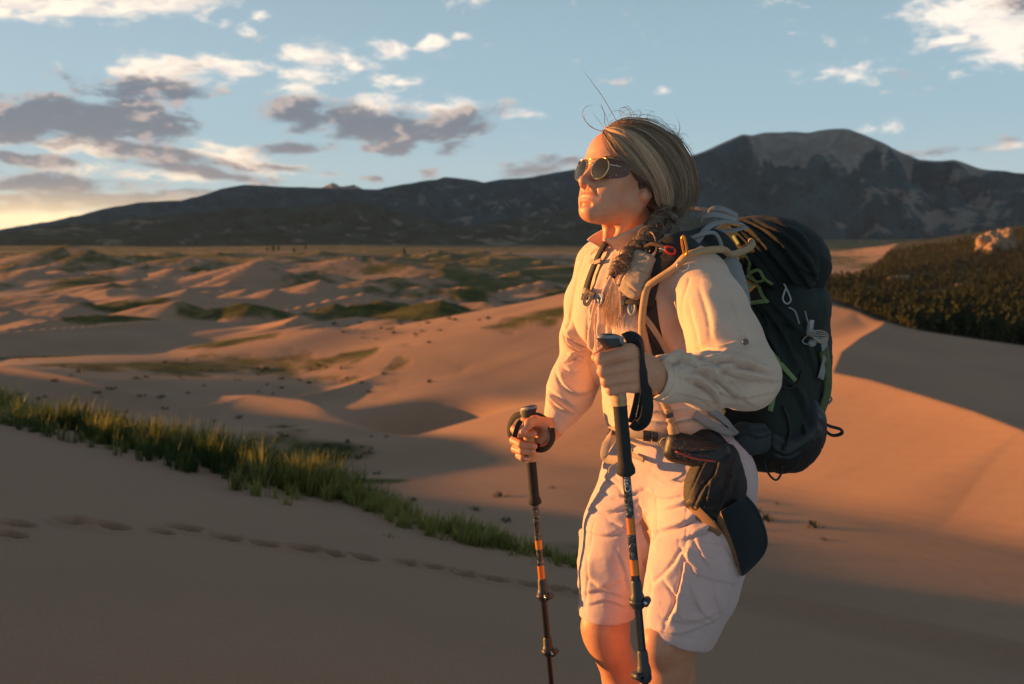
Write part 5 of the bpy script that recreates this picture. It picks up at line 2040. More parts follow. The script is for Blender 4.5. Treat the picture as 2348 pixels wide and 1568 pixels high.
    fly = [
        ([(1410, 300), (1407, 278), (1398, 258), (1378, 222), (1356, 190), (1336, 160)], .0009, 30),
        ([(1384, 304), (1372, 300), (1352, 290), (1338, 272), (1335, 258), (1342, 246), (1358, 240)], .0009, -20), ([(1386, 302), (1368, 299), (1350, 287), (1340, 274), (1340, 262)], .0007, -10),
        ([(1392, 302), (1384, 285), (1384, 262), (1378, 246), (1374, 238)], .0008, 10), ([(1391, 304), (1378, 290), (1364, 268), (1357, 256)], .0005, 30), ([(1394, 300), (1390, 275), (1381, 250), (1377, 236)], .0005, 0),
        ([(1398, 296), (1394, 284), (1404, 276), (1420, 274)], .0005, 10), ([(1452, 290), (1448, 270), (1440, 252), (1428, 246), (1420, 254), (1422, 268)], .0006, -20), ([(1455, 290), (1450, 262), (1438, 244), (1426, 248)], .0005, 10),
        ([(1420, 288), (1440, 268), (1470, 262), (1500, 270), (1520, 290)], .0004, 0), ([(1440, 284), (1470, 264), (1505, 268), (1530, 286), (1545, 306)], .0005, -20), ([(1446, 286), (1480, 272), (1515, 284), (1540, 310)], .0005, 20),
        ([(1470, 292), (1500, 276), (1530, 290), (1553, 318), (1562, 345)], .0005, 10), ([(1500, 300), (1535, 318), (1552, 310), (1558, 290), (1549, 266)], .0006, -10), ([(1520, 310), (1545, 312), (1556, 296), (1554, 276)], .0004, 30),
        ([(1480, 330), (1520, 333), (1545, 326), (1562, 320)], .0008, -60), ([(1478, 332), (1522, 337), (1548, 329), (1565, 318)], .0007, -60), ([(1488, 331), (1525, 331), (1560, 321)], .0006, -62),
        ([(1540, 330), (1556, 350), (1562, 332), (1556, 300)], .0004, 10), ([(1580, 420), (1590, 445), (1600, 470), (1606, 486)], .0006, 10), ([(1575, 450), (1588, 470), (1592, 492)], .0005, 0), ([(1566, 470), (1580, 488), (1584, 505)], .0005, -20),
        ([(1430, 282), (1455, 276), (1475, 280), (1490, 300)], .0006, -20), ([(1464, 288), (1466, 274), (1480, 272), (1490, 282)], .0006, -10), ([(1410, 286), (1425, 272), (1448, 268)], .0004, 0),
        ([(1384, 304), (1388, 330), (1404, 360), (1432, 380), (1470, 396), (1510, 420)], .0006, -92), ([(1385, 304), (1394, 334), (1416, 364), (1450, 384), (1492, 404), (1540, 424)], .0006, -94), ([(1382, 306), (1384, 326), (1394, 346), (1412, 362)], .0006, -88),
        ([(1383, 304), (1390, 336), (1410, 362), (1440, 382)], .0005, -90), ([(1440, 380), (1480, 402), (1530, 424), (1580, 452)], .0005, -90),
    ]
    for pts, r, d in fly:
        n = 26
        c = catmull(np.array([(u, v, d) for u, v in pts], float), n)
        P = []
        for j, (u, v, dd) in enumerate(c):
            if j < 2 or dd < -50:
                q, nn = snap(head_all, u, v, .004, miss=2.3 + dd / 1000)
                P.append(q)
            else:
                P.append(H(u, v, dd))
        P = np.array(P)
        if d > -50:
            y0 = P[0, 1]
            P[:, 1] = np.interp(np.arange(n), [0, 6, n - 1], [y0, y0 + (2.3 + d / 1000 - y0) * .6, 2.3 + d / 1000])
        else:
            for _ in range(4):
                P[1:-1, 1] = (P[:-2, 1] + 2 * P[1:-1, 1] + P[2:, 1]) / 4
        W.add(P, r, float(np.clip(.25 + W.r.rand() * .35 + (.3 if d <= -60 and d > -70 else 0), 0, 1)))
    for k in range(90):
        i = W.r.randint(2, 6)
        a0 = W.r.randint(0, 8)
        b0 = a0 + W.r.randint(8, 14)
        P = G[i][a0:b0].copy()
        m_ = len(P)
        tt2 = np.linspace(0, 1, m_)
        out_ = P - (HO + np.array([.04, 0, 0]))
        out_ /= np.linalg.norm(out_, axis=1)[:, None]
        P += out_ * (.004 + W.r.uniform(.004, .016) * np.sin(tt2 * np.pi))[:, None]
        P += (np.array([-.3, -.2, -1.0]) * W.r.uniform(-.010, .016)) * (tt2 ** 1.5)[:, None]
        W.add(P, W.r.uniform(.0003, .0006), float(np.clip(W.r.normal(.62, .2), .1, 1)))
    for k in range(170):
        # fringe at the back of the head
        i = W.r.randint(0, 2)
        a0 = W.r.randint(6, 15)
        P = G[i][a0:].copy()
        m_ = len(P)
        tt2 = np.linspace(0, 1, m_)
        push = .004 + .028 * W.r.rand() ** 1.6
        P += np.array([1.0, W.r.uniform(-.3, .3), W.r.uniform(-.2, .4)]) * (push * tt2 ** 1.4)[:, None]
        P += .003 * np.stack([np.sin(tt2 * 5 + k), np.cos(tt2 * 4 + k), np.sin(tt2 * 6 + 2 * k)], -1) * tt2[:, None]
        W.add(P, W.r.uniform(.0003, .0006), float(np.clip(W.r.normal(.5, .15), .1, 1)))
    for k in range(70):
        u0 = W.r.uniform(1410, 1585)
        top = np.interp(u0, [1400, 1440, 1490, 1535, 1568, 1590], [290, 281, 291, 318, 355, 420])
        a = W.r.uniform(-1.9, -0.1)
        L = W.r.uniform(14, 50)
        b = W.r.uniform(-.9, .9)
        pts = [(u0, top + 8), (u0 + L * .4 * math.cos(a), top + L * .4 * math.sin(a)), (u0 + L * .8 * math.cos(a + b), top + L * .75 * math.sin(a + b)), (u0 + L * math.cos(a + 2 * b), top + L * .8 * math.sin(a + 2 * b))]
        dd = W.r.uniform(-50, 60)
        P = catmull(np.array([H(u, v, dd + i * 5) for i, (u, v) in enumerate(pts)]), 12)
        W.add(P, W.r.uniform(.00022, .0004), W.r.uniform(.15, .6))
    W.mesh('stray_hair', m, hair)

    # ---------------- braid laid over the left collar bone
    path = [(1530, 468), (1524, 495), (1512, 525), (1496, 553), (1479, 578), (1460, 604), (1446, 622), (1437, 637)]
    f = lambda P: np.minimum(shirt_torso_sdf(P), head_all(P))
    C, N = [], []
    for i, (u, v) in enumerate(path):
        p, n = snap(f, u, v, .016 + .030 * sstep(np.array(float(v)), 560, 615), miss=2.24)
        C.append(p)
        N.append(n)
    C = np.array(C)
    y = C[:, 1].copy()
    y = np.minimum(y, np.convolve(np.pad(y, 1, mode='edge'), [.25, .5, .25], 'valid') + .004)
    C[:, 1] = y
    n = 70
    cc = catmull(C, n)
    T = np.gradient(cc, axis=0)
    T /= np.linalg.norm(T, axis=1)[:, None]
    toc = np.array([0.05, -1.0, 0.0])
    X = np.cross(T, toc)
    X /= np.linalg.norm(X, axis=1)[:, None]
    Z = np.cross(X, T)
    t = np.linspace(0, 1, n)
    wid = np.interp(t, [0, .3, 1], [.017, .016, .008]) * (1 + .12 * np.sin(t * 23))
    B = Strands(6)
    for s in range(3):
        ph = 2 * np.pi * 4.2 * t + s * 2 * np.pi / 3
        cen = cc + X * (wid * np.sin(ph))[:, None] + Z * (wid * .55 * np.sin(2 * ph))[:, None]
        B.add(cen, np.interp(t, [0, .07, .3, 1], [.002, .0095, .0100, .0050]), .22, 6)
        for k in range(85):
            a = B.r.rand() * 6.28
            rr = np.interp(t, [0, .3, 1], [.0125, .0118, .0062]) * B.r.uniform(.82, 1.12)
            P = cen + X * (rr * math.cos(a))[:, None] + Z * (rr * math.sin(a))[:, None]
            a0 = B.r.randint(0, 40)
            b0 = min(n, a0 + B.r.randint(18, 46))
            if b0 - a0 > 8:
                B.add(P[a0:b0], B.r.uniform(.0005, .0009), float(np.clip(B.r.normal(.40, .16), .02, .95)))
    for k in range(330):
        # frizz
        i = B.r.randint(3, n - 4)
        p = cc[i] + X[i] * wid[i] * B.r.uniform(-1.6, 1.6) + Z[i] * .012
        d1 = X[i] * B.r.uniform(-1, 1) + Z[i] * B.r.uniform(0, .6) + T[i] * B.r.uniform(-.8, 1)
        d2 = X[i] * B.r.uniform(-1, 1) + T[i] * B.r.uniform(-1, 1) + np.array([0, 0, -.3])
        L = B.r.uniform(.012, .034)
        B.add(catmull(np.array([p, p + d1 * L * .5, p + d1 * L * .7 + d2 * L * .5, p + d1 * L * .6 + d2 * L]), 9), B.r.uniform(.0002, .0004), float(np.clip(B.r.normal(.5, .22), .05, 1)))
    for pts in ([(1488, 566), (1502, 556), (1516, 566), (1520, 585), (1512, 596)], [(1470, 586), (1490, 574), (1500, 590), (1488, 606)], [(1500, 540), (1486, 552), (1478, 570), (1466, 578)], [(1476, 590), (1462, 596), (1452, 612)]):
        P = np.array([snap(f, u, v, .03, miss=2.2)[0] for u, v in pts])
        for k in range(6):
            B.add(catmull(P + B.r.normal(0, .0012, P.shape), 16), .0007, .85)
    braid = B.mesh('braid', m, PERSON)
    tie = simple_mat('hair_tie', (0.02, 0.018, 0.018), .8)
    p = cc[-1]
    put('hair_tie', tube_geo(np.array([p - T[-1] * .010, p, p + T[-1] * .012]), .0085, 10, 6), tie, braid)
    TL = Strands(8)
    st = cc[-1] + T[-1] * .010
    for k in range(330):
        w = TL.r.rand()
        u2 = 1392 + 44 * w
        v2 = 742 + TL.r.uniform(-40, 14) - 14 * abs(w - .5)
        q1, _ = snap(shirt_torso_sdf, 1432 - 16 + 22 * w, 680, .026 + .006 * TL.r.rand())
        q2, _ = snap(shirt_torso_sdf, u2, v2, .012 + .010 * TL.r.rand())
        s0 = st + X[-1] * (.006 * (w - .5)) + Z[-1] * TL.r.uniform(-.004, .004)
        TL.add(catmull(np.array([s0, s0 * .5 + q1 * .5 + Z[-1] * .004, q1, q2]), 12), TL.r.uniform(.0006, .0010), float(np.clip(TL.r.normal(.95, .10), .5, 1)))
    TL.mesh('braid_tail', m, braid)
    # eyebrow on the lit side of the lenses
    for sgn in (1, -1):
        E = Strands(9)
        for k in range(60):
            w = E.r.rand()
            c = np.array([.0945 - .016 * w * w - .003 * w, sgn * (.012 + .040 * w), .030 + .007 * math.sin(w * 2.4)])
            q = HW(*c)
            p0 = snap(lambda P: head_sdf(P), *[x[0] for x in project(q[None])], .0004)[0] if sgn > 0 else q
            dr = HL * sgn * .8 + HU * .35
            E.add(np.array([p0, p0 + dr * .004, p0 + dr * .0075 - HU * .001]), .0003, .12)
        E.mesh('eyebrow', m, PERSON)


def build_sunglasses():
    r = empty('sunglasses', tuple(HW(.10, 0, .01)))
    tag(r, 'round gold-rimmed sunglasses with brown leather side shields on the woman\'s face', 'sunglasses')
    gold = simple_mat('gold_metal', (0.86, 0.60, 0.26), .22, 1.0, var=.03)
    m, g, b = new_mat('mirror_lens')
    b.inputs['Base Color'].default_value = (0.16, 0.105, 0.05, 1)
    b.inputs['Roughness'].default_value = 0.04
    b.inputs['Metallic'].default_value = 0.9
    b.inputs['Coat Weight'].default_value = 0.2
    b.inputs['Coat Roughness'].default_value = 0.02
    leather = simple_mat('brown_leather', (0.105, 0.042, 0.022), .42, var=.2, scale=120, bump=.3)
    steel = simple_mat('steel', (0.72, 0.70, 0.66), .28, 1.0, var=.03)
    # open top ring for each lens, slightly wrapped round the face
    for s in (1, -1):
        c = np.array([.1015, .0335 * s, .0085])
        ex = np.array([-.17, .985 * s, 0])       # outwards along the lens
        ez = np.array([-.10, 0, .995])
        nrm = np.cross(ex, ez) * s
        nrm = nrm if nrm[0] > 0 else -nrm
        a = np.linspace(0, 2 * np.pi, 49)
        ru, rl = .0235, .0255
        P = np.array([c + ex * .0240 * math.cos(t) * (1 - .06 * (math.sin(t) < 0) * abs(math.sin(t))) + ez * (ru if math.sin(t) > 0 else rl) * math.sin(t) for t in a])
        PW = np.array([HW(*p) for p in P])
        put('rim', tube_geo(PW, .00125, 8, None, False), gold, r)
        # domed lens
        V, F = [HW(*(c + nrm * .0030))], []
        for j, rr in enumerate((.34, .67, .97)):
            for p in P[:-1]:
                V.append(HW(*(c + (p - c) * rr + nrm * .0030 * (1 - rr * rr))))
        n = 48
        V = np.array(V)
        for i in range(0, n, 2):
            F.append((0, 1 + i, 1 + (i + 1) % n, 1 + (i + 2) % n))
        for j in range(2):
            for i in range(n):
                F.append((1 + j * n + i, 1 + (j + 1) * n + i, 1 + (j + 1) * n + (i + 1) % n, 1 + j * n + (i + 1) % n))
        put('lens', (V, np.array(F)), m, r)
        hinge = c + ex * .0245 + ez * .008
        ear = np.array([.002, .0765 * s, .020])
        end = np.array([-.028, .0775 * s, -.004])
        put('temple', tube_geo(np.array([HW(*x) for x in (hinge, hinge + np.array([-.006, .002 * s, 0]), np.array([.055, .073 * s, .017]), ear, end)]), .0010, 6, 24), steel, r)
        # leather shield from the rim to the cheek bone
        G_ = []
        nu, nv = 14, 12
        for i in range(nu):
            u = i / (nu - 1)
            hgt = math.sqrt(max(1 - (u * .98) ** 2.2, 0.03))
            for j in range(nv):
                v = j / (nv - 1) * 2 - 1
                x = c + ex * (.0235 * math.sqrt(max(1 - (v * .93) ** 2, 0)) * (1 - u)) * 1.0
                base_ = np.array([x[0], x[1], c[2]])
                q = base_ * (1 - u) + np.array([.054, .0785 * s, c[2] + .004]) * u
                q = q + np.array([0, .004 * s * math.sin(u * 3), 0])
                q[2] = c[2] + v * .0225 * hgt + .002 * u
                G_.append(HW(*q))
        FF = []
        for i in range(nu - 1):
            for j in range(nv - 1):
                a_ = i * nv + j
                FF.append((a_, a_ + 1, a_ + nv + 1, a_ + nv))
        G_ = np.array(G_)
        nn = HL * s
        V2 = np.vstack([G_ + nn * .0008, G_ - nn * .0008])
        o = len(G_)
        FF += [tuple(o + x for x in f[::-1]) for f in FF]
        put('side_shield', (V2, np.array(FF)), leather, r)
        for (u, v) in ((.45, .55), (.5, -.6), (.8, .1), (.25, -.75)):
            i, j = int(u * (nu - 1)), int((v + 1) / 2 * (nv - 1))
            p = G_[i * nv + j]
            put('rivet', lathe_geo(p, p + nn * .0022, [(0, .0011), (.6, .0011), (1, .0003)], 8), steel, r)
    P = [HW(*x) for x in ((.1025, -.0125, .014), (.1050, -.006, .0185), (.1060, 0, .0195), (.1050, .006, .0185), (.1025, .0125, .014))]
    put('bridge', tube_geo(np.array(P), .0013, 8, 16), gold, r)
    P = [HW(*x) for x in ((.1015, -.020, .030), (.1050, -.008, .0290), (.1058, 0, .0285), (.1050, .008, .0290), (.1015, .020, .030))]
    put('brow_bar', tube_geo(np.array(P), .0010, 8, 16), gold, r)


build_hair()
build_sunglasses()
print('hair', time.time() - T0)


# ------------------------------------------------------------------ backpack
PKC = H(1744, 836, 170)
_t = R(8)
PF = math.cos(_t) * BF + math.sin(_t) * BU * -1 * -1
PU = -math.sin(_t) * BF + math.cos(_t) * BU
PA = np.stack([PF, BL, PU])
_t2 = R(24)
LF = math.cos(_t2) * BF + math.sin(_t2) * BU
LU = -math.sin(_t2) * BF + math.cos(_t2) * BU
LA = np.stack([LF, BL, LU])
LIDC = H(1757, 592, 185)


def pack_main_sdf(P):
    d = rbox(P, PKC, (.112, .150, .235), .085, PA)
    d = smin(d, ell(P, PKC - PF * .105 - PU * .02, (.055, .125, .185), PA), .05)
    d = smin(d, ell(P, PKC - PU * .19 - PF * .02, (.105, .145, .075), PA), .05)
    return d


def pack_lid_sdf(P):
    d = ell(P, LIDC, (.118, .160, .098), LA)
    d = smin(d, rbox(P, LIDC - LU * .010, (.112, .140, .080), .07, LA), .04)
    return d


def pack_pocket_sdf(P):
    d = ell(P, PKC + BL * .095 - PU * .145 - PF * .015, (.108, .080, .112), PA)
    cut = ell(P, PKC + BL * .19 - PU * .055 + PF * .07, (.105, .09, .120), PA)
    return ssub(d, cut, .012)


def fin_sdf(P):
    d = rbox(P, H(1722, 1006, -55), (.052, .030, .036), .028, PA)
    return smin(d, ell(P, H(1700, 1012, -80), (.030, .022, .030), PA), .03)


def pouch_sdf(P):
    return rbox(P, H(1598, 1036, -168), (.072, .026, .034), .024, np.stack([np.array([-.93, .30, .18]), np.array([.30, .95, 0.0]), np.array([.18, 0, .98])]))


def pack_all(P):
    return np.minimum(np.minimum(pack_main_sdf(P), pack_lid_sdf(P)), np.minimum(pack_pocket_sdf(P), fin_sdf(P)))


def mesh_material():
    """open net cloth"""
    m, g, b = new_mat('net_cloth')
    tc = g.n('ShaderNodeTexCoord')
    v = g.n('ShaderNodeTexVoronoi', {'Vector': tc.outputs['Object'], 'Scale': 210.0, 'Randomness': 0.25}, feature='F1')
    hole = g.smooth(v.outputs['Distance'], 0.24, 0.34)
    c = g.mix(hole, (0.034, 0.040, 0.043), (0.007, 0.008, 0.009))
    g.l.new(c, b.inputs['Base Color'])
    b.inputs['Roughness'].default_value = 0.5
    bp = g.n('ShaderNodeBump', {'Height': hole, 'Strength': 0.8, 'Distance': 0.0015})
    g.l.new(bp.outputs[0], b.inputs['Normal'])
    return m


def build_pack():
    r = empty('backpack', tuple(PKC))
    tag(r, 'large dark green hiking backpack with bulging lid and green straps on the woman\'s back', 'backpack')
    dark = cloth_material('pack_cloth', (0.0145, 0.0205, 0.0165), .7, .15, 2400, .03, .3)
    dark2 = cloth_material('pack_cloth_shaded', (0.010, 0.0125, 0.0115), .75, .15, 2400, .03, .3)  # lid's copy of the cloth, darkened so less sun shows on it
    fin_m = cloth_material('fin_cloth', (0.022, 0.029, 0.032), .6, .15, 2400, .04, .3)
    net = mesh_material()
    black = simple_mat('black_webbing', (0.014, 0.013, 0.013), .75, var=.2, scale=400, bump=.4, bscale=900)
    grey = simple_mat('grey_webbing', (0.25, 0.235, 0.225), .75, var=.12, scale=300, bump=.35, bscale=900)
    tan = simple_mat('tan_webbing', (0.34, 0.255, 0.185), .8, var=.12, scale=300, bump=.35, bscale=900)
    tanpad = cloth_material('tan_padding', (0.36, 0.275, 0.195), .85)
    green = simple_mat('green_webbing', (0.16, 0.22, 0.075), .7, var=.15, scale=300, bump=.35, bscale=900)
    lime = simple_mat('lime_tab', (0.22, 0.42, 0.16), .6, var=.1)
    olive = simple_mat('olive_cloth', (0.075, 0.095, 0.032), .75, var=.3, scale=80, bump=.4, bscale=300)
    plastic = simple_mat('black_plastic', (0.02, 0.02, 0.022), .35, var=.1)
    gplastic = simple_mat('grey_plastic', (0.32, 0.31, 0.30), .4, var=.08)
    hosem = simple_mat('hose_cover', (0.40, 0.255, 0.135), .8, var=.12, scale=150, bump=.5, bscale=1300)
    clear, g, b = new_mat('clear_plastic')
    b.inputs['Base Color'].default_value = (.8, .82, .82, 1)
    b.inputs['Roughness'].default_value = .15
    b.inputs['Transmission Weight'].default_value = .75

    def body(name, f, lo, hi, h, m, st, parent, cr=1.6):
        V, F = mesh_sdf(f, lo, hi, h)
        V = folds(V, F, [(q[0], q[1] * 1.4, q[2] * .9) + tuple(q[3:]) for q in st])
        V = crinkle(V, F, cr, .06)
        return put(name, (V, F), m, parent)
    e = np.array([.27, .27, .33])
    main = body('main_compartment', pack_main_sdf, PKC - e, PKC + e, .0055, dark, [
        ([(1720, 700), (1760, 770), (1800, 850)], 9, 10), ([(1740, 690), (1790, 760), (1830, 850)], 8, 9), ([(1765, 690), (1810, 740), (1850, 830)], 7, 9), ([(1700, 720), (1735, 800), (1775, 880)], 8, 10),
        ([(1780, 720), (1838, 770), (1870, 860)], 6, 9), ([(1790, 860), (1830, 900), (1850, 960)], 6, 9), ([(1725, 690), (1750, 720), (1765, 760)], 6, 6), ([(1860, 760), (1885, 830), (1890, 920)], 5, 8)], r)
    e = np.array([.22, .22, .20])
    lid = body('lid', pack_lid_sdf, LIDC - e, LIDC + e, .0045, dark2, [
        ([(1660, 500), (1720, 530), (1790, 610), (1850, 690)], 9, 9), ([(1690, 500), (1770, 540), (1830, 620), (1862, 670)], 8, 9), ([(1730, 505), (1800, 545), (1850, 600), (1870, 640)], 7, 9),
        ([(1690, 560), (1730, 600), (1790, 670), (1830, 700)], 9, 9), ([(1800, 590), (1845, 620), (1872, 625)], 5, 7), ([(1810, 640), (1845, 655), (1868, 650)], 5, 7), ([(1780, 510), (1830, 540), (1860, 580)], 5, 8),
        ([(1700, 590), (1750, 640), (1800, 700)], 8, 8), ([(1810, 665), (1840, 675), (1862, 672)], 4, 6)], r)
    # seam piping along the lid
    P = [snap(pack_lid_sdf, u, v, .001)[0] for (u, v) in catmull(np.array([(1672, 520), (1705, 548), (1745, 592), (1782, 640), (1815, 690), (1838, 708)], float), 30)]
    put('piping', tube_geo(np.array(P), .0035, 6), dark2, lid)
    c = PKC + BL * .095 - PU * .145 - PF * .015
    e = np.array([.19, .19, .19])
    body('net_pocket', pack_pocket_sdf, c - e, c + e, .0042, net, [([(1790, 940), (1830, 960), (1850, 1000)], 6, 9), ([(1760, 1020), (1800, 1040), (1840, 1020)], 5, 9)], r, 2.0)
    # elastic rim of the pocket
    P = [snap(pack_all, u, v, .003)[0] for (u, v) in catmull(np.array([(1782, 880), (1806, 890), (1826, 878), (1836, 850)], float), 20)]
    put('pocket_rim', tube_geo(np.array(P), .0028, 6), black, r)
    P = [snap(pack_all, u, v, .004)[0] for (u, v) in catmull(np.array([(1794, 930), (1806, 965), (1808, 1000), (1794, 1030)], float), 24)]
    put('pocket_rim', tube_geo(np.array(P), .0045, 6), black, r)
    c = H(1715, 1008, -60)
    fin = body('hip_fin', fin_sdf, c - .12, c + .12, .0035, fin_m, [([(1672, 1000), (1720, 985), (1770, 970)], 4, 7), ([(1676, 1030), (1720, 1040), (1760, 1030)], 3, 7), ([(1700, 975), (1735, 1000), (1775, 990)], 4, 8)], r, .8)
    P = [snap(fin_sdf, u, v, .0015)[0] for (u, v) in catmull(np.array([(1673, 1002), (1682, 1024), (1700, 1040), (1724, 1050)], float), 16)]
    put('piping', tube_geo(np.array(P), .0018, 6), black, fin)
    c = H(1598, 1036, -168)
    body('belt_pouch', pouch_sdf, c - .13, c + .13, .0035, net, [([(1545, 1030), (1600, 1035), (1650, 1030)], 4, 6)], r, 1.2)
    P = [snap(pouch_sdf, u, v, .002)[0] for (u, v) in [(1548, 1034), (1590, 1050), (1640, 1058)]]
    red = simple_mat('red_thread', (0.35, 0.05, 0.03), .7)
    put('zip', strap_geo(np.array(P), np.array([[0, -1, .2]] * 3), .004, .001, 12), red, r)
    # olive back panel down the outer edge
    P, N = [], []
    for (u, v) in [(1884, 800), (1893, 850), (1892, 900), (1876, 948)]:
        p, n = snap(pack_main_sdf, u, v, .004, miss=2.42)
        P.append(p)
        N.append(n)
    put('back_panel', strap_geo(np.array(P), np.array(N), .036, .008, 20), olive, r)

    # ---------------- harness
    tor = lambda P: shirt_torso_sdf(P)
    full = lambda P: np.minimum(shirt_sdf(P), pack_all(P))
    # padded left shoulder strap with its tan pocket
    q = [(1640, 540, 25), (1606, 552, -70)] + [(1560, 566), (1524, 592), (1494, 628), (1474, 672), (1466, 705)]
    put('shoulder_strap', surf_strap(tor, q, .062, .016, .010, 44), black, r)
    p, n = snap(tor, 1476, 632, .026)
    a, _ = snap(tor, 1502, 588, .022)
    c_, _ = snap(tor, 1455, 682, .022)
    tx = (c_ - a) / np.linalg.norm(c_ - a)
    sx = np.cross(n, tx)
    sx /= np.linalg.norm(sx)
    nx = np.cross(tx, sx)
    A = np.stack([tx, sx, nx])
    fp = lambda P: smin(rbox(P, p, (.051, .029, .014), .012, A), ell(P, p + tx * .012, (.040, .026, .020), A), .012)
    V, F = mesh_sdf(fp, p - .09, p + .09, .0025)
    V = folds(V, F, [([(1462, 618), (1480, 626), (1500, 634)], -2.5, 4), ([(1440, 650), (1455, 662), (1470, 672)], 3, 6), ([(1448, 690), (1462, 684), (1472, 690)], -2, 4)])
    put('strap_pocket', (crinkle(V, F, .8, .03), F), tanpad, r)
    put('strap_piping', surf_strap(tor, [(1516, 588), (1498, 618), (1484, 652), (1474, 690)], .005, .004, .024, 24), grey, r)
    # below the pad: adjuster, webbing to the hip
    put('adjuster_strap', surf_strap(tor, [(1462, 690), (1478, 720), (1500, 765), (1526, 812), (1546, 850)], .018, .0025, .008, 30), black, r)
    put('adjuster_strap', surf_strap(tor, [(1470, 718), (1496, 752), (1522, 796), (1541, 838)], .012, .002, .012, 30), tan, r)
    put('adjuster_strap', surf_strap(tor, [(1488, 690), (1494, 740), (1508, 800), (1520, 860)], .030, .003, .004, 30), black, r)
    p, n = snap(tor, 1453, 708, .014)
    tv = np.cross(n, [1, 0, 0])
    tv /= np.linalg.norm(tv)
    sv = np.cross(tv, n)
    ring = np.array([p + sv * .0075 * math.cos(a) + tv * .0165 * math.sin(a) for a in np.linspace(0, 2 * np.pi, 25)])
    put('slider', tube_geo(ring, .0030, 8, None, False), gplastic, r)
    put('slider', strap_geo(np.array([p - tv * .014, p + tv * .014]), np.array([n, n]), .009, .003, 4), grey, r)
    # right strap, seen at the far collar
    put('shoulder_strap', surf_strap(tor, [(1396, 566), (1382, 590), (1368, 622), (1356, 656), (1348, 690)], .020, .006, .012, 30), black, r)
    put('keeper_loop', surf_strap(tor, [(1366, 588), (1376, 580), (1390, 578), (1384, 590)], .010, .002, .014, 16), tan, r)
    put('keeper_loop', surf_strap(tor, [(1364, 604), (1376, 606), (1388, 602)], .011, .002, .014, 12), tan, r)
    loop = np.array([H(1350, 672, -80), H(1342, 680, -95), H(1339, 694, -100), H(1346, 698, -98), H(1354, 686, -92), H(1358, 676, -90)])
    put('keeper_loop', strap_geo(loop, np.array([[0.2, -1, 0.0]] * 6), .008, .002, 24), tan, r)
    # chest strap with label and buckle
    put('chest_strap', surf_strap(tor, [(1352, 672), (1368, 678), (1392, 688), (1416, 696), (1440, 700)], .014, .0025, .020, 30), tan, r)
    lab = simple_mat('label_cloth', (0.045, 0.032, 0.025), .7)
    put('label', surf_strap(tor, [(1358, 674), (1380, 683)], .0165, .003, .0225, 8), lab, r)
    p, n = snap(tor, 1393, 689, .0250)
    p2, _ = snap(tor, 1412, 696, .0250)
    tx = (p2 - p) / np.linalg.norm(p2 - p)
    for (o, w, l, m_) in ((-.006, .020, .006, gplastic), (.006, .022, .016, gplastic), (.016, .024, .004, gplastic)):
        put('buckle', strap_geo(np.array([p + tx * (o - l / 2), p + tx * (o + l / 2)]), np.array([n, n]), w, .006, 4), m_, r)
    put('buckle', tube_geo(np.array([p + tx * .001 + n * .003, p + tx * .012 + n * .0035]), .0022, 6), plastic, r)
    # word on the chest label
    fc = bpy.data.curves.new('lettering', 'FONT')
    fc.body = 'OSPREY'
    fc.size = .0105
    fc.align_x = 'CENTER'
    fc.align_y = 'CENTER'
    fo = bpy.data.objects.new('lettering_tmp', fc)
    COL.objects.link(fo)
    bpy.context.view_layer.update()
    me = bpy.data.meshes.new_from_object(fo.evaluated_get(bpy.context.evaluated_depsgraph_get()))
    bpy.data.objects.remove(fo)
    me.name = 'lettering'
    pa, na = snap(tor, 1358, 674, .0248)
    pb, nb = snap(tor, 1380, 683, .0248)
    tx2 = (pb - pa) / np.linalg.norm(pb - pa)
    ty2 = np.cross(na, tx2)
    ty2 /= np.linalg.norm(ty2)
    pc = (pa + pb) / 2
    for v in me.vertices:
        v.co = Vector(pc + tx2 * v.co.x * .62 + ty2 * v.co.y + na * .0006)
    me.materials.append(tan)
    link('lettering', me, r)

    # load lifters, haul loop and the rest at the neck
    put('load_lifter', strap_geo(np.array([H(1704, 514, 20), H(1672, 508, -30), H(1640, 512, -60), H(1618, 526, -95), H(1602, 548, -130), H(1586, 566, -150)]), np.array([[.25, -.5, .8]] * 6), .014, .002, 30), grey, r)
    put('load_lifter', strap_geo(np.array([H(1712, 520, 10), H(1670, 530, -30), H(1640, 528, -50), H(1612, 538, -60)]), np.array([[.2, -.5, .8]] * 4), .013, .002, 24), grey, r)
    put('load_lifter', strap_geo(np.array([H(1610, 512, -20), H(1614, 500, -25), H(1630, 492, -30), H(1660, 496, -30), H(1690, 506, -10)]), np.array([[.3, -.8, .4]] * 5), .013, .002, 24), grey, r)
    put('haul_loop', strap_geo(np.array([H(1560, 484, 90), H(1590, 478, 80), H(1622, 481, 70), H(1650, 492, 80)]), np.array([[0, -.3, 1]] * 4), .020, .004, 20), tan, r)
    put('haul_loop', strap_geo(np.array([H(1628, 498, 40), H(1632, 482, 40), H(1648, 478, 40), H(1668, 484, 50), H(1690, 496, 60)]), np.array([[.1, -.8, .6]] * 5), .016, .004, 20), grey, r)
    put('haul_loop', strap_geo(np.array([H(1600, 528, 0), H(1604, 508, 0), H(1608, 492, 10), H(1618, 484, 30)]), np.array([[-.8, -.6, .0]] * 4), .010, .002, 16), tan, r)
    put('strap_piping', strap_geo(np.array([H(1566, 560, -118), H(1585, 546, -130), H(1612, 536, -130), H(1636, 534, -120), H(1648, 548, -110), H(1656, 572, -105)]), np.array([[.1, -.8, .5]] * 6), .009, .004, 30), grey, r)
    # padded back edge showing behind the sleeve
    put('back_pad', strap_geo(np.array([H(1640, 560, -55), H(1668, 600, -75), H(1692, 650, -95), H(1706, 700, -100)]), np.array([[.3, -.9, .1]] * 4), np.array([.05, .05, .04, .03]), .012, 24), grey, r)
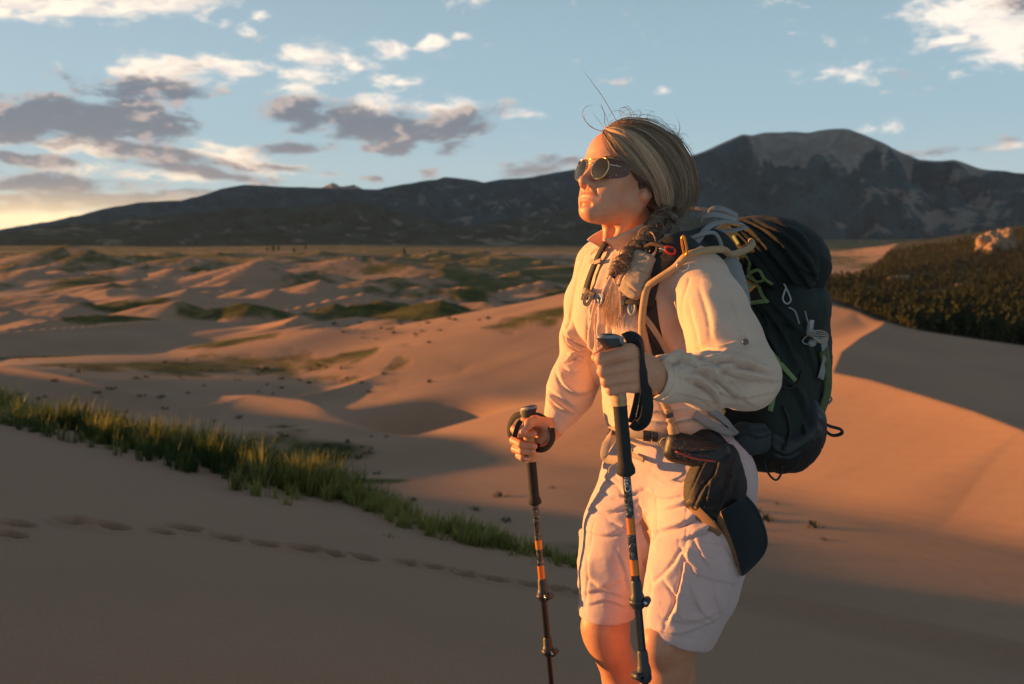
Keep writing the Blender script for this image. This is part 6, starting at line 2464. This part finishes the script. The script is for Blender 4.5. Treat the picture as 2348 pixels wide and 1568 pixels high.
    put('back_pad', strap_geo(np.array([H(1612, 548, -70), H(1646, 552, -70), H(1672, 584, -75)]), np.array([[.1, -.8, .5]] * 3), .05, .012, 16), black, r)

    # ---------------- drinking hose
    hp = [H(1722, 553, 20), H(1724, 561, -30), H(1712, 572, -80), H(1676, 583, -140)]
    for (u, v, o) in [(1640, 588, .020), (1585, 597, .022), (1548, 614, .028), (1515, 638, .034), (1493, 664, .036), (1479, 696, .034), (1473, 735, .030), (1474, 770, .025), (1480, 805, .022), (1492, 850, .014), (1512, 900, .014), (1530, 935, .016)]:
        hp.append(snap(full if u > 1560 else tor, u, v, o)[0])
    hp = np.array(hp)
    put('drinking_hose', tube_geo(hp, .0078, 12, 130), hosem, r)
    va = snap(tor, 1530, 935, .018)[0]
    vb = snap(tor, 1548, 992, .022)[0]
    put('bite_valve', lathe_geo(va, vb, [(-.02, .007), (.0, .009), (.12, .009), (.14, .0075), (.30, .0075), (.33, .010), (.42, .010), (.45, .007), (.55, .008), (.6, .012), (.8, .013), (.95, .0125), (1.0, .009), (1.0, .001)], 16), hosem, r)
    put('bite_valve', lathe_geo(va + (vb - va) * .16, va + (vb - va) * .30, [(0, .0095), (1, .0095)], 16), plastic, r)

    # ---------------- hip belt
    hb = lambda P: np.minimum(shirt_torso_sdf(P), shorts_sdf(P))
    put('hip_belt', surf_strap(hb, [(1404, 984), (1440, 990), (1480, 993), (1530, 996), (1580, 1004)], .022, .004, .006, 40), tan, r)
    put('hip_belt', surf_strap(hb, [(1530, 1004), (1580, 1014), (1640, 1016), (1700, 1010)], .060, .014, .008, 30), black, r)
    p, n = snap(hb, 1490, 993, .013)
    p2, _ = snap(hb, 1516, 997, .013)
    tx = (p2 - p) / np.linalg.norm(p2 - p)
    put('buckle', strap_geo(np.array([p - tx * .010, p + tx * .006]), np.array([n, n]), .026, .007, 6), plastic, r)
    put('buckle', strap_geo(np.array([p + tx * .010, p + tx * .022]), np.array([n, n]), .023, .006, 6), plastic, r)
    put('belt_tail', strap_geo(np.array([snap(hb, 1404, 984, .006)[0], H(1392, 1010, -70), H(1385, 1040, -75), H(1392, 1052, -80), H(1420, 1055, -110)]), np.array([[-.5, -.8, .1]] * 5), .020, .002, 30), tan, r)
    put('belt_tail', surf_strap(hb, [(1455, 1040), (1470, 1046), (1484, 1052)], .012, .003, .012, 10), tan, r)
    dc = [H(1428, 1052, -110), H(1410, 1064, -112), H(1398, 1072, -110), H(1396, 1084, -105)]
    put('draw_cord', tube_geo(np.array(dc), .0022, 6, 20), tan, r)
    for a, b_ in (((1586, 950), (1672, 1004)), ((1614, 938), (1690, 1000))):
        put('stabiliser_strap', surf_strap(lambda P: np.minimum(hb(P), fin_sdf(P)), [a, ((a[0] + b_[0]) / 2, (a[1] + b_[1]) / 2), b_], .018, .0025, .016, 20), grey, r)
    p = H(1672, 1008, -135)
    put('hook', tube_geo(np.array([p, p + np.array([-.004, 0, -.012]), p + np.array([.002, 0, -.022]), p + np.array([.009, 0, -.018])]), .0015, 6, 16), gplastic, r)
    # coil of cord and spare hook at the belt
    q0 = snap(hb, 1528, 1000, .026)[0]
    cp = []
    for i in range(90):
        a = i * .55
        cp.append(q0 + np.array([.011 * math.cos(a) + .001 * math.sin(i * 1.7), .002 * math.sin(i * .9), .011 * math.sin(a)]))
    put('cord_coil', tube_geo(np.array(cp), .0011, 5), tan, r)

    # ---------------- green compression straps
    def gs(pts, w=.0085, m_=green, off=.006, nm='compression_strap'):
        P, N = [], []
        for (u, v) in catmull(np.array(pts, float), max(8, 4 * len(pts))):
            p, n = snap(pack_all, u, v, off, miss=2.36)
            P.append(p)
            N.append(n)
        P = np.array(P)
        y = P[:, 1].copy()
        for _ in range(3):
            y[1:-1] = (y[:-2] + 2 * y[1:-1] + y[2:]) / 4
        P[:, 1] = np.minimum(P[:, 1], y)
        put(nm, strap_geo(P, np.array(N), w, .002), m_, r)
    gs([(1684, 543), (1697, 562)])
    gs([(1707, 581), (1722, 598), (1719, 624), (1730, 636), (1740, 655), (1751, 681), (1763, 694)])
    gs([(1719, 628), (1733, 618), (1746, 616), (1756, 632), (1772, 643)], .0075, green, .014)
    gs([(1718, 630), (1740, 640), (1756, 636)], .007, green, .010)
    gs([(1705, 636), (1727, 665)], .009, lime, .012, 'pull_tab')
    gs([(1714, 697), (1732, 694), (1760, 690)], .010)
    gs([(1748, 784), (1784, 828), (1820, 872)], .011)
    gs([(1772, 908), (1765, 942)], .012)
    gs([(1884, 785), (1886, 820), (1876, 868)], .026, grey, .006, 'webbing')
    for (u, v, s) in ((1674, 592, .013), (1690, 598, .012), (1698, 612, .010)):
        p, n = snap(pack_all, u, v, .010, miss=2.33)
        a = np.linspace(0, 2 * np.pi, 19)
        tv = np.array([.4, 0, .9])
        sv = np.cross(tv, n)
        put('clip', tube_geo(np.array([p + sv * s * .7 * math.cos(t) + tv * s * math.sin(t) for t in a]), .0026, 7, None, False), clear, r)

    def cord(pts, rad, m_, off=.008, nm='cord', n=30):
        P = np.array([snap(pack_all, u, v, off, miss=2.36)[0] if len(x) == 2 else H(*x) for x in pts for (u, v) in [x[:2]]])
        put(nm, tube_geo(P, rad, 6, n), m_, r)
    cord([(1796, 656), (1800, 664), (1796, 676), (1794, 688), (1802, 697), (1810, 690), (1806, 676), (1800, 664)], .0024, gplastic, .010, 'zip_pull')
    cord([(1806, 705), (1818, 712), (1824, 728), (1828, 742)], .0022, grey, .008)
    cord([(1838, 712), (1844, 740), (1850, 760), (1838, 772), (1832, 782), (1842, 788), (1850, 775)], .0018, grey, .012)
    p, n = snap(pack_all, 1848, 748, .012)
    put('cord_lock', strap_geo(np.array([p - PU * .016, p + PU * .016]), np.array([n, n]), .013, .010, 6), gplastic, r)
    p, n = snap(pack_all, 1850, 785, .014)
    V, F = mesh_sdf(lambda P: ell(P, p, (.010, .010, .009)), p - .02, p + .02, .002)
    put('cord_lock', (V, F), gplastic, r)
    p, n = snap(pack_all, 1848, 762, .014)
    V, F = mesh_sdf(lambda P: ell(P, p, (.012, .011, .009)), p - .02, p + .02, .002)
    put('cord_lock', (V, F), gplastic, r)
    for k in range(5):
        cord([(1854, 768, 5), (1872, 758 + 5 * k, -5 + 3 * k), (1892, 762 + 4 * k, 20), (1897, 772 + 2 * k, 25), (1880, 778 + 2 * k, 5), (1862, 772, 0)], .0018, grey if k % 2 else tan, .01, 'cord', 30)
    cord([(1888, 918, 150), (1900, 908, 155), (1906, 916, 160), (1898, 926, 160)], .0026, grey)
    # loops at the bottom
    put('gear_loop', strap_geo(np.array([H(1872, 960, 130), H(1900, 976, 120), H(1926, 984, 118), H(1928, 994, 118), H(1908, 998, 120), H(1890, 986, 124), H(1874, 966, 130)]), np.array([[.1, -.6, .8]] * 7), .010, .002, 40), black, r)
    put('gear_loop', strap_geo(np.array([H(1842, 1032, 90), H(1856, 1036, 85), H(1876, 1030, 85)]), np.array([[.1, -.9, .3]] * 3), .012, .003, 12), black, r)
    put('cord', tube_geo(np.array([H(1750, 1050, 0), H(1756, 1075, -5), H(1768, 1094, -5), H(1780, 1100, -5), H(1790, 1086, -2), H(1792, 1066, 0)]), .0026, 6, 30), black, r)
    return r


def build_clips():
    org = simple_mat('orange_anodised', (0.85, 0.33, 0.04), .3, .85, var=.05)
    steel = simple_mat('ring_steel', (0.7, 0.7, 0.68), .2, 1.0, var=.03)
    red = simple_mat('red_plastic', (0.55, 0.03, 0.015), .35, var=.05)
    a = snap(shirt_sdf, 1566, 568, .030)[0]
    b = snap(shirt_sdf, 1583, 606, .036)[0]
    c = (a + b) / 2
    o = empty('carabiner', tuple(c))
    tag(o, 'small orange carabiner clipped round the tan drinking hose at the shoulder', 'carabiner')
    ax = (b - a)
    L = np.linalg.norm(ax)
    ax = ax / L
    sd = np.cross(ax, np.array([0.2, -1, 0.1]))
    sd /= np.linalg.norm(sd)
    dp = np.cross(ax, sd)
    loop = []
    for t in np.linspace(0, 2 * np.pi, 41):
        x = math.copysign(abs(math.cos(t)) ** .6, math.cos(t)) * L * .5
        y = math.copysign(abs(math.sin(t)) ** .8, math.sin(t)) * .0075
        loop.append(c + ax * x + dp * y)
    put('body', tube_geo(np.array(loop), .0028, 8, None, False), org, o)
    put('gate', tube_geo(np.array([c + dp * .0075 - ax * L * .3, c + dp * .0082, c + dp * .0075 + ax * L * .3]), .0020, 8, 8), steel, o)
    p = snap(shirt_sdf, 1572, 615, .016)[0]
    n = np.array([-.25, -.95, .15])
    n /= np.linalg.norm(n)
    u = np.cross(n, [0, 0, 1])
    u /= np.linalg.norm(u)
    w = np.cross(u, n)
    k = put('key_ring', tube_geo(np.array([p + u * .0125 * math.cos(t) + w * .0125 * math.sin(t) for t in np.linspace(0, 2 * np.pi, 41)]), .0009, 6, None, False), steel)
    tag(k, 'thin steel split ring hanging from the orange carabiner', 'key ring')
    p = snap(shirt_sdf, 1546, 588, .026)[0]
    k = empty('plastic_clip', tuple(p))
    tag(k, 'small red plastic clip on the black shoulder strap beside the braid', 'clip')
    put('loop', tube_geo(np.array([p + u * (.010 * math.cos(t)) + w * (.0065 * math.sin(t) + .003 * math.cos(t)) for t in np.linspace(0, 2 * np.pi, 25)]), .0032, 8, None, False), red, k)
    put('pin', tube_geo(np.array([p + u * .012, p + u * .022 + w * .004]), .0022, 8, 6), steel, k)
    # cord that holds it
    br = simple_mat('brown_cord', (0.05, 0.028, 0.02), .8)
    put('cord', tube_geo(np.array([snap(shirt_sdf, 1500, 582, .030)[0], snap(shirt_sdf, 1518, 578, .032)[0], p - u * .008]), .005, 8, 14), br, k)


# ------------------------------------------------------------------ trekking poles
def build_pole(name_lab, top, bot, tip, grip, kind):
    """top, bot: picture points with distance; grip: measurements along the pole"""
    A, B = H(*top), H(*bot)
    ax = (B - A)
    L = np.linalg.norm(ax)
    ax /= L
    o = empty('trekking_pole', tuple(A))
    tag(o, name_lab, 'trekking pole', 'trekking poles')
    cork, g, b = new_mat('cork')
    tc = g.n('ShaderNodeTexCoord')
    v = g.n('ShaderNodeTexVoronoi', {'Vector': tc.outputs['Object'], 'Scale': 420.0})
    c = g.mix(g.smooth(g.noise(tc.outputs['Object'], 160.0, 3.0), .35, .65), (0.36, 0.19, 0.09), (0.50, 0.29, 0.14))
    c = g.mix(g.smooth(v.outputs['Distance'], .0, .25, .6, 0.0), c, (0.15, 0.07, 0.035))
    g.l.new(c, b.inputs['Base Color'])
    b.inputs['Roughness'].default_value = .8
    foam = simple_mat('foam', (0.013, 0.013, 0.013), .85, var=.2, scale=300, bump=.5, bscale=1200)
    blk = simple_mat('black_shaft', (0.010, 0.010, 0.011), .28, var=.1)
    carbon, g, b = new_mat('printed_shaft')
    tc = g.n('ShaderNodeTexCoord')
    n = g.noise(tc.outputs['Object'], 55.0, 2.0, .5, 2.0, 1.5)
    line = g.math('SUBTRACT', 1.0, g.smooth(g.math('ABSOLUTE', g.math('SUBTRACT', n, .5)), .004, .02))
    c = g.mix(g.math('MULTIPLY', line, .75), (0.010, 0.010, 0.011), (0.42, 0.42, 0.42))
    g.l.new(c, b.inputs['Base Color'])
    b.inputs['Roughness'].default_value = .3
    orange = simple_mat('orange_band', (0.62, 0.13, 0.012), .3, var=.1, scale=200)
    gold = simple_mat('gold_line', (0.55, 0.30, 0.05), .3, .4, var=.1)
    greyt = simple_mat('grey_rubber', (0.17, 0.18, 0.19), .45, var=.06)
    blackt = simple_mat('dark_rubber', (0.022, 0.023, 0.025), .5, var=.08)
    steel = simple_mat('bolt_steel', (.65, .63, .6), .25, 1.0, var=.03)
    web = simple_mat('wrist_webbing', (0.009, 0.009, 0.009), .8, var=.2, scale=400, bump=.4, bscale=900)
    thr = simple_mat('white_thread', (.5, .5, .48), .8)
    s = lambda m_: A + ax * m_
    G = grip
    sc_ = G['r']
    # grip: cork, swelling for the palm
    put('cork_grip', lathe_geo(s(.020), s(G['cork']), [(0, .0165 * sc_), (.15, .0150 * sc_), (.35, .0140 * sc_), (.55, .0145 * sc_), (.75, .0130 * sc_), (.92, .0135 * sc_), (1, .0128 * sc_)], 20), cork, o)
    put('foam_grip', lathe_geo(s(G['cork']), s(G['foam']), [(0, .0134 * sc_)] + [(x, (.0128 + .0004 * (i % 2)) * sc_) for i, x in enumerate(np.linspace(.05, .80, 16))] + [(.84, .0150 * sc_), (.90, .0176 * sc_), (.96, .0172 * sc_), (1, .0095 * sc_)], 22), foam, o)
    # slanting head
    hd = G['head']
    fwd = hd['fwd'] / np.linalg.norm(hd['fwd'])
    fwd = fwd - ax * (fwd @ ax)
    fwd /= np.linalg.norm(fwd)
    sd = np.cross(ax, fwd)
    HA_ = np.stack([fwd, sd, -ax])
    hc = s(.004)
    k = sc_

    def head_f(P):
        q = (P - hc.astype(np.float32)) @ HA_.T.astype(np.float32)
        z = q[:, 2] - .12 * q[:, 0]
        tp = np.clip((z + .026) / .036, 0, 1)
        rx = (.0145 + .0150 * tp) * k
        ry = (.0135 + .0030 * tp) * k
        x = q[:, 0] - .010 * tp * k
        d = (np.sqrt((x / rx) ** 2 + (q[:, 1] / ry) ** 2) - 1) * np.minimum(rx, ry)
        return -smin(-np.maximum(d, -(z + .030)), -(z - .010 + .25 * (x * x) / .03), .006)
    V, F = mesh_sdf(head_f, hc - .055, hc + .055, .0019)
    z = ((V - hc) @ HA_.T)
    me = make_mesh('grip_head', V, F, None)
    me.materials.append(greyt)
    me.materials.append(blackt)
    fc = V[F].mean(1)
    q = (fc - hc) @ HA_.T
    zz = q[:, 2] - .12 * q[:, 0]
    mi = np.where((zz > .0072) | ((q[:, 0] > -.004 + zz * .6) & (zz < .001)), 1, 0)
    me.polygons.foreach_set('material_index', mi.astype(np.int32))
    link('grip_head', me, o)
    # shaft
    def seg(a, b_, ra, rb, m_, nm='shaft', extra=None):
        return put(nm, lathe_geo(s(a), s(b_), [(0, ra), (1, rb)], 18), m_, o)
    for (a, b_, r_, m_) in G['shaft']:
        seg(a, b_, r_, r_, {'p': carbon, 'o': orange, 'k': blk}[m_], 'orange_band' if m_ == 'o' else 'shaft')
        if m_ == 'o':
            for x in np.linspace(a + .003, b_ - .003, 7):
                put('gold_ring', lathe_geo(s(x), s(x + .0011), [(0, r_ + .0003), (1, r_ + .0003)], 18), gold, o)
    put('shaft', lathe_geo(s(G['last'][0]), s(tip), [(0, G['last'][1]), (.96, G['last'][1] * .8), (1, .003)], 14), blk, o)
    put('basket', lathe_geo(s(tip - .055), s(tip - .045), [(0, .004), (0, .024), (.5, .026), (1, .024), (1, .004)], 20), blackt, o)
    # lever clamps
    for (a, b_, r_, side) in G['clamps']:
        cl = put('clamp', lathe_geo(s(a), s(b_), [(0, r_ * .72), (.10, r_ * .86), (.45, r_ * .92), (.50, r_ * 1.0), (.62, r_ * 1.15), (.9, r_ * 1.15), (1, r_ * .85)], 20), blackt, o)
        m_ = s(a + (b_ - a) * .76)
        nrm = np.cross(ax, side)
        nrm /= np.linalg.norm(nrm)
        put('lever', lathe_geo(m_ + side * r_ * 1.35 - nrm * r_ * .9, m_ + side * r_ * 1.35 + nrm * r_ * .9, [(0, .003), (0, r_ * .62), (1, r_ * .62), (1, .003)], 16), blackt, cl)
        put('bolt', lathe_geo(m_ + side * r_ * 1.35 + nrm * r_ * .88, m_ + side * r_ * 1.35 + nrm * r_ * 1.05, [(0, r_ * .34), (.7, r_ * .34), (1, .001)], 12), steel, cl)
        put('lever', strap_geo(np.array([m_ + side * r_ * .8 + nrm * r_ * .9, m_ + nrm * r_ * 1.22, m_ - side * r_ * .9 + nrm * r_ * .8, m_ - side * r_ * 1.2]), np.array([side + nrm, nrm, nrm - side, -side]), .010, .004, 16), blackt, cl)
    # wrist strap
    for pts, nr, w in G['strap']:
        P = np.array([H(*p) for p in pts])
        put('wrist_strap', strap_geo(P, np.array(nr, float) if np.ndim(nr) > 1 else np.array([nr] * len(P), float), w, .0025, 50), web, o)
    for pts in G.get('stitch', []):
        P = catmull(np.array([H(*p) for p in pts]), 40)
        for i in range(0, 38, 2):
            put('stitch', tube_geo(P[i:i + 2], .0005, 4), thr, o)
    # word printed on the shaft
    if G.get('word'):
        w0, r_ = G['word']
        fcu = bpy.data.curves.new('lettering', 'FONT')
        fcu.body = 'Cascade'
        fcu.size = .017
        fcu.shear = .25
        fcu.align_y = 'CENTER'
        fo = bpy.data.objects.new('lettering_tmp', fcu)
        COL.objects.link(fo)
        bpy.context.view_layer.update()
        me = bpy.data.meshes.new_from_object(fo.evaluated_get(bpy.context.evaluated_depsgraph_get()))
        bpy.data.objects.remove(fo)
        me.name = 'lettering'
        toc = VIEW_O - s(w0)
        toc = toc - ax * (toc @ ax)
        toc /= np.linalg.norm(toc)
        sd2 = np.cross(ax, toc)
        for v in me.vertices:
            a = v.co.y / r_
            v.co = Vector(s(w0) - ax * v.co.x + (toc * math.cos(a) - sd2 * math.sin(a)) * (r_ + .0004))
        me.materials.append(thr)
        link('lettering', me, o)
    return o


def build_poles():
    # near pole: 790 picture units from head to the second clamp
    def m(v, a=(1407, 772, -512), b=(1478, 1561, -555)):
        A, B = H(*a), H(*b)
        L = np.linalg.norm(B - A)
        t = (v - a[1]) / (b[1] - a[1])
        # perspective along the pole is slight: solve by projection
        lo, hi = -0.1, 1.4
        for _ in range(30):
            k = (lo + hi) / 2
            vv = project((A + (B - A) * k)[None])[1][0]
            if vv < v:
                lo = k
            else:
                hi = k
        return lo * L
    side = np.array([.9, -.3, 0.1])
    G = dict(r=1.0, cork=m(930), foam=m(1092), head=dict(fwd=np.array([-1.0, -.25, 0])),
             shaft=[(m(1088), m(1186), .0078, 'p'), (m(1186), m(1224), .0079, 'o'), (m(1224), m(1282), .0078, 'p'), (m(1282), m(1318), .0079, 'o'), (m(1318), m(1336), .0078, 'k'), (m(1385), m(1500), .0074, 'k')],
             last=(m(1555), .0062), clamps=[(m(1330), m(1394), .0118, side / np.linalg.norm(side)), (m(1490), m(1563), .0118, np.array([-.8, -.6, 0.0]))],
             strap=[([(1432, 778, -500), (1450, 772, -495), (1466, 782, -500), (1474, 806, -515), (1477, 850, -530), (1482, 900, -520), (1484, 935, -505), (1478, 962, -490), (1464, 974, -480), (1450, 966, -480)],
                     [(.2, -.6, .7), (.4, -.6, .6), (.8, -.6, .2), (.9, -.5, 0), (.75, -.7, 0), (.6, -.8, 0), (.4, -.9, 0), (.3, -.9, 0), (.2, -.9, -.2), (.2, -.9, -.2)], .026),
                    ([(1444, 776, -470), (1462, 800, -470), (1470, 850, -478), (1468, 900, -478), (1460, 940, -474), (1452, 970, -474)], (.3, -.9, 0), .024)],
             stitch=[[(1468, 900, -525), (1463, 930, -515), (1457, 958, -505)]], word=(m(1128), .0078))
    build_pole('nearer trekking pole at the woman\'s chest, wide black wrist strap behind the fist', (1407, 772, -512), (1478, 1561, -555), 1.28, G, 'near')

    def m2(v):
        return m(v, (1206, 936, 62), (1264, 1568, 40))
    side = np.array([.7, -.7, 0.1])
    G = dict(r=.94, cork=m2(1058), foam=m2(1158), head=dict(fwd=np.array([.75, -.55, 0])),
             shaft=[(m2(1150), m2(1237), .0082, 'p'), (m2(1237), m2(1258), .0083, 'o'), (m2(1258), m2(1296), .0082, 'p'), (m2(1296), m2(1327), .0083, 'o'), (m2(1327), m2(1350), .0082, 'k'), (m2(1372), m2(1470), .0078, 'k')],
             last=(m2(1495), .0066), clamps=[(m2(1326), m2(1377), .0125, side / np.linalg.norm(side)), (m2(1460), m2(1502), .0125, np.array([.8, -.5, 0.0]))],
             strap=[([(1220, 952, 60), (1238, 955, 55), (1256, 968, 50), (1266, 990, 48), (1266, 1010, 50), (1254, 1026, 52), (1238, 1031, 56), (1230, 1024, 66)],
                     [(.4, -.6, .6), (.5, -.6, .5), (.7, -.7, .3), (.8, -.6, 0), (.8, -.6, -.1), (.6, -.7, -.3), (.4, -.8, -.4), (.3, -.8, -.4)], .020),
                    ([(1196, 950, 66), (1180, 955, 80), (1169, 972, 92), (1168, 995, 98), (1176, 1010, 104)], (-.7, -.6, .1), .016),
                    ([(1194, 964, 36), (1186, 978, 28), (1179, 1002, 30)], (.1, -1, .1), .012)],
             stitch=[[(1259, 972, 44), (1262, 994, 42), (1256, 1018, 44)]])
    build_pole('farther trekking pole held low in the right hand, its grey head tilted', (1206, 936, 62), (1264, 1568, 40), 1.12, G, 'far')


# ------------------------------------------------------------------ cap hanging at the hip
def build_cap():
    o = empty('cap', tuple(H(1660, 1130, -175)))
    tag(o, 'black mesh cap hanging from the hip belt with its curved visor pointing down', 'cap')
    net = simple_mat('cap_mesh', (0.020, 0.015, 0.013), .7, var=.5, scale=500, bump=.9, bscale=700)
    dark = cloth_material('cap_cloth', (0.012, 0.016, 0.020), .8, .2, 2600, .03, .3)
    under, g, b = new_mat('visor_underside')
    tc = g.n('ShaderNodeTexCoord')
    ck = g.n('ShaderNodeTexChecker', {'Vector': tc.outputs['Object'], 'Scale': 520.0, 'Color1': (.30, .16, .075, 1), 'Color2': (.20, .10, .045, 1)})
    g.l.new(ck.outputs[0], b.inputs['Base Color'])
    b.inputs['Roughness'].default_value = .8
    edge = simple_mat('cap_piping', (0.03, 0.036, 0.045), .6)
    hb = lambda P: np.minimum(shirt_torso_sdf(P), shorts_sdf(P))

    def crown(P):
        d = ell(P, H(1640, 1120, -178), (.066, .034, .080), np.stack([np.array([.96, -.25, -.12]), np.array([.25, .97, 0.0]), np.array([.12, 0, .99])]))
        d = smin(d, cap(P, H(1660, 1046, -165), H(1640, 1110, -180), .030, .045), .03)
        d = smin(d, cap(P, H(1606, 1150, -188), H(1662, 1200, -188), .028, .026), .03)
        return d
    c = H(1642, 1120, -178)
    V, F = mesh_sdf(crown, c - .15, c + .15, .0030)
    V = folds(V, F, [([(1622, 1050), (1606, 1090), (1586, 1130)], 8, 8), ([(1652, 1048), (1640, 1090), (1616, 1120), (1596, 1160)], 9, 8), ([(1680, 1060), (1672, 1110), (1650, 1160), (1640, 1200)], 8, 9),
                     ([(1630, 1110), (1622, 1140), (1612, 1170)], 6, 6), ([(1650, 1120), (1640, 1150), (1632, 1190)], 5, 6), ([(1700, 1080), (1690, 1140), (1680, 1190)], 6, 10)])
    put('crown', (crinkle(V, F, 1.6, .03), F), net, o)
    # visor: a curved plate, its right wing towards the camera and the lit inner face on the left
    inner = [(1652, 1172), (1662, 1200), (1672, 1225), (1681, 1250), (1689, 1275), (1695, 1298), (1701, 1318)]
    outer = [(1707, 1134), (1732, 1163), (1748, 1198), (1757, 1233), (1753, 1262), (1733, 1290), (1704, 1317)]
    left = [(1632, 1206), (1646, 1228), (1656, 1247), (1666, 1265), (1676, 1283), (1687, 1300), (1699, 1317)]
    nu, nv = 28, 10

    def grid(A_, B_, fd):
        Ia, Ib = catmull(np.array(A_, float), nu), catmull(np.array(B_, float), nu)
        P = np.zeros((nu, nv, 3))
        for i_ in range(nu):
            for j_ in range(nv):
                s_ = j_ / (nv - 1)
                uv = Ia[i_] * (1 - s_) + Ib[i_] * s_
                P[i_, j_] = H(uv[0], uv[1], fd(s_))
        return P

    def plate(nm, P, m_, th):
        N_ = np.cross(np.gradient(P, axis=0), np.gradient(P, axis=1))
        N_ /= np.maximum(np.linalg.norm(N_, axis=2), 1e-9)[..., None]
        t_, b_ = (P + N_ * th / 2).reshape(-1, 3), (P - N_ * th / 2).reshape(-1, 3)
        ix = np.arange(nu * nv).reshape(nu, nv)
        Fq = np.stack([ix[:-1, :-1], ix[1:, :-1], ix[1:, 1:], ix[:-1, 1:]], -1).reshape(-1, 4)
        n_ = nu * nv
        ring = np.concatenate([ix[0, :], ix[1:, -1], ix[-1, -2::-1], ix[-2:0:-1, 0]])
        Fs = np.array([(ring[k], ring[(k + 1) % len(ring)], ring[(k + 1) % len(ring)] + n_, ring[k] + n_) for k in range(len(ring))])
        return put(nm, (np.vstack([t_, b_]), np.vstack([Fq[:, ::-1], Fq + n_, Fs])), m_, o)
    P1 = grid(inner, outer, lambda s_: -236 + 46 * s_ ** 1.5 - 8 * math.sin(s_ * math.pi))
    plate('visor', P1, dark, .003)
    P2 = grid(inner, left, lambda s_: -236 + 34 * s_)
    plate('visor', P2, under, .003)
    rim = np.concatenate([P1[:, -1], P1[-1, ::-1]])
    put('piping', tube_geo(rim, .0026, 6), edge, o)
    put('piping', tube_geo(P1[:, 0], .0016, 6), under, o)
    put('sweatband', strap_geo(np.array([H(1578, 1146, -198), H(1602, 1178, -212), H(1628, 1206, -222), H(1650, 1226, -226)]), np.array([[-.75, -.65, -.1]] * 4), np.array([.014, .032, .034, .018]), .003, 20), under, o)


build_pack()
build_clips()
build_poles()
build_cap()
print('gear', time.time() - T0)
